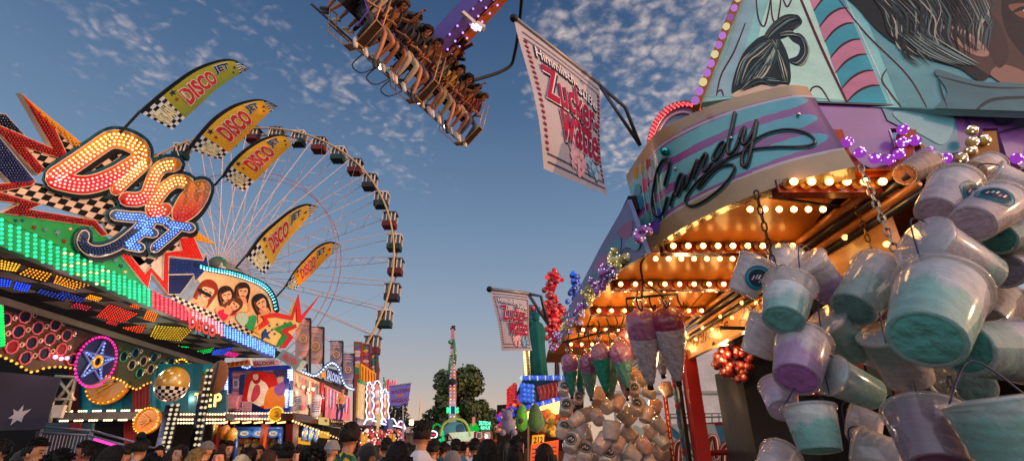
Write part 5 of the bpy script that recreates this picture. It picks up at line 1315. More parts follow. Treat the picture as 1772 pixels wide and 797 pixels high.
for i in range(240):
    x = 622 + rnd.random() * 78; y = 742 + rnd.random() * 40; c = S2(x, y, .1 * rnd.random()); b.set(rnd.choice(['#a02a3a', '#c8406a', '#8a1a30', '#d0a0a0', '#5a2a5a', '#c86a3a', '#3a2a5a', '#e0d0c8', '#b02a50'])); b.ball(c, .1 + .08 * rnd.random(), 7, 5)
tag(b.build('prize_wall'), 'wall of small red and pink prizes inside the neon booth', 'prizes', kind='stuff')
bulbs(neo, [(S2(624 + rnd.random() * 74, 742 + rnd.random() * 30, .3), rnd.choice(['#ffd0a0', '#ff8aa0', '#ffe0c0'])) for _ in range(60)], .08, 'glow', 'prize_lamp')
b = MB('glow_soft', '#f0a030'); [b.slab(S2, [(x, 750), (x + 2.5, 750), (x + 2, 790), (x - .5, 790)], .5, .1) for x in (628, 634, 676, 682)]; b.build('lit_post', neo)
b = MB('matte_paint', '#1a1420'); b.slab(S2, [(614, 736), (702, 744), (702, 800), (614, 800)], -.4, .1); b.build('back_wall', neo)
ol = thing('lettered_panel', 'bright orange yellow panel of tall melting letters above the neon booth', 'sign', aty(636, 700, 40))
b = MB('painted_board', '#d89a1a'); P = pX(-10.4); b.slab(P, [(625, 628), (651, 645), (650, 668), (638, 664), (626, 662)], 0, .15); pb = b.build('letter_board', ol)
b = MB('painted_board', '#a8541a'); [b.stroke(P, [(628 + i * 5, 634 + i * 3), (628.5 + i * 5, 648 + i * 2.6), (628 + i * 5, 658 + i)], .9, .02, .02, 3) for i in range(5)]; b.build('letter_stroke', pb)
for i, (x, y0, y1, c, lb) in enumerate([(655, 627, 672, '#8a3a4a', 'thin red pole with a small red pennant above the neon booth'), (664, 652, 672, '#1d8a4a', 'small green pennant above the neon arches'), (670, 656, 680, '#c04a8a', 'pink feathery topper beside the duck game banner')]):
    t = thing('pennant', lb, 'pennant', S2(x, 690)); b = MB('rubber', c); b.tube([S2(x, y0), S2(x, 720)], .05, 5); b.build('pole', t); b = MB('banner_cloth', c)
    if i < 2: b.add([S2(x, y0 + 2, .02), S2(x + 3 + 2 * i, y0 + 12, .1), S2(x + 1, y0 + 22, .02)], [[0, 1, 2]])
    else: [b.tube([S2(x - 4 + j * 2.4, 676), S2(x - 7 + j * 4 + rnd.random() * 2, 655 + rnd.random() * 6)], .05, 4, col=rnd.choice(['#d83a8a', '#e8a0c0', '#c82a4a'])) for j in range(8)]
    b.build('pennant_cloth', t)
t = thing('duck_game_banner', 'violet blade banner reading ENTEN ANGELN on a thin pole', 'banner', aty(697, 790, 24)); P = pY(24)
b = MB('banner_cloth', '#6a68b8'); out_ = [(674, 667), (711, 663), (706, 697), (689, 705), (674, 700)]; b.slab(P, out_, 0, .04); bc = b.build('banner_cloth', t)
b = MB('banner_cloth', '#7a2250'); b.text('ENTEN', P, [(678, 681), (708, 677), (709, 671), (678, 675)], .01, bold=.02); b.text('ANGELN', P, [(676, 697), (704, 694), (705, 687), (676, 690)], .01, bold=.02); b.set('#3a2a6a').stroke(P, [(680, 701), (690, 702), (702, 697)], .8, .01, .005, 3); b.set('#b8683a').stroke(P, [(687, 684.5), (693, 684), (697, 682.5)], 1.8, .01, .008, 3); b.build('banner_print', bc)
b = MB('dull_metal', '#9a9aa4'); b.tube([P(672, 667, .02), P(712, 662, .02)], .03, 5); b.tube([P(698, 664, -.05), P(697, 800, -.05)], .035, 5); b.build('banner_pole', t)
# ================================================================ trees, tower ride, green funhouse
def tree(base, h, r, label, seed, leafc, n=2600, flat=1.0):
    r2 = random.Random(seed); base = V(base); t = thing('tree', label, 'tree', base)
    b = MB('bark', '#2a211a', True); b.tube(crs([base, base + V((.2, 0, h * .25)), base + V((0, .1, h * .55)), base + V((.1, 0, h * .85))], 4), [.55 - .035 * i for i in range(13)], 8)
    cl = []
    for i in range(26):
        a = r2.uniform(0, 2 * pi); zz = r2.uniform(.28, .97); rr = r * (.35 + .65 * sin(pi * min(1, (zz - .1) / .95)) ** .8) * r2.uniform(.35, .85)
        c = base + V((cos(a) * rr, sin(a) * rr, h * zz)); cl.append((c, r * r2.uniform(.2, .4)))
        b.tube(crs([base + V((0, 0, h * max(.15, zz - .3))), base.lerp(c, .6) + V((0, 0, h * .1)), c], 3), [.2, .16, .13, .1, .08, .06, .04], 5)
    b.build('trunk', t)
    b = MB('leaf')
    for i in range(n):
        c, cr_ = cl[r2.randrange(len(cl))]; d = V((r2.gauss(0, 1), r2.gauss(0, 1), r2.gauss(0, 1) * flat)).normalized(); p = c + d * cr_ * r2.uniform(.55, 1.08) ** .6
        s_ = r2.uniform(.18, .42) * min(1.1, r * .26); x, y = frame_of((d + V((r2.uniform(-1, 1), r2.uniform(-1, 1), r2.uniform(-.2, 1))) * .9))
        a = r2.uniform(0, pi); u = (x * cos(a) + y * sin(a)) * s_; w_ = (y * cos(a) - x * sin(a)) * s_
        b.add([p - u, p - w_ * .6, p + u * 1.2, p + w_ * .7], [[0, 1, 2, 3]], mixc(lin(leafc), lin('#46522a'), r2.random() * .5))
    b.build('crown', t)
tree((-8.0, 78, 0), 12.2, 5.0, 'large round broadleaf tree behind the slim tower ride', 3, '#455628', 9500)
tree((-11.2, 80, 0), 7.6, 3.0, 'lower bushy part of the wood on the shaded side of the tower ride', 5, '#36461f', 3600)
tree((-5.0, 82, 0), 8.4, 3.3, 'lower tree beside the brick house behind the green funhouse', 8, '#3e4c24', 3600)
tree((-13.9, 60, 0), 7.0, 2.2, 'small dark tree just behind the duck game banner', 11, '#141d14', 1600)
tree((-15.5, 62, 0), 5.6, 2.0, 'low dark shrubby tree behind the neon booth', 12, '#141d14', 1200)
# tower
P = pY(58); tw = thing('tower_ride', 'slim lit tower ride with green spiral ribbons and neon letters', 'ride', P(783, 790))
b = MB('painted_board', '#c0a8a8'); b.slab(P, [(778.5, 600), (787, 600), (789, 760), (776, 760)], .3, .6); b.build('lower_mast', tw)
b = MB('painted_board', '#c88a6a'); b.slab(P, [(778, 638), (788, 638), (788.5, 690), (777.5, 690)], .35, .7); b.build('wooden_section', tw)
b = MB('painted_board', '#b87a8a'); b.slab(P, [(780.5, 568), (785.5, 568), (787, 602), (779.5, 602)], .3, .5); b.build('upper_mast', tw)
b = MB('matte_paint', '#2a2a2a'); [b.tube([P(783, 572), P(783 + dx, 566 + dy)], .12, 5) for dx, dy in ((5, 2), (-3, 1), (4, -3), (0, -3))]; b.ball(P(783, 660, .6), .45, 8, 6); b.build('mast_head', tw)
b = MB('glossy_paint', '#1d7a3a', True)
for s, y0, y1 in ((1, 588, 630), (-1, 612, 648)):
    b.tube(crs([P(783 + s * 2, y0, .3), P(783 + s * 3.5, y0 + (y1 - y0) * .3, .8), P(783 + s * 5, y0 + (y1 - y0) * .6, .8), P(783 + s * 4, y1, .5)], 5), .17, 6)
b.set('#1d8a4a').ball(P(779, 591, .6), .26, 8, 6); b.build('ribbon', tw)
b = MB('glow', '#3aff9a'); P2 = P
b.text('REGS', P, [(773, 714), (794, 714), (794, 704), (773, 704)], 1.0, bold=.04); b.build('neon_letters', tw)
b = MB('painted_board', '#1c3a8a'); b.slab(P, [(780, 702), (787, 702), (787, 715), (780, 715)], 1.2, .2); b.build('blue_box', tw)
bulbs(tw, [(P(783 + s * 3, y, .75), rnd.choice(['#ff90d0', '#a0a0ff', '#ffd0a0'])) for s in (-1, 1) for y in range(606, 758, 6)], .11, 'glow', 'mast_lamp')
# green funhouse and red food truck
fh = thing('funhouse', 'low funhouse with green glowing arches and a pale curved front', 'funhouse', aty(800, 790, 50)); P = pY(50)
b = MB('painted_board', '#8a8a4a'); b.stroke(P, [(762, 752), (766, 736), (776, 727), (790, 724), (803, 728), (811, 740), (813, 752)], 2.6, .3, .3, 6); b.build('big_arch', fh)
b = MB('painted_board', '#4a6a7a'); b.slab(P, [(765, 752), (768, 738), (778, 730), (790, 728), (802, 733), (809, 752)], .1, .3); b.set('#22304a').sheet(P, crs([V((790, 735)), V((800, 733)), V((804, 742)), V((796, 750)), V((789, 745))], 4, True), .13); b.build('arch_painting', fh)
b = MB('glow_soft', '#1aa84a'); b.stroke(P, [(747, 748), (750, 737), (757, 733), (763, 737)], 1.6, .2, .2, 5); b.set('#10c040').slab(P, [(815, 748), (811, 738), (816, 731), (824, 731), (830, 740), (826, 750)], .3, .3); b.build('green_arch', fh)
b = MB('painted_board', '#b0a494'); b.slab(P, [(776, 748), (822, 745), (820, 768), (796, 766), (782, 760)], .5, .5); b.set('#5a1a1a').stroke(P, [(776, 750), (784, 760), (797, 765), (806, 766)], 1.2, .1, .55, 4); b.build('curved_front', fh)
b = MB('glow', '#70ffc8'); b.text('DEUTSCHE', P, [(829, 735), (849, 735), (849, 729), (829, 727)], .9, bold=.03); b.text('REVUE', P, [(832, 742), (848, 742), (848, 736.5), (832, 736.5)], .9, bold=.03); b.build('neon_letters', fh)
b = MB('painted_board', '#2a5a3a'); b.slab(P, [(832, 742), (850, 742), (850, 752), (832, 752)], .6, .4); b.build('green_panel', fh)
b = MB('painted_board', '#b0605a'); b.slab(P, [(817, 721), (822, 720), (822, 734), (818, 738)], .6, .3); b.build('pink_figure', fh)
b = MB('glow_soft', '#2ae08a'); [b.slab(P, [(x, 745 + dy), (x + 4, 743 + dy), (x + 5, 752 + dy), (x + 1, 754 + dy)], .5, .2) for x, dy in ((763, 0), (764, 10), (759, 14), (738, -6))]; b.build('green_lamp', fh)
b = MB('glow', '#ffffff'); C = aty(749, 751, 44); b.tube([C + V((cos(2 * pi * k / 20) * .38, 0, sin(2 * pi * k / 20) * .27)) for k in range(20)], .05, 5, True); b.set('#ff2a5a').text('Ente', pY(44), [(744, 752.5), (754, 752.5), (754, 749), (744, 749)], 0, bold=.03)
b.set('#3a0a14', 'painted_board').add([C + V((cos(2 * pi * k / 20) * .36, .05, sin(2 * pi * k / 20) * .25)) for k in range(20)], [list(range(20))]); b.set('#55555a', 'rubber').tube([C - V((0, 0, .3)), V((C.x, C.y, 0))], .05, 5)
tag(b.build('neon_sign'), 'small oval neon sign with red script inside a white ring on a post', 'sign')
P = pY(46); tr = thing('food_truck', 'dark red food stall wagon with two white framed windows and a long red awning', 'food stall', P(838, 790))
b = MB('painted_board', '#6a1412'); b.slab(P, [(820, 746), (851, 745), (852, 759), (820, 760)], 0, 1.4); b.set('#5a100e').slab(P, [(820, 761), (852, 760), (852, 792), (820, 792)], 0, 1.4); b.build('body', tr)
b = MB('painted_board', '#8a1814'); b.slab(P, [(803, 763), (870, 759.5), (870, 762.5), (803, 766.5)], .6, .8); b.build('awning', tr)
for x in (825, 839):
    b = MB('painted_board', '#c8c0b8'); b.stroke(P, [(x, 757), (x, 750), (x + 1, 748), (x + 7, 747.5), (x + 8.5, 749), (x + 8.5, 757)], .5, .03, .02, 3, closed=True); wn = b.build('window', tr); b = MB('glossy_paint', '#12161a'); b.slab(P, [(x + .5, 757), (x + .5, 749), (x + 8, 748.5), (x + 8, 757)], .01, .02); b.build('pane', wn)
for x0, x1, y0, c, lb in [(765, 795, 764, '#b8b0a8', 'wide white market parasol roof at the far end of the midway'), ]:
    t = thing('parasol', lb, 'parasol', aty(782, 790, 40)); b = MB('cloth', c); C = aty(780, 763, 40); b.lathe([(1.1, -.3), (1.05, -.25), (.1, .06)], C, (0, 0, 1), 8); b.build('canopy', t); b = MB('dull_metal', '#8a8a8a'); b.tube([C, V((C.x, C.y, 0))], .04, 5); b.build('pole', t)
t = thing('brick_house', 'red brick house with chimneys behind the funhouse', 'house', aty(857, 780, 85)); P = pY(85)
b = MB('painted_board', '#5e3128'); b.slab(P, [(832, 722), (858, 722), (858, 790), (832, 790)], 0, 6); b.slab(P, [(846, 712), (868, 712), (868, 790), (846, 790)], .8, 6); b.build('wall', t)
b = MB('painted_board', '#3a2420'); b.slab(P, [(830, 722.5), (839, 715), (850, 719), (859, 722.5)], 1.2, 7); b.slab(P, [(847, 709), (851, 709), (851, 713), (847, 713)], .9, 1); b.build('roof', t)
b = MB('glossy_paint', '#a08a7a'); [b.slab(P, [(x, y), (x + 3, y), (x + 3, y + 5), (x, y + 5)], .83, .02) for x in (849, 855, 861) for y in (716, 726)]; b.build('window', t)
t = thing('distant_stall_roof', 'long dark stall roof on the skyline between the trees', 'stall', aty(735, 790, 66)); P = pY(66); b = MB('matte_paint', '#1c2024'); b.slab(P, [(700, 727), (748, 726), (748, 790), (700, 790)], 0, 3); b.slab(P, [(866, 726), (905, 724), (905, 790), (866, 790)], 0, 3); b.build('roof', t)
t = thing('park_lamp', 'warm lit floodlight on a post beside the duck game banner', 'lamp', aty(712, 790, 30)); b = MB('dull_metal', '#3a3a3a'); b.tube([aty(712, 735, 30), V((aty(712, 735, 30).x, 30, 0))], .05, 6); b.build('post', t); b = MB('glow_lamp', '#ffc890'); b.box(aty(712, 730, 30), (.22, .1, .25)); b.build('lamp_head', t)
b = MB('painted_board', '#8a8480'); P = pY(30); 
t = thing('small_kiosk', 'pale kiosk roof sign behind the white shirted man', 'kiosk', aty(712, 790, 31)); b.slab(pY(31), [(702, 738), (722, 737), (722, 748), (702, 748)], 0, .3); b.set('#5a4038').slab(pY(31), [(703, 750), (721, 750), (721, 792), (703, 792)], -.3, .5); b.build('sign_panel', t)
t = thing('crane_mast', 'thin lattice mast faint against the peach horizon', 'mast', aty(727, 780, 120)); b = MB('dull_metal', '#a89890'); C = aty(727, 700, 120); [b.tube([V((C.x + s * .3, 120, 0)), V((C.x, 120, C.z + 2))], .06, 4) for s in (-1, 1)]; b.build('lattice', t)
lamp(aty(800, 745, 47), 300, (.5, 1, .7)); lamp(aty(836, 752, 44), 120, (1, .85, .7))
# ground sheets of stalls farther on, so that the midway closes
# ================================================================ prize booth 212 on the near side
bo = thing('prize_booth', 'prize booth with blue bulb fringe, gold lit awning and 212 plate', 'booth', (1.6, 11, 0))
BX = plane((.25, 9.3, 0), (-.7, -1, 0)); BY = pY(9.0)
awn = [(866, 741), (884, 729), (900, 718), (916, 708), (935, 699), (955, 694), (985, 690)]
b = MB('painted_board', '#8a5a1c'); b.slab(BY, [(884, 728), (900, 716), (916, 706), (935, 697), (955, 692), (990, 688), (990, 696), (955, 704), (935, 711), (912, 722), (893, 738)], 0, .3); b.build('awning', bo)
pts = []
for i in range(26):
    f = i / 25; p0 = V((893 + 90 * f, 730 - 38 * f ** .6)); p1 = V((889 + 92 * f - 6, 738 - 36 * f ** .6 + 8))
    for j in range(6): q = p0.lerp(p1, j / 5); pts.append((BY(q.x, q.y, .12), '#ffc45a'))
bulbs(bo, pts, .045, 'glow_cast', 'awning_bulb')
b = MB('painted_board', '#123a5a'); b.slab(BY, [(905, 658), (978, 652), (985, 690), (955, 692), (930, 697), (903, 708)], -.05, .2); fb = b.build('fascia', bo)
b = MB('glossy_paint', '#7a1020'); b.slab(BY, [(928, 668), (978, 655), (980, 686), (935, 692)], .03, .1)
for i in range(7): b.set('#a82a2a').stroke(BY, [(934 + i * 7, 690 - i), (936 + i * 7, 678 - i), (932 + i * 7.4, 668 - i * 1.6)], 1.2, .03, .04, 4)
b.build('red_fan', fb)
cols_ = []
for i in range(120):
    f = i / 119; x = 862 + 60 * f + rnd.uniform(-5, 5); y = 735 - 70 * f + rnd.uniform(-12, 10)
    if x > 906: y = min(y, 668)
    c = rnd.choice(['#2a4aff', '#ff2a3a', '#ffb060', '#3a5aff', '#ff5060', '#7030c0', '#2a6aff'])
    cols_.append((BX(x, y, .1 * rnd.random()), c))
for y in (666, 674, 682, 690): cols_ += [(BY(903 + i * 3.6, y + .6 * i - .15 * i * i * .2, .1), '#3a78ff') for i in range(6)]
cols_ += [(BY(903 + i * 3.4, 653 + .3 * sin(i), .1), '#3a70ff' if i % 4 else '#d0f0ff') for i in range(24)] + [(BY(905 + i * 3.5, 706 - i * .9, .1), '#3a60ff' if i % 5 else '#e0f0ff') for i in range(22)]
cols_ += [(BX(x, y, .12), '#ff2a30') for x, y in [(880 + (i % 4) * 3.5, 700 - (i // 4) * 5 - (i % 4) * 3) for i in range(24)]]
b = MB('painted_board', '#1a1c3a'); b.slab(BX, [(858, 736), (866, 722), (890, 688), (905, 655), (908, 706), (884, 731), (862, 744)], -.05, .1); b.build('side_fascia', bo)
bulbs(bo, cols_[::2], .07, 'glow_soft', 'color_bulb', 100); bulbs(bo, cols_[1::2], .08, 'foil', 'foil_bulb', 100)
lamp(BY(950, 720, .9), 16, (1, .75, .4)); lamp(BY(930, 775, 1.2), 8, (1, .8, .6))
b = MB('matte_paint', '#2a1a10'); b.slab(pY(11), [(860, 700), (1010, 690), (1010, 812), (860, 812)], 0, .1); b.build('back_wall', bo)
b = MB('painted_board', '#8a8078'); [b.slab(BY, [(x, 735), (x + 3, 735), (x + 3, 805), (x, 805)], -.2, .08) for x in (885, 913, 984)]; b.slab(BY, [(872, 772), (990, 780), (990, 812), (872, 812)], -.4, .3, '#5a3a2a'); b.build('post', bo)
b = MB('painted_board', '#e0a018'); b.slab(pY(8.6), [(921, 752), (942, 751), (941, 768), (920, 769)], 0, .05); b.set('#15120c').text('212', pY(8.6), [(923, 766), (939, 765), (940, 754.5), (924, 755.5)], .008, bold=.03); tag(b.build('number_plate'), 'yellow plate with black number 212 above the orange notice', 'sign')
b = MB('painted_board', '#d8501a'); P = pY(8.5); b.slab(P, [(919, 768), (967, 760), (965, 806), (917, 806)], 0, .05)
for i in range(4): b.set('#5a3a3a').stroke(P, [(922, 776 + i * 7), (940, 775 + i * 7)], 1.1, .003, .004, 2); b.stroke(P, [(944, 774.5 + i * 7), (962, 772 + i * 7)], 1.1, .003, .004, 2)
tag(b.build('notice_board'), 'bright orange notice board with rows of grey lettering', 'notice board')
# plush avocado halves and friends
for i, (x, y, rx, rz, c1, c2, lb) in enumerate([(903, 722, 10, 21, '#3f8a1e', '#86a83a', 'green plush avocado half hanging under the gold awning'), (927, 722, 13, 22, '#1d3a12', '#2a4a18', 'dark green plush avocado half beside the lighter half')]):
    C = BY(x, y, .5); s_ = 8.5 / F; t = thing('plush_avocado', lb, 'plush toy', C); b = MB('fluff', c1, True); b.lathe([(.01, -rz * s_), (rx * s_ * .8, -rz * s_ * .8), (rx * s_ * 1.05, -rz * s_ * .35), (rx * s_ * .85, rz * s_ * .3), (rx * s_ * .5, rz * s_ * .8), (.01, rz * s_)], C, (.05 - .1 * i, 0, 1), 16); b.build('plush_body', t)
    if i == 0: b = MB('fluff', '#241608', True); b.ball(C + V((-.02, -.10, -.05)), .05, 10, 6); b.build('stone', t)
    b = MB('rubber', '#222'+'222'); b.tube([C + V((0, 0, rz * s_)), C + V((0, 0, rz * s_ + .2))], .005, 4); b.build('cord', t)
C = BY(880, 735, .6); t = thing('plush_toy', 'grey violet plush toy hanging at the corner of the prize booth', 'plush toy', C); b = MB('fluff', '#6a6078', True); b.ball(C, .12, 12, 8, sq=(1, .8, 1.1)); b.ball(C + V((-.02, -.04, .15)), .085, 10, 7); [b.ball(C + V((s * .07 - .02, -.02, .22)), .035, 8, 5) for s in (-1, 1)]; [b.ball(C + V((s * .09, -.06, -.11)), .05, 8, 6) for s in (-1, 1)]; b.build('plush_body', t)
b = MB('fluff', smooth=True)
for i in range(70): b.set(rnd.choice(['#c8861a', '#d8a02a', '#a8421a', '#c85a1a', '#7a5a1a', '#4a6a2a', '#b83020'])).ball(BY(938 + rnd.random() * 48, 712 + rnd.random() * 38, .0 + .3 * rnd.random()), .035 + .04 * rnd.random(), 8, 6)
tag(b.build('small_plush_toys'), 'mass of small orange and yellow plush toys under the gold awning', 'plush toys', kind='stuff')
# draped statue and bulb sculptures on the roof
C0, C1 = aty(934, 655, 9.4), aty(927, 545, 9.4); t = thing('draped_statue', 'tall teal draped statue standing on the prize booth roof', 'statue', C0)
b = MB('matte_paint', '#155a52', True); ax = C1 - C0; H_ = ax.length
b.lathe([(.155, 0), (.15, H_ * .3), (.135, H_ * .55), (.16, H_ * .75), (.11, H_ * .86), (.05, H_ * .9)], C0, ax, 26, jit=lambda a, h: .13 * sin(7 * a + h * 2.2) + .05 * sin(13 * a)); b.ball(C0 + ax * .95, .085, 12, 8, sq=(.85, .95, 1.15)); b.tube([C0 + ax * .8 + V((-.1, 0, 0)), C0 + ax * .97 + V((-.16, -.05, .05)), C0 + ax * 1.12 + V((-.13, -.05, .05))], [.05, .04, .03], 7); b.build('robe', t)
b = MB('matte_paint', '#155a52'); [b.tube([C0 + ax * .98, C0 + ax * .98 + V((cos(a) * .17, 0, abs(sin(a)) * .17 + .04))], .012, 4) for a in [pi * k / 6 for k in range(7)]]; b.build('spiked_crown', t)
def bulbtree(pts, d, c, lb, w_, n):
    P = pY(d); o = P(*pts[0]); t = thing('bulb_sculpture', lb, 'light sculpture', o); b = MB('dull_metal', '#4a4048'); b.tube([P(pts[0][0], 705)] + [P(*p) for p in pts], .03, 5); b.build('stem', t); Q = crs([V(p) for p in pts], 10); L_ = []
    for i in range(n):
        q = Q[int(rnd.random() * (len(Q) - 1))]; L_.append((P(q.x + rnd.gauss(0, w_), q.y + rnd.gauss(0, w_ * .5), rnd.uniform(-.15, .15)), c if isinstance(c, str) else rnd.choice(c)))
    bulbs(t, L_[::4], .085, 'glow_soft', 'lit_bulb', 40); bulbs(t, [l for i, l in enumerate(L_) if i % 4], .10, 'foil', 'color_bulb', 80)
bulbtree([(962, 600), (955, 545), (952, 510), (960, 470)], 10, ['#c01a26', '#e02a34', '#8a0c18', '#ff4a50'], 'red bulb cluster sculpture rising behind the teal statue', 6.5, 130)
bulbtree([(966, 560), (972, 545), (962, 530)], 10.2, ['#c01a26', '#e02a34', '#8a0c18'], 'short red bulb clump beside the tall red sculpture', 6, 60)
bulbtree([(994, 540), (993, 500), (996, 474)], 10.4, ['#1a4ac8', '#2a70ff', '#0c2a8a'], 'blue bulb sculpture above the candy stall edge', 3.5, 60)
bulbtree([(918, 650), (922, 590), (924, 530)], 9.8, ['#2a80c8', '#c02a34', '#1a5aa8'], 'blue and red bulb string beside the second cotton candy flag', 3.0, 70)
P = pY(9.6); t = thing('bulb_column', 'cream lattice column edged with lamps above the prize booth', 'column', P(913, 655)); b = MB('painted_board', '#b89a5a')
b.tube([P(911, 655), P(909, 600)], .05, 6); b.tube([P(921, 655), P(916, 600)], .05, 6); [b.tube([P(911 - .4 * i, 652 - 9 * i), P(920 - i, 648 - 9 * i)], .02, 4) for i in range(6)]; b.build('lattice', t); bulbs(t, [(P(910.5 - i * .35, 654 - i * 5, .06), '#ffe0a0') for i in range(11)] + [(P(921 - i * .5, 654 - i * 5, .06), '#ffe0a0') for i in range(11)], .05, 'glow', 'column_bulb')
# ================================================================ candy stall beside the camera
cs = thing('candy_stall', 'big candy stall with curved Candy sign, painted tent roof and warm bulb lit canopy', 'stall', (1.3, 2.6, 0))
HC = 2.55
S3 = pX(1.42)
# canopy ceiling: bowed strips between the cross beams
b = MB('varnish', '#9a5a1c', True)
edge = lambda y: .578 - .054 * (y - 2.07)
ys = [1.50, 2.21, 2.80, 3.4, 4.0, 4.6, 5.2, 5.8]
for y0, y1 in zip(ys, ys[1:]):
    vs = []; n = 8
    for i in range(n + 1):
        y = y0 + (y1 - y0) * i / n; z = HC + .02 + .10 * sin(pi * i / n)
        x0 = edge(y) + .02 if y > 2.25 else max(edge(y) + .02, .70 + (2.25 - y) * .62)
        vs += [V((x0, y, z)), V((1.44, y, z))]
    b.add(vs, [[2 * i, 2 * i + 1, 2 * i + 3, 2 * i + 2] for i in range(n)])
b.build('canopy_ceiling', cs)
b = MB('varnish', '#8a4a16'); b.box((2.4, 2.2, HC + .06), (1.9, .9, .04)); b.build('front_ceiling', cs)
b = MB('matte_paint', '#2a2024'); b.box((1.0, 4.0, HC + .25), (.8, 3.6, .08)); b.box((2.6, 3.4, HC + .3), (2.4, 3.0, .08)); b.build('roof_deck', cs)
# beams with lamps on both faces
BUL = bulb_mesh(.0135, '#ffb45a', 'glow_lamp', 9, 6)
sk = MB('dull_metal', '#8a5a2a'); sk.lathe([(.02, 0), (.022, .012), (.012, .02), (.010, .034)], (0, 0, 0), (0, 0, 1), 10); so = sk.build('socket', None, (0, 0, 0)); SOCK = so.data; bpy.data.objects.remove(so)
lampspots = []
for bi, y in enumerate([1.60, 2.21, 2.80, 3.4, 4.0, 4.6]):
    x0 = edge(y) + .06 if y > 2.25 else .72 + (2.25 - y) * .42; x1 = 1.38
    b = MB('glossy_paint', '#5a1210'); b.beam((x0, y, HC - .005), (x1, y, HC - .005), .05, .055); bm_ = b.build('lamp_beam', cs)
    n = [6, 9, 9, 9, 9, 9][bi]
    for i in range(n):
        f = (i + .5) / n
        p = V((x0 + (x1 - x0) * f, y - .028, HC - .002)); o = put('socket', SOCK, bm_, p); o.rotation_euler = (V((0, -1, -.25)).to_track_quat('Z', 'Y')).to_euler()
        put('bulb', BUL, bm_, p + V((0, -.046, -.014)))
        if i % 1 == 0:
            p2 = V((x0 + (x1 - x0) * f + .03, y + .31, HC + .085)); put('bulb', BUL, bm_, p2 - V((0, 0, .02)))
    for i in range(3): lampspots.append(V((x0 + (x1 - x0) * (i + .5) / 3, y - .09, HC - .06)))
for p in lampspots:
    l = bpy.data.lights.new('bulb_light', 'POINT'); l.energy = .42 if p.y < 2.5 else (.8 if p.y < 3.2 else 1.7); l.color = (1, .52, .14); l.shadow_soft_size = .03
    o = bpy.data.objects.new('bulb_light', l); COL.objects.link(o); o.location = p
lamp(V((1.24, 3.3, 2.12)), 5, (1, .58, .28), .05); lamp(V((1.2, 4.7, 2.05)), 6, (1, .58, .28), .05); lamp(V((.75, 3.0, 2.3)), 3, (1, .7, .45), .05)  # warm fill points added beside the small tubs, no lamps there
# moulding along the inner wall and the lettered header
b = MB('varnish', '#7a3e14'); 
for k, (dz, dx) in enumerate([(0, 0), (-.035, .015), (-.07, .03), (-.10, .045)]): b.tube([V((1.40 + dx, 1.48, HC + .02 + dz)), V((1.40 + dx, 5.8, HC + .02 + dz))], .015, 6, col='#1c0e08' if k % 2 else '#a86422')
b.build('moulding', cs)
b = MB('varnish', '#b87a34'); b.box((1.47, 2.95, 2.42), (.04, 2.5, .2)); hd = b.build('header_board', cs)
b = MB('glossy_paint', '#5a1a10')
h1 = lambda y, z: (0, 0)
def s3(y, z, k=0): return V((1.448 - k, y, z))
vs_, fs_, w_, h_ = glyphs("Wilken's", .25, .02)
b.add([s3(3.95 - .75 * x / w_, 2.38 + .085 * y / h_) for x, y in vs_], fs_)
vs_, fs_, w_, h_ = glyphs("Zuckerwatte", .25, .02); b.add([s3(3.05 - .9 * x / w_, 2.385 + .085 * y / h_) for x, y in vs_], fs_); b.build('header_lettering', hd)
bulbs(cs, [(V((1.43, 1.9 + .17 * i, 2.475 - .05 * (i % 2))), '#ffb45a') for i in range(14)] + [(V((1.43, 1.7 + .2 * i, 2.36)), '#ffb45a') for i in range(4)], .02, 'glow_strong', 'header_bulb')
# posts, counter, rails
b = MB('painted_board', '#8a1410'); b.box((1.47, 4.12, 1.2), (.10, .12, 2.4)); b.box((1.40, 4.22, 1.2), (.03, .05, 2.4), None, '#16100e'); b.build('red_post', cs)
b = MB('painted_board', '#8a1410'); b.tube([aty(1148, 660, 4.9), aty(1166, 810, 4.9)], .022, 8); b.build('thin_post', cs)
b = MB('painted_board', '#e0c890')
for i in range(14): p = aty(1149.5 + i * 1.3, 672 + i * 10, 4.87); b.box(p, (.006, .004, .03))
b.build('post_print', cs)
b = MB('painted_board', '#8a1410'); b.tube([aty(1252, 600, 4.6), aty(1277, 812, 4.6)], .022, 8); b.tube([aty(1205, 784, 4.4), aty(1372, 776, 4.4)], .022, 8); b.build('red_rail', cs)
b = MB('cloth', '#3a4a7a', True); P = pY(4.45)
for i in range(14):
    f = i / 13; b.ball(P(1168 + 22 * f, 655 + 150 * f, .02), .05, 6, 4, rnd.choice(['#3a5a8a', '#8a2a4a', '#4a7a9a', '#6a2a6a']), (.7, .5, 1.2))
b.build('twisted_drape', cs)
b = MB('painted_board', '#1d1a1c'); b.box((1.95, 4.0, 1.45), (.45, .5, 1.55)); b.box((2.0, 3.9, 1.0), (.52, .5, 1.1), None, '#141214'); b.build('dark_cabinet', cs)
b = MB('painted_board', '#b8aa98'); b.slab(pY(4.05), [(1274, 660), (1294, 652), (1300, 700), (1280, 700)], 0, .02); b.build('price_card', cs)
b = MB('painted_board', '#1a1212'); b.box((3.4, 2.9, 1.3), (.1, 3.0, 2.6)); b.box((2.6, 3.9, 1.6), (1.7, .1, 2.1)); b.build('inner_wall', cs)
b = MB('painted_board')
for i, c in enumerate(['#7a1218', '#2a2a1c', '#8a161c', '#3a3a28', '#6a1016', '#20160e']): b.prism([V((1.47 + .12 * i, 2.6, 1.9)), V((1.60 + .12 * i, 2.6, 1.9)), V((1.68 + .12 * i, 2.6, 2.6)), V((1.55 + .12 * i, 2.6, 2.6))], (0, .05, 0), c)
b.build('striped_panel', cs)
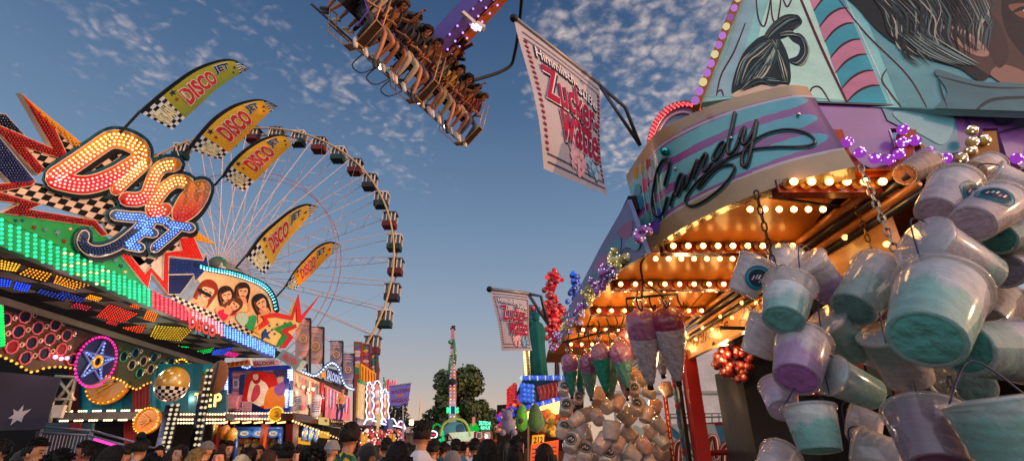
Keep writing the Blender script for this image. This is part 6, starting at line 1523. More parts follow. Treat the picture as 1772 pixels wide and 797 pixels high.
b = MB('rubber', '#141012'); b.tube([aty(1315, 338, 1.9), aty(1545, 372, 1.9)], .008, 6); b.tube([aty(1170, 560, 3.0), aty(1310, 400, 2.6)], .003, 4); b.tube([V((1.3, 3.0, 2.34)), V((2.6, 3.0, 2.30))], .012, 5); b.build('dark_rod', cs)
# heat lamps and the red glass cluster
for (x, y, Y, s_) in [(1251, 596, 3.5, 1), (1296, 572, 3.2, 1)]:
    p = aty(x, y, Y); t = thing('pendant_lamp', ['black pendant lamp lit over the red berry cluster', 'black pendant lamp beside the hanging white tub'][0 if x < 1260 else 1], 'lamp', p); b = MB('rubber', '#14110f', True); b.lathe([(.075, 0), (.06, .05), (.035, .07), (.03, .11), (.012, .13)], p, (0, 0, 1), 16); b.tube([p + V((0, 0, .12)), p + V((0, 0, .3))], .008, 5); b.build('lamp_shade', t); b = MB('glow_strong', '#ffd9a0'); b.ball(p + V((0, 0, .008)), .05, 10, 5, sq=(1, 1, .3)); b.build('lamp_bulb', t); l = bpy.data.lights.new('pendant_light', 'POINT'); l.energy = 4; l.color = (1, .6, .26); l.shadow_soft_size = .04; lo_ = bpy.data.objects.new('pendant_light', l); COL.objects.link(lo_); lo_.location = p - V((0, 0, .06))
p = aty(1270, 628, 3.6); t = thing('berry_cluster', 'cluster of red sugared berries hanging before the white wall', 'sweets', p); b = MB('foil', '#8a1a18', True)
for i in range(60): a = rnd.uniform(0, 6.28); r_ = rnd.random() ** .5; b.ball(p + V((cos(a) * .13 * r_, rnd.uniform(-.05, .05), sin(a) * .12 * r_)), .03, 7, 5, rnd.choice(['#6a1210', '#7a1a16', '#500c0a', '#842a20']))
b.build('berries', t); b = MB('rubber', '#2a1410', True); b.tube([p + V((0, 0, .1)), p + V((0, 0, .3))], .004, 5); b.build('string', t)
# white trailer, fence and rear sign panel beyond the window
b = MB('painted_board', '#b8b6b6'); b.box((4.2, 9.5, 1.75), (4.6, .2, 3.1)); b.box((4.2, 9.38, 2.6), (4.6, .03, .05), None, '#8a8888'); b.box((4.0, 9.6, 3.4), (4.0, .3, .3), None, '#c8c4c0'); tag(b.build('white_trailer'), 'plain white trailer side beyond the candy stall window', 'trailer')
b = MB('dull_metal', '#5a6068'); P = pY(7.2)
for i in range(24): b.tube([P(1160 + i * 12, 716), P(1162 + i * 12, 800)], .008, 4)
b.tube([P(1150, 722), P(1420, 718)], .012, 5); b.tube([P(1150, 716), P(1420, 712)], .008, 5); tag(b.build('wire_fence'), 'grey wire fence behind the candy stall window', 'fence')
P = pY(5.6); t = thing('sweet_sign', 'light blue sunburst sign with pink outlined lettering behind the red rails', 'sign', P(1290, 797)); b = MB('painted_board', '#7a1a24'); b.slab(P, [(1150, 735), (1395, 720), (1395, 812), (1150, 812)], -.05, .05); b.set('#3a78b0').slab(P, [(1158, 740), (1385, 728), (1385, 812), (1158, 812)], 0, .04); bd = b.build('sign_board', t)
b = MB('painted_board', '#9ac4dc')
for i in range(10): a0 = pi + .1 + i * .29; b.sheet(P, [(1270, 830), (1270 + 200 * cos(a0), max(733, 830 + 200 * sin(a0))), (1270 + 200 * cos(a0 + .14), max(733, 830 + 200 * sin(a0 + .14)))], .003 + .0005 * i)
b.set('#c8405a'); lt = [[(1225, 790), (1228, 762), (1236, 758), (1240, 790)], [(1250, 800), (1252, 775), (1264, 770), (1268, 800)], [(1278, 798), (1278, 770), (1286, 764), (1290, 798)], [(1300, 800), (1304, 778), (1316, 774), (1320, 800)], [(1330, 800), (1334, 782), (1344, 780), (1348, 800)], [(1170, 800), (1172, 770), (1182, 768), (1186, 800)]]
for l_ in lt: b.set('#c8405a').stroke(P, l_, 7, .004, .012, 4); b.set('#e8e0d8').stroke(P, l_, 5, .004, .018, 4); b.set('#5a2a3a').stroke(P, l_, 3.2, .004, .024, 4)
b.build('sign_lettering', bd)

# ---------------------------------------------------------------- curved Candy sign
cu = thing('curved_sign', 'curved striped sign reading Candy in dark tube lettering over the stall corner', 'sign', (.9, 1.8, 2.5))
Bp = crs([V(p) for p in [(1118, 437), (1150, 414), (1180, 395), (1240, 364), (1300, 339), (1380, 312), (1440, 297), (1480, 288)]], 6)
Tp = crs([V(p) for p in [(1083, 304), (1109, 264), (1135, 231), (1173, 208), (1229, 183), (1286, 165), (1361, 148), (1397, 150)]], 6)
nS = len(Bp) - 1
B3 = [atz(p.x, p.y, 2.545) for p in Bp]; T3 = [atz(p.x, p.y, 3.0) for p in Tp]
def cs_(s, t, k=0):
    f = max(0, min(1, s)) * nS; i = min(nS - 1, int(f)); f -= i
    bq = B3[i].lerp(B3[i + 1], f); tq = T3[i].lerp(T3[i + 1], f); p = bq.lerp(tq, t)
    tan = (B3[i + 1] - B3[i]).lerp(T3[i + 1] - T3[i], t); nn = tan.cross(tq - bq).normalized()
    if (CAM - p).dot(nn) < 0: nn = -nn
    return p + nn * k
# invert pixel -> (s,t) on the ruled surface for the traced lettering
import itertools
def proj(p):
    d = p - CAM; dp = d.y * CT + d.z * ST
    return V((CX + F * d.x / dp, CY - F * (-d.y * ST + d.z * CT) / dp))
_grid = [[proj(cs_(i / 60, j / 30)) for j in range(31)] for i in range(61)]
def st_of(px, py):
    best = min(((i, j) for i in range(61) for j in range(31)), key=lambda q: (_grid[q[0]][q[1]] - V((px, py))).length_squared)
    s, t = best[0] / 60, best[1] / 30
    for _ in range(6):
        p0 = proj(cs_(s, t)); e = V((px, py)) - p0; h = 1e-3; sgs = h if s < .5 else -h; sgt = h if t < .5 else -h
        ds = (proj(cs_(s + sgs, t)) - p0) / sgs; dt = (proj(cs_(s, t + sgt)) - p0) / sgt
        det = ds.x * dt.y - ds.y * dt.x
        if abs(det) < 1e-9: break
        s += (e.x * dt.y - e.y * dt.x) / det; t += (ds.x * e.y - ds.y * e.x) / det
        s = max(-.02, min(1.02, s)); t = max(-.05, min(1.05, t))
    return s, t
def SG(px, py, k=0):
    s, t = st_of(px, py); return cs_(s, t, k)
b = MB('glossy_paint', smooth=True); vs = []; fs = []; cc = []; nt_ = 120
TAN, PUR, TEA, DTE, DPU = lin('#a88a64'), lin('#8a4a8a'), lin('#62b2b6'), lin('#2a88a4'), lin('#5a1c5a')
for i in range(nS * 2 + 1):
    for j in range(nt_ + 1): vs.append(cs_(i / (nS * 2), j / nt_))
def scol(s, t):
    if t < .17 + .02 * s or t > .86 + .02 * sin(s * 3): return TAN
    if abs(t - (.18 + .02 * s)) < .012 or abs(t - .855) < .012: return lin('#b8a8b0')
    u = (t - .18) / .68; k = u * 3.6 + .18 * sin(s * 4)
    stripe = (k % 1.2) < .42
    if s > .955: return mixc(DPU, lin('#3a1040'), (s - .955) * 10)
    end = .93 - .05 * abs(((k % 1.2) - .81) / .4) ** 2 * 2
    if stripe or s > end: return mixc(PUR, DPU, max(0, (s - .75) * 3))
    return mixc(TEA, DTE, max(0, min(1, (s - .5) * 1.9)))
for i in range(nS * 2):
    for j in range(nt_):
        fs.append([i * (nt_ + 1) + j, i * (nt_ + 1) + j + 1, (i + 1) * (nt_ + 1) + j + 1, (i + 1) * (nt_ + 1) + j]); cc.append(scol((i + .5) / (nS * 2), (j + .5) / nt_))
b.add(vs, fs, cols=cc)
b.smooth = False
for t0 in (0, 1):
    e = [cs_(i / nS, t0) for i in range(nS + 1)]; e2 = [cs_(i / nS, t0, -.07) for i in range(nS + 1)]
    b.add(e + e2, [[i, i + 1, nS + 2 + i, nS + 1 + i] for i in range(nS)], '#7a6448')
for s0 in (0, 1): b.add([cs_(s0, 0), cs_(s0, 1), cs_(s0, 1, -.07), cs_(s0, 0, -.07)], [[0, 1, 2, 3]], '#4a1a48')
e = [cs_(i / nS, t0, -.07) for t0 in (0, 1) for i in range(nS + 1)]; b.add(e, [[i, i + 1, nS + 2 + i, nS + 1 + i] for i in range(nS)], '#6a5a48')
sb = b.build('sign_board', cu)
# tube lettering, traced as one hand; its shadow painted beneath as strokes
LZ = [(1.0, [(155, 535), (165, 490), (180, 440), (186, 390), (182, 368), (158, 362), (132, 385), (108, 440), (90, 520), (79, 600), (78, 670), (94, 722), (122, 740), (146, 712), (162, 660), (173, 606)]),
      (.9, [(192, 664), (204, 620), (222, 570), (244, 505), (266, 452)]), (.95, [(266, 452), (248, 480), (232, 530), (226, 582), (238, 598), (256, 562), (274, 510), (290, 468), (282, 515), (276, 552), (292, 548), (312, 510)]),
      (1.0, [(312, 510), (338, 445), (362, 385), (372, 368), (366, 410), (354, 455), (346, 488)]), (.95, [(350, 470), (376, 408), (404, 348), (426, 324), (428, 350), (412, 395), (406, 432), (424, 440), (448, 415), (468, 384)]),
      (.95, [(545, 248), (520, 262), (492, 308), (472, 352), (478, 372), (502, 362), (528, 318), (550, 262)]), (1.05, [(614, 58), (602, 110), (590, 175), (576, 240), (566, 300), (574, 326), (596, 322), (620, 290), (640, 240)]),
      (1.0, [(640, 240), (660, 180), (678, 154), (676, 190), (662, 235), (664, 262), (684, 262), (710, 222), (736, 170), (756, 112)]), (1.05, [(756, 112), (742, 190), (726, 270), (712, 340), (696, 396), (680, 412), (662, 396), (664, 350), (682, 304), (710, 268), (745, 236)]),
      (.62, [(745, 236), (800, 206), (870, 182), (950, 170), (1030, 178), (1095, 202), (1136, 238), (1128, 266), (1080, 280), (1000, 285), (900, 284), (800, 290), (710, 302), (620, 334), (540, 374), (470, 424), (418, 478), (386, 526), (368, 552)]),
      (.7, [(368, 552), (384, 548), (420, 506), (470, 450), (520, 412), (570, 400), (604, 400), (612, 426), (588, 476), (530, 545), (460, 604), (390, 648), (330, 668), (296, 654), (294, 618), (324, 566), (380, 500), (440, 450), (500, 410), (560, 370)])]
LET = [(w_, [(1110 + x / 3.794, 180 + y / 3.794) for x, y in l_]) for w_, l_ in LZ]
sh = MB('painted_board', '#2c626c'); tb = MB('chrome', '#3a0c1a', True); tb.mat = 'varnish'
for w_, l_ in LET:
    Q = crs([V(p) for p in l_], 4)
    sh.stroke(SG, [(p.x + 2.4, p.y + 3) for p in Q], 1.9 * w_, .001, .003, 1)
    tb.set('#1c060c').tube([SG(p.x, p.y, .006) for p in Q], .0066 * w_, 8)
sh.build('letter_shadow', sb); tb.build('tube_lettering', cu)
b = MB('painted_board')
for i, (x, y, c) in enumerate([(1100, 300, '#d8902a'), (1110, 292, '#e0b050'), (1122, 284, '#c84a4a'), (1132, 300, '#b8c8d0'), (1116, 320, '#d8507a'), (1104, 330, '#4a9ab0'), (1124, 340, '#58b8c8'), (1128, 300, '#c8d0d8'), (1108, 350, '#3a8ab0'), (1140, 372, '#2a6ac0'), (1120, 376, '#68c0c8'), (1136, 392, '#7a5ac0')]):
    r = 7 if i < 4 else 9; b.set(c); q = [SG(x + r * .7 * cos(k * 1.05), y + r * 1.5 * sin(k * 1.05), .0012 + .0003 * i) for k in range(6)]; b.poly(q)
for x in (1110, 1119, 1128, 1137): b.set('#c8bcb0').stroke(SG, [(x, 270 + (1150 - x) * .3), (x + 4, 330), (x + 12, 380)], .7, .0005, .0055, 3)
b.build('sweets_print', sb)
b = MB('chrome', '#c8c0c8'); [b.ball(SG(x, y, .008), .008, 8, 5) for x, y in [(1266, 240), (1170, 292), (1381, 200)]]; b.ball(SG(1155, 262, .02), .022, 12, 8, '#3aa0a8'); b.build('stud', cu)
# red bulb arch behind the sign
P = pY(2.45); b = MB('painted_board', '#7a8ab0'); ar = [(1124, 262), (1128, 232), (1140, 206), (1158, 188), (1182, 180), (1206, 186), (1222, 205)]
b.slab(P, ar + [(1210, 262)], 0, .05); ao = b.build('arch_board', cu); b = MB('glossy_paint', '#a01a24'); b.stroke(P, ar, 6, .012, .01, 5); b.set('#c8a0b8').stroke(P, [(x * .8 + 1172 * .2, y * .8 + 250 * .2) for x, y in ar], 2, .004, .01, 5); b.build('arch_trim', cu)
b = MB('dull_metal', '#4a4448'); [b.tube([P(x, 250, -.04), V((.95, 2.9, HC + .28))], .015, 6) for x in (1140, 1200)]; b.build('arch_support', cu)
bulbs(ao, [(p, '#ff5a60') for dx in (-3, 0, 3) for p in along(P, [(x + dx, y + dx * .8) for x, y in ar], .028, .024, 6)], .011, 'glow', 'arch_bulb')

# ---------------------------------------------------------------- painted tent roof above
P = plane((1.35, 1.66, 3.03), (-.10, -.93, .30))
roof = thing('tent_roof', 'painted tent roof with a candy stick and huge dark haired portraits over the stall front', 'roof', (2, 2, 3))
b = MB('painted_board', '#84c0be'); LE = [(1296, -40), (1214, 178)]
b.slab(P, [(1346, -160), (1208, 178), (1290, 167), (1397, 152), (1420, 182), (1960, 199), (1960, -160)], 0, .03); rb = b.build('roof_panel', roof)
pn = MB('painted_board'); L_ = [.001]
def lim(p): return V((max(p[0], 1212), min(p[1], 181 + (p[0] - 1420) * .032 if p[0] > 1405 else 168)))
def rp_(poly, col, sm=True, m=5):
    L_[0] += .00006; pn.set(col).sheet(P, [lim(p) for p in (crs([V(p) for p in poly], m, True) if sm else poly)], L_[0])
def rl(pts, w_, col, tp=1.0, h=.00004):
    L_[0] += .00002; pn.set(col).stroke(P, [lim(p) for p in pts], w_, h, L_[0], 6, taper=tp)
rp_([(1340, -30), (1400, -30), (1470, 175), (1400, 172), (1290, 160), (1318, 40)], '#b4dccc', False)
rp_([(1216, 170), (1258, 90), (1286, -20), (1316, -20), (1296, 60), (1262, 168)], '#86acb8', False)
rp_([(1480, -20), (1790, -20), (1790, 190), (1560, 186)], '#62989e', False)
# candy stick
st0, st1 = [(1394, -20), (1464, 178)], [(1452, -20), (1536, 180)]
rp_([(1394, -20), (1452, -20), (1536, 181), (1466, 178)], '#3c96a8', False)
for i in range(8):
    f0 = -.05 + i * .27; f1 = f0 + .13
    A0 = V(st0[0]).lerp(V(st0[1]), max(0, min(1, f0 + .12))); A1 = V(st0[0]).lerp(V(st0[1]), max(0, min(1, f1 + .12))); C0_ = V(st1[0]).lerp(V(st1[1]), max(0, min(1, f0 - .05))); C1_ = V(st1[0]).lerp(V(st1[1]), max(0, min(1, f1 - .05)))
    if (A0 - A1).length < 1 or (C0_ - C1_).length < 1: continue
    rp_([A0, A0.lerp(C0_, .33) + V((0, -9)), A0.lerp(C0_, .7) + V((0, -8)), C0_, C1_, A1.lerp(C1_, .7) + V((0, -8)), A1.lerp(C1_, .33) + V((0, -9)), A1], '#c07a94', False)
    for (a_, c_) in ((A0, C0_), (A1, C1_)): rl([a_, a_.lerp(c_, .33) + V((0, -9)), a_.lerp(c_, .7) + V((0, -8)), c_], 2.0, '#3a0c18', .55)
rl([(1378, -20), (1420, 80), (1466, 178)], 2.4, '#5a1020', .2); rl([(1455, -20), (1500, 80), (1545, 180)], 1.0, '#c8d0d0', .2)
# scrolls
for s_ in [[(1308, -10), (1312, 30), (1322, 46), (1330, 20), (1334, -8)], [(1334, -8), (1336, 28), (1344, 42), (1350, 10), (1352, -10)], [(1352, -10), (1362, 12), (1372, -6)], [(1290, 40), (1270, 90), (1248, 130), (1240, 166)], [(1240, 160), (1248, 156), (1252, 166)],
           [(1398, 172), (1406, 152), (1420, 152), (1436, 176)], [(1534, 120), (1526, 138), (1540, 160), (1560, 186)], [(1452, 0), (1500, 60), (1570, 130), (1604, 186)]]: rl(s_, 1.5, '#4a1222', .4)
# the smaller head: swept up curl, brow
rp_([(1267, 162), (1270, 132), (1285, 94), (1304, 72), (1320, 62), (1342, 60), (1358, 82), (1367, 112), (1366, 146), (1340, 150), (1312, 142), (1288, 154)], '#16242a')
rp_([(1322, 66), (1336, 42), (1360, 28), (1380, 26), (1388, 40), (1374, 52), (1366, 62), (1344, 70)], '#16242a')
rp_([(1364, 60), (1384, 58), (1398, 76), (1396, 100), (1380, 114), (1364, 104), (1380, 96), (1384, 80), (1372, 72)], '#16242a')
rp_([(1270, 168), (1288, 152), (1330, 146), (1366, 148), (1376, 160)], '#c8ac98')
random.seed(4)
lite = ['#c8c0a4', '#8aa09c', '#b8a888', '#6a8484']; drk = ['#0a1216', '#16262c', '#223a3e', '#0e181c', '#2c484c', '#3a585a']
J2_ = lambda d: random.uniform(-d, d)
for i in range(150):
    c_ = random.choice(lite if random.random() < .30 else drk); w_ = random.uniform(.4, 1.3); g = random.random(); m_ = i % 4
    if m_ == 0: rl([(1271 + 16 * g + J2_(2), 150 - 8 * g), (1282 + 18 * g, 110 - 6 * g + J2_(4)), (1304 + 14 * g, 84 + 10 * g + J2_(3)), (1332 + 6 * g, 68 + 6 * g)], w_, c_, 1)
    elif m_ == 1: rl([(1282 + 40 * g, 148 - 10 * g + J2_(3)), (1300 + 36 * g, 122 + J2_(6)), (1322 + 24 * g, 96 + J2_(5)), (1342 + 6 * g, 70 + J2_(3))], w_, c_, 1)
    elif m_ == 2: rl([(1280 + 8 * g, 156 + J2_(3)), (1306 + 8 * g, 134 + 10 * g + J2_(3)), (1334 + 6 * g, 138 + 8 * g + J2_(4)), (1364, 142 + J2_(5))], w_, c_, 1)
    else: rl([(1366 - 10 * g, 140 + J2_(3)), (1362 - 14 * g, 116 + J2_(4)), (1352 - 10 * g, 90 + J2_(4)), (1336, 70 + J2_(3))], w_, c_, 1)
for i in range(60):
    a = J2_(5); c_ = random.choice(lite if random.random() < .4 else drk); w_ = random.uniform(.4, 1.2)
    if i % 2: rl([(1326 + a, 66), (1340 + a, 48 + a), (1362 + a, 32 + a), (1380 + a * .4, 30 + a * .6), (1384, 40 + a * .5), (1372 + a, 50)], w_, c_, 1)
    else: rl([(1350, 60 + a * .5), (1374 + a, 58 + a * .8), (1392 + a * .7, 72 + a * .5), (1396 + a * .7, 92), (1384 + a, 110 + a * .4), (1368 + a, 108)], w_, c_, 1)
# the large head: long swept hair, ear, cheek, jacket
rp_([(1470, -30), (1490, 20), (1540, 70), (1600, 100), (1660, 118), (1700, 140), (1735, 100), (1745, 40), (1730, -30)], '#0a1216')
rp_([(1690, -30), (1800, -30), (1800, 160), (1750, 150), (1712, 130), (1670, 100), (1640, 60)], '#4c3630')
rp_([(1740, -30), (1800, -30), (1800, 110), (1766, 90), (1736, 40)], '#1c1212')
rp_([(1714, 128), (1740, 112), (1800, 140), (1800, 168), (1750, 152)], '#8a665a'); rp_([(1700, 20), (1730, 40), (1746, 92), (1730, 118), (1712, 92)], '#3c2a28'); rp_([(1745, 10), (1775, 6), (1800, 14), (1800, 34), (1766, 30)], '#7a5238'); rl([(1752, 22), (1772, 14), (1796, 18)], 3.4, '#120c0c', .7); rp_([(1770, 18), (1782, 15), (1792, 19), (1780, 24)], '#b8c0c0')
rp_([(1632, 50), (1650, 42), (1690, 66), (1712, 92), (1698, 98), (1670, 86)], '#a07a6c'); rp_([(1648, 56), (1668, 64), (1694, 86), (1680, 84)], '#4a2e2a'); rl([(1638, 48), (1662, 52), (1692, 72), (1708, 92)], 1.6, '#c0988a', .6)
rp_([(1618, 120), (1690, 140), (1800, 150), (1800, 200), (1624, 198), (1640, 160)], '#4a6e78'); rl([(1622, 130), (1630, 160), (1640, 192)], 1.6, '#1c2e36'); rl([(1610, 128), (1700, 150), (1790, 152)], 1.8, '#1c2e36'); rl([(1690, 190), (1720, 172), (1790, 168)], 3, '#22343a', .3)
for i in range(120):
    f = random.random(); g = random.random(); a = random.uniform(-6, 6)
    x0, y0 = 1476 + 220 * f, -26
    rl([(x0, y0), (x0 + 24 + 60 * g * (1 - f), 10 + 30 * g + a), (1520 + 170 * f + 40 * g, 50 + 40 * g * (1 - f) + a), (1560 + 130 * f + 30 * g, 74 + 42 * g * (1 - f * .6) + a)], random.uniform(.6, 2.4), random.choice(['#080d10', '#16262c', '#3c5458', '#6c7c76', '#a09c8a', '#101a1e', '#22363a', '#0a1114', '#0c1418', '#121e22', '#2c4448']), 1)
for i in range(16): a = random.uniform(-8, 8); rl([(1560 + i * 3, 60 + a), (1600 + i * 4, 92 + a * .5), (1650 + i * 3, 112 + a * .4)], random.uniform(.6, 1.6), random.choice(['#8c9c94', '#0a1014', '#5f7a7c']), 1)
pn.build('roof_painting', rb)
# orange edge strip with lamps
b = MB('painted_board', '#8a5418'); b.slab(P, [(1284, -40), (1298, -40), (1212, 180), (1200, 176)], .03, .05); es = b.build('edge_strip', roof)
bulbs(es, [(P(1287 - (i + .5) * 6.7, -18 + i * 16, .07), ['#b878d0', '#e8d8a0', '#c080d8'][i % 3]) for i in range(13)], .030, 'glow_soft', 'edge_bulb')
# alley side of the roof, printed sheet
P2 = plane((.585, 2.1, 2.6), (-1, -.054, 0)); b = MB('painted_board', '#6a7aa8'); b.slab(P2, [(1086, 345), (1119, 438), (1066, 470), (1000, 545), (962, 602), (978, 545), (1040, 425)], .02, .02); sp_ = b.build('side_sheet', roof)
b = MB('painted_board'); [b.set(c).sheet(P2, crs([V((x, y)), V((x + 18, y - 8)), V((x + 14, y + 22)), (V((x - 8, y + 16)))], 4, True), .023 + .001 * i) for i, (x, y, c) in enumerate([(1076, 390, '#8a5a8a'), (1056, 420, '#4a8aa8'), (1036, 448, '#9a6a9a'), (1018, 480, '#3a7a98'), (1090, 410, '#5a9ab0'), (1000, 512, '#7a6aa0')])]
[b.set('#3a2a5a').stroke(P2, [(1000 + 14 * i, 540 - 17 * i), (1020 + 12 * i, 500 - 14 * i), (1030 + 12 * i, 500 - 14 * i)], .8, .001, .031, 3) for i in range(6)]; b.build('sheet_print', sp_)
# purple valance on the front
P = plane((1.5, 1.60, 2.8), (0, -1, .12)); b = MB('glossy_paint', '#7a4a94'); TOP_ = 176
vb = [(1412, 178), (1790, 192), (1790, 282), (1768, 290), (1742, 270), (1726, 222), (1700, 222), (1712, 250), (1680, 276), (1650, 282), (1620, 272), (1590, 240), (1588, 222), (1540, 222), (1552, 250), (1545, 282), (1510, 292), (1478, 278), (1446, 228), (1430, 222)]
b.slab(P, vb, 0, .025); va = b.build('valance', cs)
b = MB('glossy_paint', '#2a7a92')
b.sheet(P, [(1524, 181), (1648, 186), (1656, 222), (1662, 262), (1630, 272), (1606, 268), (1572, 226), (1536, 208)], .004); b.set('#5a9aa8').sheet(P, crs([V((1550, 192)), V((1640, 196)), V((1650, 222)), V((1632, 250)), V((1600, 236)), V((1560, 212))], 4, True), .006); b.set('#6a4a86').sheet(P, [(1648, 187), (1790, 192), (1790, 204), (1700, 200), (1652, 200)], .005)
for l_ in [[(1706, 196), (1730, 214), (1756, 206), (1746, 196)], [(1690, 236), (1720, 230), (1770, 218)], [(1668, 190), (1676, 210), (1684, 226)]]: b.set('#2a1c48').stroke(P, l_, 1.4, .001, .009, 4)
b.set('#b8a0c0').stroke(P, [(1434, 222), (1452, 244), (1480, 284)], 1.2, .001, .004, 4); b.set('#b8a0c0').stroke(P, [(1540, 224), (1550, 262), (1538, 286)], 1.2, .001, .004, 4); b.set('#160a14').stroke(P, [(1408, 177), (1600, 184), (1792, 191)], 2.2, .006, .004, 2); b.build('valance_print', va)
b = MB('painted_board', '#8a5a20'); SC = [[(1434, 224), (1458, 224), (1470, 262), (1500, 292), (1545, 286), (1554, 262), (1560, 224), (1586, 224), (1582, 262), (1566, 298), (1500, 304), (1460, 280)], [(1588, 240), (1620, 276), (1652, 284), (1688, 268), (1700, 228), (1724, 226), (1730, 262), (1700, 292), (1640, 298), (1604, 282)]]
for i, s_ in enumerate(SC): b.set('#9a3a1a' if i == 0 else '#8a5a20').slab(P, s_, .03 + .004 * i, .03)
b.build('scallop', cs)
BB = [(1466, 246, 0), (1488, 264, 0), (1514, 274, 0), (1538, 276, 0), (1562, 224, 0), (1562, 246, 0), (1556, 266, 0), (1584, 243, 0), (1608, 263, 0), (1636, 274, 0), (1682, 226, 1), (1682, 246, 1), (1704, 243, 1), (1680, 262, 1), (1664, 274, 1), (1760, 274, 0), (1784, 262, 0)]
for g_, c_, nm in ((0, '#b030c8', 'violet_bulb'), (1, '#d8b84a', 'gold_bulb')):
    for x, y, k in BB:
        if k != g_: continue
        p = P(x, y, .05); b = MB('glow_soft' if g_ == 0 else 'foil', '#a03cc0' if g_ == 0 else '#c8a850', True); b.ball(p, .0205, 14, 9); o = b.build(nm, cs)
        b = MB('glow', c_, True)
        for q in range(9): d = V((rnd.gauss(0, 1), rnd.gauss(-1.2, .8), rnd.gauss(0, 1))).normalized(); b.ball(p + d * .0185, .0042, 5, 4, mixc(lin(c_), (1, .8, 1), .3 + rnd.random() * .6))
        o2 = b.build('glint', o); l = None
# decorative bulb grapes along the alley edge
for i, (x, y, n) in enumerate([(1102, 412, 5), (1078, 442, 12), (1052, 466, 11), (1040, 492, 12), (1022, 512, 11), (1006, 536, 10), (992, 552, 9), (978, 566, 8), (968, 580, 7), (962, 600, 6)]):
    p = P2(x, y, .04); Yp = p.y; b = MB('foil', smooth=True)
    cset = [['#a85ac0', '#8a4aa0', '#b878c8'], ['#d8c060', '#e8d890', '#c8b050'], ['#a85ac0', '#c8a8d0', '#8a4aa0']][i % 3]
    g_ = thing('bulb_cluster', f'cluster of {["violet", "gold", "lilac"][i % 3]} foil bulbs, number {i+1}', 'ornament', p, 'bulb clusters along the stall edge')
    for q in range(n):
        d = V((rnd.gauss(0, .03), rnd.gauss(0, .06), rnd.gauss(0, .032))); b = MB('foil', rnd.choice(cset), True); b.ball(p + d, .02, 10, 6); o = b.build('foil_bulb', g_)
        b = MB('glow', mixc(lin(rnd.choice(cset)), (1, 1, .9), .4)); [b.ball(p + d + V((rnd.gauss(0, .010), -.013, rnd.gauss(0, .010))), .0035, 5, 3) for _ in range(4)]; b.build('glint', o)
    g_['label'] = ['violet bulb cluster right under the end of the Candy sign', 'gold bulb cluster second below the Candy sign end', 'lilac bulb cluster between two gold ones, upper part of the edge', 'violet bulb cluster over the large pink and white bags', 'gold bulb cluster level with the hook rack', 'lilac bulb cluster midway down the edge', 'violet bulb cluster near the top of the teal bags', 'gold bulb cluster near the lower end of the edge', 'lilac bulb cluster last but one on the edge', 'lowest violet bulb cluster at the far end of the edge'][i]

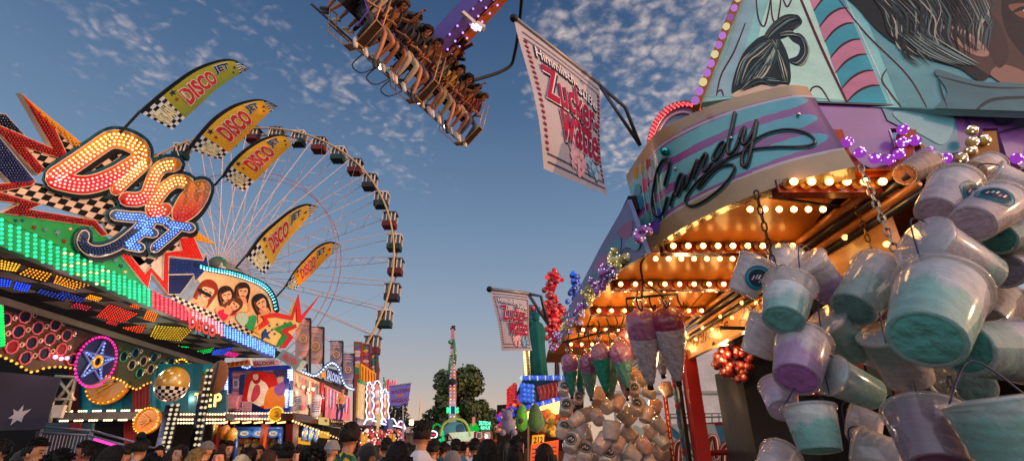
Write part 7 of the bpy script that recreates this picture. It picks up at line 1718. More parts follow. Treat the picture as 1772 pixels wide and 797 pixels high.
# ---------------------------------------------------------------- cotton candy flags
def flag(P1px, P2px, d1, zc, brpx, blpx, label, sc_, bracket):
    A = dep(*P2px, d1); z = A.z; Bq = atz(*P1px, z)                     # right end near the stall, left end out over the midway
    hd_ = (A - Bq); hd_.z = 0; W_ = hd_.length; nn = hd_.cross(V((0, 0, 1))).normalized()
    C_ = plane(A, nn)(*brpx); D_ = plane(Bq, nn)(*blpx)
    f = thing('hanging_flag', label, 'flag', A)
    def q(s, t, k=0):
        top = Bq.lerp(A, s); bot = D_.lerp(C_, s); p = top.lerp(bot, t)
        return p + nn * ((.035 * sin(pi * t) * sin(3 * s + 1.5 * t)) * sc_ + (k if (CAM - p).dot(nn) > 0 else -k))
    b = MB('banner_cloth', '#a8a4b0', True); n, m = 16, 20
    b.add([q(i / n, j / m) for i in range(n + 1) for j in range(m + 1)], [[i * (m + 1) + j, i * (m + 1) + j + 1, (i + 1) * (m + 1) + j + 1, (i + 1) * (m + 1) + j] for i in range(n) for j in range(m)]); cl = b.build('flag_cloth', f)
    fn = lambda x, y, k=0: q(x, y, k)
    b = MB('banner_cloth', '#2a2c50'); e = .004 * sc_
    for l_ in [[(.06, .07), (.97, .07)], [(.06, .95), (.97, .95)], [(.06, .12), (.97, .12)], [(.06, .90), (.97, .90)]]: b.stroke(fn, [V(l_[0]).lerp(V(l_[1]), i / 10) for i in range(11)], .004, .001, e, 1)
    for i in range(20):
        for x0 in (.05, .945):
            y0 = .13 + i * .0385; b.set('#7a1830').add([q(x0, y0, e), q(x0 + .035, y0 + .004, e), q(x0 + .035, y0 + .022, e), q(x0, y0 + .018, e)], [[0, 1, 2, 3]])
    def tx(s, x0, x1, y0, y1, col, off, k, sh_=.1, dy=0):
        vs, fs, w_, h_ = glyphs(s, sh_, off)
        b.add([q(x0 + (x1 - x0) * x / w_, y0 + (y1 - y0) * (1 - y / h_) + dy * x / w_, k) for x, y in vs], fs, col)
    for s, x0, x1, y0, y1, dy in [('Himmlisch-', .14, .62, .135, .225, .03), ('süße', .62, .92, .20, .29, .02)]:
        tx(s, x0 - .008, x1 + .012, y0 - .008, y1 + .012, '#23264a', .055, e, .15, dy); tx(s, x0, x1, y0, y1, '#dcd8e0', .012, e * 2, .15, dy)
    for s, x0, x1, y0, y1, dy in [('Zucker-', .13, .93, .27, .53, .0), ('watte', .28, .92, .50, .76, .0)]:
        tx(s, x0 + .014, x1 + .018, y0 + .010, y1 + .014, '#23264a', .045, e * 1.2, .12, dy); tx(s, x0 - .006, x1 + .008, y0 - .006, y1 + .008, '#d8ccd8', .05, e * 1.8, .12, dy); tx(s, x0, x1, y0, y1, '#9a1240', .02, e * 2.6, .12, dy)
    def puff(cx_, cy_, r, cols):
        for i in range(46):
            a = rnd.uniform(0, 6.28); rr = r * rnd.random() ** .5; x, y, s_ = cx_ + cos(a) * rr, cy_ + sin(a) * rr * .9, r * rnd.uniform(.12, .3)
            b.add([q(x + s_ * cos(k), y + s_ * .9 * sin(k), e * (1.2 + .01 * i)) for k in (0, 1.05, 2.1, 3.14, 4.2, 5.2)], [[0, 1, 2, 3, 4, 5]], rnd.choice(cols))
    puff(.52, .82, .13, ['#d89aa8', '#e0b0b8', '#d0a0b0']); puff(.78, .82, .12, ['#5a8ab0', '#7aa8c8', '#4a7aa8', '#98c0d8'])
    b.build('flag_print', cl)
    b = MB('dull_metal', '#8a8a92'); b.tube([Bq + V((0, 0, .004)), A + V((0, 0, .004))], .012 * sc_, 8); b.set('#1a1a1e').ball(Bq, .019 * sc_, 8, 6)
    pts = [A] + [dep(*p, d1) for p in bracket]; b.set('#4a4c54').tube(pts, .010 * sc_, 6); b.tube([pts[0], pts[-1]], .010 * sc_, 6); b.build('flag_pole', f)
flag((889, 32), (1037, 147), 2.55, 3.4, (1052, 338), (941, 292), 'large white cotton candy flag reading Himmlisch-süße Zuckerwatte jutting from the stall corner', 1.0, [(1082, 186), (1108, 252)])
flag((847, 500), (914, 508), 6.6, 4.0, (921, 606), (868, 606), 'smaller distant cotton candy flag reading Zuckerwatte beside the teal statue', 2.2, [(936, 512), (948, 560)])
# ================================================================ tubs and bags of cotton candy
WH, TE, PU, PI, LIT_OR, GT, DP = '#c4b6ba', '#48a698', '#a058a0', '#c088a0', '#dcae88', '#5f8f88', '#6a3058'  # the orange tone is white candy with warm bulb light in it
tubN = [0]
def tub(lid, base, w_, t_, c_top, c_bot, label, split=.5, sticker=0, tilt=1, fill=.93, group='cotton candy tubs hanging at the stall front', full=True, lift=0):
    lid, base = V(lid), V(base); d_ = base - lid; cen = (lid + base) / 2
    D = w_ * t_ / F; H = D * 1.02; app = d_.length * t_ / F; cosv = min(1, app / H); dz = H * sqrt(1 - cosv * cosv) * tilt
    A = dep(lid.x, lid.y, t_ + dz / 2); B = dep(base.x, base.y, t_ - dz / 2); ax = B - A; H = ax.length; ax.normalize(); R1 = D / 2; R0 = R1 * .78
    t = thing('candy_tub', label, 'candy tub', A, group); x, y = frame_of(ax)
    n = 40 if full else 16
    # fluff first: two colours with a ragged border
    prof = []; cols = []; m = 30 if full else 9
    for i in range(m + 1):
        f = (1 - fill) + fill * i / m; prof.append(((R1 + (R0 - R1) * f) * .965, H * f * .985)); cols.append(None)
    prof = [(R1 * .5, H * (1 - fill) - R1 * .06)] + prof + [(R0 * .55, H * .993)]
    b = MB('fluff', smooth=True); sd = rnd.random() * 9
    vs = []; fs = []; cc = []; M_ = len(prof)
    for i, (r, h) in enumerate(prof):
        for k in range(n):
            a = 2 * pi * k / n; rr = r * (1 + (.02 * sin(3 * a + sd + i) if i < M_ - 2 else 0) + (.012 * sin(7 * a + i * 1.7 + sd) if full else 0)); hh = h + (H * .03 * sin(2 * a + sd * 2) if i < 3 else 0)
            vs.append(A + ax * hh + (x * cos(a) + y * sin(a)) * rr)
    for i in range(M_ - 1):
        for k in range(n):
            a = 2 * pi * k / n; f = prof[i][1] / H + .07 * sin(a * 2 + sd) + .04 * sin(a * 5 + sd * 3)
            g = max(0, min(1, (f - split) * 6 + .5 + .25 * sin(a * 9 + sd * 5))); fs.append([i * n + k, i * n + (k + 1) % n, (i + 1) * n + (k + 1) % n, (i + 1) * n + k]); cc.append(mixc(lin(c_top), lin(c_bot), g))
    fs += [list(range(n - 1, -1, -1)), [(M_ - 1) * n + k for k in range(n)]]; cc += [lin(c_top), lin(c_bot)]
    b.add(vs, fs, cols=cc); b.build('cotton_candy', t)
    b = MB('clear_plastic', '#ffffff', True); b.lathe([(R1, 0), (R1 * .995, H * .04), (R0, H * .98), (R0 * .97, H), (R0 * .86, H * 1.0), (R0 * .84, H * .985)], A, ax, (n if full else n + 4)); cup = b.build('cup', t)
    b = MB('clear_plastic', '#ffffff', True); b.lathe([(R1 * .9, -H * .02), (R1 * 1.05, -H * .02), (R1 * 1.07, H * .0), (R1 * 1.055, H * .05), (R1 * 1.0, H * .052)], A, ax, (n if full else n + 4)); b.build('lid', t)
    if sticker:
        va = (CAM - (A + B) / 2); va = (va - ax * va.dot(ax)).normalized(); va = (va * cos(sticker - 1) + ax.cross(va) * sin(sticker - 1)); sdv = ax.cross(va)
        b = MB('painted_board', '#14607a', True)
        def sp(u, v_, k): a = u / R1; h = H * .5 + v_; r = R1 + (R0 - R1) * h / H + k; return A + ax * h + (va * cos(a) + sdv * sin(a)) * r
        for (r_, k, c) in ((.38, .0012, '#14607a'), (.30, .0022, '#1f8fa0' if full else '#b8863a'), (.27, .003, '#16283a' if full else '#2a2a30')):
            b.add([sp(0, 0, k)] + [sp(D * r_ * cos(2 * pi * i / 18), D * r_ * .9 * sin(2 * pi * i / 18), k) for i in range(18)], [[0, i + 1, (i + 1) % 18 + 1] for i in range(18)], c)
        for i in range(5): b.add([sp(D * (-.16 + .07 * i + dx), D * (.05 * sin(i * 2) + dy), .004) for dx, dy in ((0, -.07), (.035, -.06), (.04, .07), (.0, .06))], [[0, 1, 2, 3]], ['#c8d0d8', '#a87ab0', '#d8d0c8', '#7ab0c0', '#c89ab0'][i])
        b.build('sticker', cup)
    if full:
        b = MB('rubber', '#141c48', True); v0 = A + (x if x.z > 0 else -x) * R1 * .9; b.tube(crs([A + y * R1, A + V((0, 0, R1 * .7)) - ax * R1 * .25, A - y * R1], 5), .0022, 6); b.build('cable_tie', t)
    tubN[0] += 1
    return t
g = 'cotton candy tubs hanging at the stall front'
T = 1.62
tub((1313, 448), (1283, 508), 62, 1.70, WH, WH, 'white tub with round blue sticker at the top end of the first chain', sticker=.55)
tub((1362, 442), (1350, 492), 60, 1.86, WH, WH, 'plain white tub half hidden behind the stickered white tub', full=True)
tub((1394, 453), (1444, 510), 68, 1.68, WH, PU, 'tub white above and violet below, leaning right beside the first chain', .52)
tub((1366, 494), (1355, 554), 84, 1.52, '#c8ccd0', '#62aaa2', 'half filled tub with white fluff over a pale teal base', .62, fill=.66)
tub((1331, 545), (1308, 614), 64, 1.72, WH, WH, 'plain white tub pointing down and outward below the stickered one')
tub((1389, 592), (1378, 656), 92, 1.46, '#c0b4bc', '#9a5a9e', 'tub with lilac lower half and a dark violet base, centre of the first bunch', .5)
tub((1430, 552), (1490, 610), 70, 1.64, '#7ea09c', TE, 'teal tub slanting down right between the violet tub and the big one', .3)
tub((1438, 648), (1512, 682), 70, 1.42, '#8aa8a4', '#46a89c', 'teal tub lying sideways with its round teal base toward us', .35)
tub((1398, 705), (1420, 780), 86, 1.36, '#b0b8b8', '#4cab9f', 'tub with white top and teal bottom, lowest of the first bunch', .42)
tub((1346, 670), (1356, 710), 62, 1.62, PI, '#b8a0b8', 'pinkish tub peeking out under the lilac tub')
tub((1472, 726), (1524, 742), 62, 1.62, WH, WH, 'white tub tucked under the sideways teal tub')
tub((1352, 792), (1330, 830), 70, 1.5, WH, WH, 'white tub cut by the bottom edge under the first bunch')
tub((1490, 786), (1570, 806), 96, 1.45, '#a8a4a8', WH, 'greyish white tub at the bottom between both bunches')
tub((1524, 470), (1474, 536), 92, 1.6, '#9a98a0', '#4f807c', 'grey and dull teal tub leaning left behind the second chain', .5)
tub((1628, 500), (1601, 588), 140, 1.18, '#b4b4ba', '#5aa89e', 'biggest tub, white and teal, hanging upright from the second chain', .42)
tub((1598, 420), (1704, 478), 98, 1.30, '#a8a6ae', '#5a9490', 'tub lying on its side above the biggest tub, teal toward its base', .66)
tub((1536, 574), (1576, 660), 92, 1.5, '#4f7c78', '#98949c', 'tub teal above and white below, tucked left of the biggest tub', .4)
tub((1768, 606), (1668, 604), 112, 1.22, '#9c98a4', '#3a7e76', 'large sideways tub at the frame edge, teal base pointing inward', .45)
tub((1708, 690), (1770, 812), 142, 1.05, '#8fb0ac', '#4aa496', 'large teal and white tub at the bottom corner of the picture', .3)
tub((1598, 716), (1630, 812), 124, 1.22, '#6a4a60', DP, 'dark violet tub hanging below the biggest tub', .2)
tub((1654, 318), (1618, 368), 78, 1.46, WH, '#a890a0', 'white tub with a brownish base, orange lit on one side, near the gold bulbs', sticker=.1)
tub((1728, 352), (1680, 388), 84, 1.36, WH, '#a08c98', 'white tub with blue oval sticker and its base turned to us, upper right bunch', sticker=1.35)
tub((1712, 310), (1772, 330), 66, 1.5, WH, WH, 'white tub lying behind the stickered one at the frame edge')
tub((1604, 282), (1566, 302), 50, 1.75, '#a06a4a', '#8a5a44', 'small brownish tub showing its base under the violet bulbs')  # white tub, the warm light on it put into its colour
tub((1780, 408), (1728, 414), 66, 1.4, '#5a8a88', '#2a6a64', 'dark teal tub at the frame edge above the second sticker')
tub((1762, 448), (1734, 468), 78, 1.45, '#7a7480', '#6a6470', 'shaded tub with a blue oval sticker at the frame edge', sticker=1.4)
tub((1712, 288), (1682, 298), 50, 1.75, WH, '#b08a70', 'pale tub behind the gold bulbs under the valance')
tub((1722, 520), (1700, 560), 84, 1.55, '#7a6a58', '#6a6058', 'brownish tub shadowed behind the biggest tub')
tub((1508, 602), (1530, 620), 60, 1.75, WH, '#8aa09c', 'pale tub in the gap behind the teal slanting tub')
tub((1650, 650), (1690, 672), 80, 1.6, '#5a7470', '#4a6460', 'shaded green tub between the biggest and the dark violet tub')
# far bunches by the alley
z3 = lambda x, y: (960 + x / 5.076, 640 + y / 5.076)
LST = [(85, 125, 70, 205, 95, WH, WH, 1), (112, 275, 88, 385, 118, WH, WH, 1.1), (212, 190, 195, 290, 95, WH, LIT_OR, .9), (228, 405, 142, 472, 104, WH, LIT_OR, 0), (88, 495, 52, 560, 112, WH, WH, 1.2), (270, 330, 312, 450, 112, LIT_OR, '#b88a60', 0), (240, 510, 280, 632, 132, WH, '#c0a8a0', 0), (165, 580, 122, 702, 132, WH, WH, 1.2), (265, 685, 248, 790, 142, WH, WH, 1.0), (150, 770, 112, 850, 122, WH, WH, 0),
       (390, 200, 384, 300, 130, '#c89a6a', '#c08a5a', 0), (520, 280, 440, 345, 112, WH, '#a88a70', 0), (362, 380, 392, 450, 112, '#b0a0b0', WH, 0), (560, 250, 530, 345, 105, '#d88040', '#c8702a', 0), (590, 355, 690, 462, 132, '#7a8f80', LIT_OR, 0), (500, 450, 490, 610, 142, '#a8a298', WH, 0), (600, 525, 712, 612, 132, '#5a7a70', LIT_OR, 0), (455, 600, 372, 692, 132, WH, '#c0a0a0', 0), (490, 705, 450, 830, 152, WH, WH, 1.1), (620, 690, 742, 790, 134, '#9a988a', WH, 0),
       (815, 335, 790, 450, 112, LIT_OR, '#c89070', 0), (735, 280, 700, 370, 112, WH, LIT_OR, 1.1), (885, 300, 870, 372, 104, '#c04a3a', '#b84838', 0), (880, 440, 962, 532, 102, '#6a8070', '#c8805a', 0), (835, 500, 850, 620, 112, WH, '#c89a80', 0), (920, 585, 982, 672, 112, '#8a9a80', '#a08a60', 0), (890, 690, 972, 772, 132, WH, '#c8a080', 0), (770, 645, 822, 692, 112, '#c06a60', '#b85048', 0), (700, 130, 700, 218, 92, WH, '#c8a078', 1.0), (800, 180, 868, 222, 88, WH, '#3a5a50', 0), (752, 60, 778, 120, 88, '#d89030', '#5a6a3a', 0), (962, 130, 1012, 222, 102, LIT_OR, '#c08a60', 0), (690, 15, 680, 62, 82, LIT_OR, '#c87a40', 0), (800, 770, 852, 860, 122, WH, LIT_OR, 0), (560, 620, 540, 700, 110, '#b08a90', '#a87a80', 0), (350, 700, 340, 790, 120, WH, WH, 0), (640, 780, 660, 850, 120, '#c89a80', WH, 0)]
nmc = {WH: 'white', LIT_OR: 'peach', '#b88a60': 'amber', '#c0a8a0': 'cream', '#c08a5a': 'caramel', '#a88a70': 'beige', '#c8702a': 'orange', '#c0a0a0': 'blush', '#c89070': 'apricot', '#b84838': 'red', '#c8805a': 'salmon', '#c89a80': 'sandy', '#a08a60': 'khaki', '#c8a080': 'tan', '#b85048': 'coral', '#c8a078': 'buff', '#3a5a50': 'greenish grey', '#5a6a3a': 'dull olive', '#c08a60': 'bronze', '#c87a40': 'rust', '#a87a80': 'dusty pink'}
wh_ = ['topmost of', 'second down in', 'third down in', 'fourth down in', 'fifth down in', 'sixth down in', 'seventh down in', 'eighth down in', 'ninth down in', 'lowest of']
cnt = {}
colm = [('the bunch under the teal bags', 0, 340), ('the bunch below the hook rack', 340, 680), ('the bunch next to the thin red post', 680, 1100)]
for cn, xa, xb in colm:
    L2 = sorted([l for l in LST if xa <= (l[0] + l[2]) / 2 < xb], key=lambda l: l[1] + l[3])
    for i, l in enumerate(L2):
        x0, y0, x1, y1, w_, c0, c1, stk = l
        nm1 = nmc.get(c1, 'pale'); warm = lambda c: mixc(lin(c), lin('#f0c4a4'), .45)  # warm bulb light mixed into every small tub's colour
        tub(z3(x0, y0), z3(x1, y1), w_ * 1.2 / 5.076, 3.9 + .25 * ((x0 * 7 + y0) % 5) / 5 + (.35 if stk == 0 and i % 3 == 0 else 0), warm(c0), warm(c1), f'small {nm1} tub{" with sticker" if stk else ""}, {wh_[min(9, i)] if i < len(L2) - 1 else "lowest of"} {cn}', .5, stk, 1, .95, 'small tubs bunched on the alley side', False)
# bags of cotton candy on hooks
def bag(top, tip, w_, t_, c0, c1, label, split, tipc='#1a1214'):
    A, B = dep(*top, t_), dep(*tip, t_); ax = B - A; H = ax.length; r = w_ * t_ / F / 2; t = thing('candy_bag', label, 'candy bag', A, 'cone bags of cotton candy on hooks'); sd = rnd.random() * 9
    prof = [(.12, -.02), (.42, .0), (.70, .035), (.90, .09), (1.0, .17), (1.0, .26), (.95, .36), (.86, .46), (.76, .56), (.65, .66), (.53, .76), (.40, .86), (.29, .93), (.22, .965)]
    cols = [c0 if f < split - .03 else c1 for _, f in prof]; b = MB('foil', smooth=True)
    b.lathe([(p * r, f * H) for p, f in prof], A, ax, 44, cols, lambda a, h: (.034 * sin(9 * a + sd + h * 30) + .016 * sin(17 * a + sd * 2 - h * 50) + .02 * sin(5 * a + h * 22 + sd))); b.build('bag_body', t)
    b = MB('foil', tipc, True); b.lathe([(.22 * r, .95 * H), (.17 * r, .985 * H), (.2 * r, 1.03 * H), (.05 * r, 1.05 * H)], A, ax, 10, jit=lambda a, h: .2 * sin(3 * a + h * 40)); b.build('bag_tip', t)
    b = MB('clear_plastic', '#ffffff', True); b.lathe([(.10 * r, -.01 * H), (.3 * r, -.06 * H), (.42 * r, -.11 * H), (.30 * r, -.13 * H)], A, ax, 12, jit=lambda a, h: .25 * sin(3 * a + sd)); b.build('bag_neck', t)
    b = MB('rubber', '#120e10', True); k = A - ax.normalized() * .01; b.tube(crs([k + V((0, 0, -.01)), k + V((.012, 0, .02)), k + V((.0, 0, .05)), k + V((-.012, 0, .07)), k + V((0, 0, .10))], 4), .005, 6); b.build('hook', t)
P1, P2_, W2, T2 = '#9a5a84', '#8a2c58', '#b4a8b0', '#2a8478'
bag((1108, 534), (1126, 668), 56, 2.85, P1, W2, 'large bag lilac pink above and white below, outer one of the front pair', .36)
bag((1151, 532), (1174, 662), 56, 2.80, P2_, W2, 'large bag deep pink above and white below, inner one of the front pair', .27)
bag((1136, 556), (1148, 650), 44, 3.05, P2_, W2, 'white tipped bag squeezed behind the front pair of large bags', .2)
bag((985, 612), (990, 686), 29, 3.9, P1, T2, 'slim bag pink above and grey teal below, first from the alley end', .32, '#4a1a2a')
bag((1001, 622), (1007, 690), 24, 4.1, T2, '#1f7468', 'dark teal bag half hidden between two slim bags', .1, '#4a1a2a')
bag((1017, 612), (1023, 690), 30, 3.85, P1, '#5a7a70', 'slim bag with pink top fading to dull green, third from the alley end', .3, '#6a1a2a')
bag((1037, 594), (1050, 682), 33, 3.7, '#9a6a90', '#178070', 'slim bag with the deepest teal bottom and lilac top', .28, '#5a1a2a')
bag((1060, 612), (1056, 696), 26, 3.9, '#6a7a6a', '#4a6a5a', 'greenish bag behind the deep teal one', .2, '#3a1a1a')
bag((1069, 592), (1086, 672), 36, 3.6, '#a06a94', '#5f9a90', 'bag pink above and pale teal below, nearest the large front pair', .3)
bag((1080, 570), (1090, 640), 30, 4.0, '#9a5a7a', '#8a4a6a', 'plain pink bag hanging behind the pale teal one', .9)
bag((1072, 620), (1086, 690), 26, 3.95, '#b08a98', '#a08a90', 'pale pink bag hanging low behind the teal bags', .9)
# hook racks and chains
def chain(p0, p1, label, link=.040, col='#2a2622', sag=0):
    p0, p1 = V(p0), V(p1); n = max(2, int((p1 - p0).length / (link * .78))); t = thing('chain', label, 'chain', p0); b = MB('metal' if col != '#2a2622' else 'dull_metal', col, True)
    d = (p1 - p0).normalized(); x, y = frame_of(d)
    for i in range(n):
        f = (i + .5) / n; c = p0.lerp(p1, f) - V((0, 0, sag * 4 * f * (1 - f))); s_ = (x + y).normalized() if i % 2 else (x - y).normalized(); h = link * .5
        b.tube([c + d * (h * .62 * cos(a) + (.25 * h if cos(a) > 0 else -.25 * h)) + s_ * h * .42 * sin(a) for a in [2 * pi * k / 10 for k in range(10)]], link * .09, 5, True)
    b.build('link', t); return t
chain(atz(1308, 330, 2.54), dep(1342, 472, 1.72), 'dark rusty chain holding the first bunch of tubs', .040, '#3a2a20')
chain(atz(1488, 286, 2.56), dep(1568, 478, 1.36), 'pale steel chain holding the second bunch of tubs', .040, '#8a8684')
chain(dep(1474, 338, 2.0), dep(1508, 430, 1.9), 'thin brass chain behind the steel one', .036, '#6a4a24')
chain(dep(1586, 678, 1.35), dep(1650, 722, 1.35), 'short slack steel chain under the biggest tub', .036, '#8a8684', .02)
chain(dep(1640, 650, 1.3), dep(1652, 690, 1.3), 'short hanging steel chain beside the dark violet tub', .036, '#8a8684')
b = MB('rubber', '#15110f', True); p = dep(1108, 450, 2.75); b.tube(crs([p + V((.0, 0, .12)), p + V((.02, 0, .07)), p + V((.03, 0, .03)), p + V((0, 0, -.03)), p + V((.0, 0, -.12))], 5), .007, 6)
r0, r1 = dep(1084, 516, 2.8), dep(1172, 508, 2.8); b.tube([r0, r1], .008, 6); b.tube([p + V((0, 0, -.12)), r0.lerp(r1, .3)], .006, 5); b.tube([p + V((0, 0, -.12)), r0.lerp(r1, .7)], .006, 5)
for f in (0, .2, .45, .7, 1): q = r0.lerp(r1, f); b.tube(crs([q, q + V((0, 0, -.04)), q + V((.02, 0, -.08)), q + V((.03, 0, -.05))], 4), .005, 5)
tag(b.build('hook_rack'), 'black hook rack carrying the large front pair of bags', 'hook rack')
b = MB('rubber', '#15110f', True)
q0, q1 = dep(972, 592, 3.8), dep(1100, 560, 3.8); b.tube([q0, q1], .008, 6)
for f in (.08, .22, .36, .5, .62, .74, .88): q = q0.lerp(q1, f); b.tube(crs([q + V((0, 0, .10)), q + V((.012, 0, .05)), q, q + V((.01, 0, -.06)), q + V((.0, 0, -.10))], 4), .006, 5)
b.tube([q0.lerp(q1, .3), q0.lerp(q1, .3) + V((.1, 0, .25))], .006, 5); b.tube([q0.lerp(q1, .8), q0.lerp(q1, .8) + V((.1, 0, .25))], .006, 5)
tag(b.build('hook_rail'), 'black rail with many hooks above the slim cone bags', 'hook rail')
# ================================================================ the crowd on the midway
def crowd(x, ytop, Y, face, label, **kw):
    """head top at the given pixel; stands on the ground at distance Y; face = heading in degrees (0 looks at the camera, 180 walks away)"""
    p = aty(x, ytop, Y); hz = max(1.45, min(1.98, p.z)); cap = 1.785 if kw.get('hair') in ('bun',) else 1.765
    kind = kw.pop('kind', 'stand')
    person(kind, V((p.x, Y, 0)), R(face), hz / cap, label, **kw)
WHT_, BLK_ = '#c8c4c0', '#131316'
crowd(606, 735, 5.5, 165, 'man with thick dark quiff in green and yellow floral shirt, seen from behind', hair='quiff', haircol='#1a110c', pat=('#0f4a34', '#1d7a4a', '#c8a02a', '#0c2a2a'), tone='#b87a5a')
crowd(731, 732, 5.6, 178, 'man with short cropped hair in a plain white T-shirt, back to us', hair='short', haircol='#1c130e', top='#c4c2c8', tone='#b07552')
crowd(690, 767, 4.1, 190, 'woman with long dark wavy hair just left of the white shirted man', hair='long', haircol='#120c0a', top='#4a2a30', tone='#c08a6a')
crowd(844, 764, 4.4, 175, 'person with a big round head of dark hair in front of the red food wagon', hair='long', haircol='#0e0a08', top='#1a1a20', tone='#b07a58')
crowd(636, 770, 5.2, 185, 'person in black cap and black top beside the floral shirt', hair='cap', haircol='#101013', top=BLK_, tone='#a87050')
crowd(543, 775, 5.4, 170, 'woman with dark curly hair in front of the round stall signs', hair='curly', haircol='#160e0a', top='#3a2030')
crowd(575, 765, 7.5, 180, 'person in a grey beanie behind the floral shirted man', hair='beanie', haircol='#77757a', top='#2a2a30')
crowd(517, 775, 8.6, 20, 'woman with tied dark hair and smiling face turned toward us', hair='bun', haircol='#20130d', top='#c8c0c0', tone='#c89078')
crowd(497, 768, 6.0, 200, 'dark haired person with a tanned neck beside the red saloon post', hair='short', haircol='#160f0b', top='#2a2430')
crowd(783, 784, 6.0, 178, 'person in a grey headscarf at the bottom edge', hair='scarf', haircol='#6e6a6c', top='#55505a')
crowd(790, 762, 8.5, 200, 'man in a black T-shirt behind the grey headscarf', hair='short', haircol='#1a120d', top='#15151a', tone='#a87050')
crowd(822, 761, 8.5, 185, 'man in a white T-shirt with short dark hair, left of the round dark head', hair='short', haircol='#120d0a', top='#b8b8c0', tone='#a06a4a')
crowd(873, 765, 8.0, 172, 'woman with long straight black hair and pale top near the 212 booth', hair='long', haircol='#0f0b0a', top='#b8bcc8')
crowd(893, 757, 7.0, 130, 'man with short black hair in profile before the hanging plush', hair='short', haircol='#120d0a', top='#2a2a34', tone='#a06a4c')
crowd(891, 775, 5.2, 185, 'dark head at the bottom edge below the plush avocados', hair='quiff', haircol='#0f0b09', top='#1d1d24')
crowd(943, 770, 5.6, 190, 'woman with dark long hair in a tan top before the orange notice', hair='long', haircol='#1c110b', top='#b88a68', tone='#c08a68')
crowd(750, 762, 7.5, 185, 'man in a beige shirt just behind the white shirted man', hair='short', haircol='#1a120d', top='#b0a490', tone='#a87050')
crowd(670, 760, 8.0, 200, 'man with short hair in a dark green jacket near the prize wall', hair='short', haircol='#1a120c', top='#1c2a26', tone='#a06a4a')
# left side
crowd(10, 763, 6.5, 320, 'person in green lit shirt at the very edge of the picture', hair='short', haircol='#120e0b', top='#3a8a6a')
crowd(63, 762, 5.4, 100, 'dark haired man in a teal striped shirt, face in profile, below the star', hair='short', haircol='#0f0b09', top='#2a6a6a')
crowd(100, 783, 3.9, 150, 'dark haired head at the bottom edge beside the stage rail', hair='short', haircol='#0e0a08', top='#2a1a1a', tone='#a8623c')
crowd(155, 766, 6.6, 300, 'man with reddish lit face beneath the pink neon tube', hair='short', haircol='#1a100c', top='#2a1c22', tone='#8a4a38')
crowd(196, 774, 4.8, 160, 'person with dark hair and bright streak before the stage steps', hair='long', haircol='#1a1210', top='#332a2a')
crowd(246, 757, 7.0, 175, 'person with dark top knot and a pale collar behind the lamp post', hair='bun', haircol='#14100c', top='#8a9098')
crowd(262, 788, 5.6, 185, 'dark head at the bottom edge left of the lamp studded post', hair='short', haircol='#0c0908', top='#1a1a22')
crowd(317, 771, 8.2, 330, 'dark haired woman in a pale pink top facing us beside the lamp post', hair='long', haircol='#1c110c', top='#c8a0a8', tone='#c08a70')
crowd(341, 777, 6.6, 150, 'woman with long blond hair before the second mirrored post', hair='long', haircol='#8a6a3a', top='#5a4a40', tone='#c89878')
crowd(359, 765, 8.0, 180, 'person in a grey cap and black shirt near the red saloon post', hair='cap', haircol='#5a5658', top='#131316')
crowd(383, 776, 7.5, 10, 'smiling woman in a pink top facing us by the saloon window', hair='bun', haircol='#2a1a12', top='#d07a8a', tone='#c88a70')
crowd(395, 765, 9.0, 60, 'man in a black shirt looking into the saloon window', hair='short', haircol='#16100c', top='#18181e', tone='#a87050')
crowd(434, 777, 7.0, 290, 'man with a beard lifted face, before the saloon showcase', hair='short', haircol='#1a120e', top='#6a5a60', tone='#b87a5c')
crowd(418, 789, 6.0, 180, 'bald looking head in beige hat at the bottom edge', hair='cap', haircol='#b8a88a', top='#8a8070')
crowd(465, 780, 7.0, 175, 'person with chestnut hair between saloon posts', hair='long', haircol='#3a2216', top='#40303a')
crowd(222, 770, 9.0, 190, 'man in a navy shirt near the stage rail end', hair='short', haircol='#14100c', top='#1c2440')
crowd(40, 782, 6.5, 170, 'person in a dark hood under the tarpaulin star', hair='beanie', haircol='#15161c', top='#15161c')
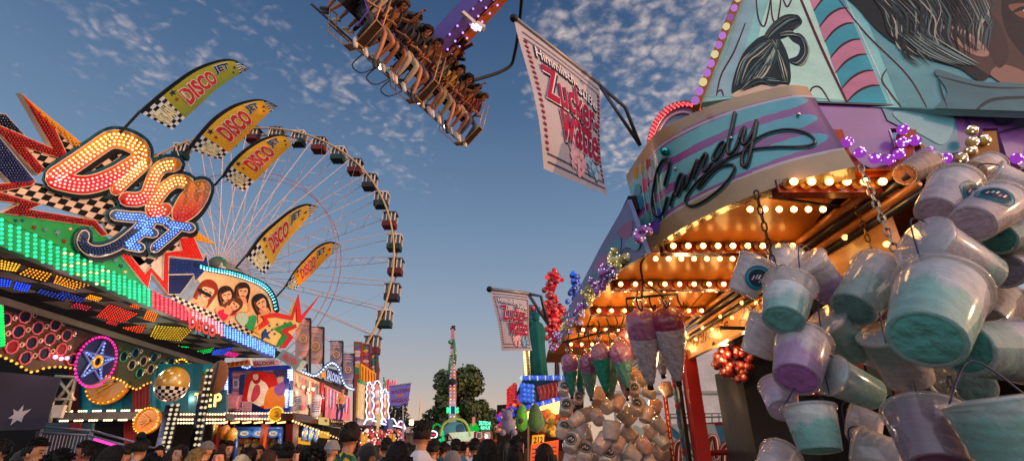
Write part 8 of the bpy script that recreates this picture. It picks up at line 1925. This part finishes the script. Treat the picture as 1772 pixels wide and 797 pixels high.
# the far crowd: small heads before the funhouse
far = [(706, 768, 9, 'short', '#2a2a44'), (716, 771, 10, 'long', '#5a2a30'), (742, 769, 11, 'short', '#3a3a40'), (758, 768, 8, 'curly', '#1c2a30'), (768, 766, 8, 'short', '#28465a'), (776, 770, 12, 'long', '#8a5a60'), (800, 766, 9, 'short', '#507088'), (806, 770, 11, 'short', '#a8a0a0'), (812, 769, 12, 'bun', '#8a3a4a'), (832, 769, 12, 'short', '#5a5a60'), (856, 770, 11, 'long', '#b0a8a8'), (864, 768, 9, 'short', '#3a3040'), (640, 768, 9, 'short', '#402a3a'), (650, 771, 11, 'long', '#6a4a50'), (660, 770, 12, 'short', '#2a3a44'), (682, 768, 11, 'bun', '#7a3a3a'), (696, 772, 12, 'short', '#2a2a2a'), (590, 770, 9, 'long', '#4a2a2a'), (560, 771, 9, 'short', '#33333c'), (478, 770, 7, 'short', '#4a3a3a'), (450, 771, 8, 'long', '#5a4a4a'), (905, 767, 8, 'short', '#55404a'), (915, 770, 8, 'long', '#3a2a30'), (278, 773, 8, 'short', '#3a3036'), (300, 776, 7, 'long', '#5a3a3a'), (790, 772, 14, 'short', '#c0b8b0'), (722, 774, 14, 'short', '#a03a3a'), (748, 774, 14, 'long', '#30405a')]
tn_ = {'short': 'short haired', 'long': 'long haired', 'curly': 'curly haired', 'bun': 'bun haired'}
near_ = lambda x: 'below the saloon awning' if x < 600 else ('before the neon prize wall' if x < 700 else ('around the white parasol' if x < 800 else ('before the red food wagon' if x < 870 else 'before the 212 booth')))
def cname(h):
    r, g, b_ = [int(h[i:i + 2], 16) for i in (1, 3, 5)]; m = max(r, g, b_)
    d = 'dark ' if m < 80 else ('' if m < 140 else 'pale ')
    if m - min(r, g, b_) < 14: return d + 'grey'
    return d + ('red' if r == m and r - max(g, b_) > 14 else 'violet' if r == m and b_ > g else 'blue' if b_ == m else 'brown')
seen_ = {}
for i, (x, y, d, hh, c) in enumerate(far):
    lb = f'far {tn_[hh]} person in {cname(c)} top {near_(x)}'
    seen_[lb] = seen_.get(lb, 0) + 1
    if seen_[lb] > 1: lb += ', farther right'
    crowd(x, y, d * 1.25, rnd.choice([0, 170, 180, 190, 200, 20, 160]), lb, hair=hh, haircol=rnd.choice(['#15100c', '#241610', '#3a2616', '#0e0b0a']), top=c, tone=rnd.choice(['#b07a58', '#9a6244', '#c08a6a']), legs='trousers', group='far crowd on the midway')
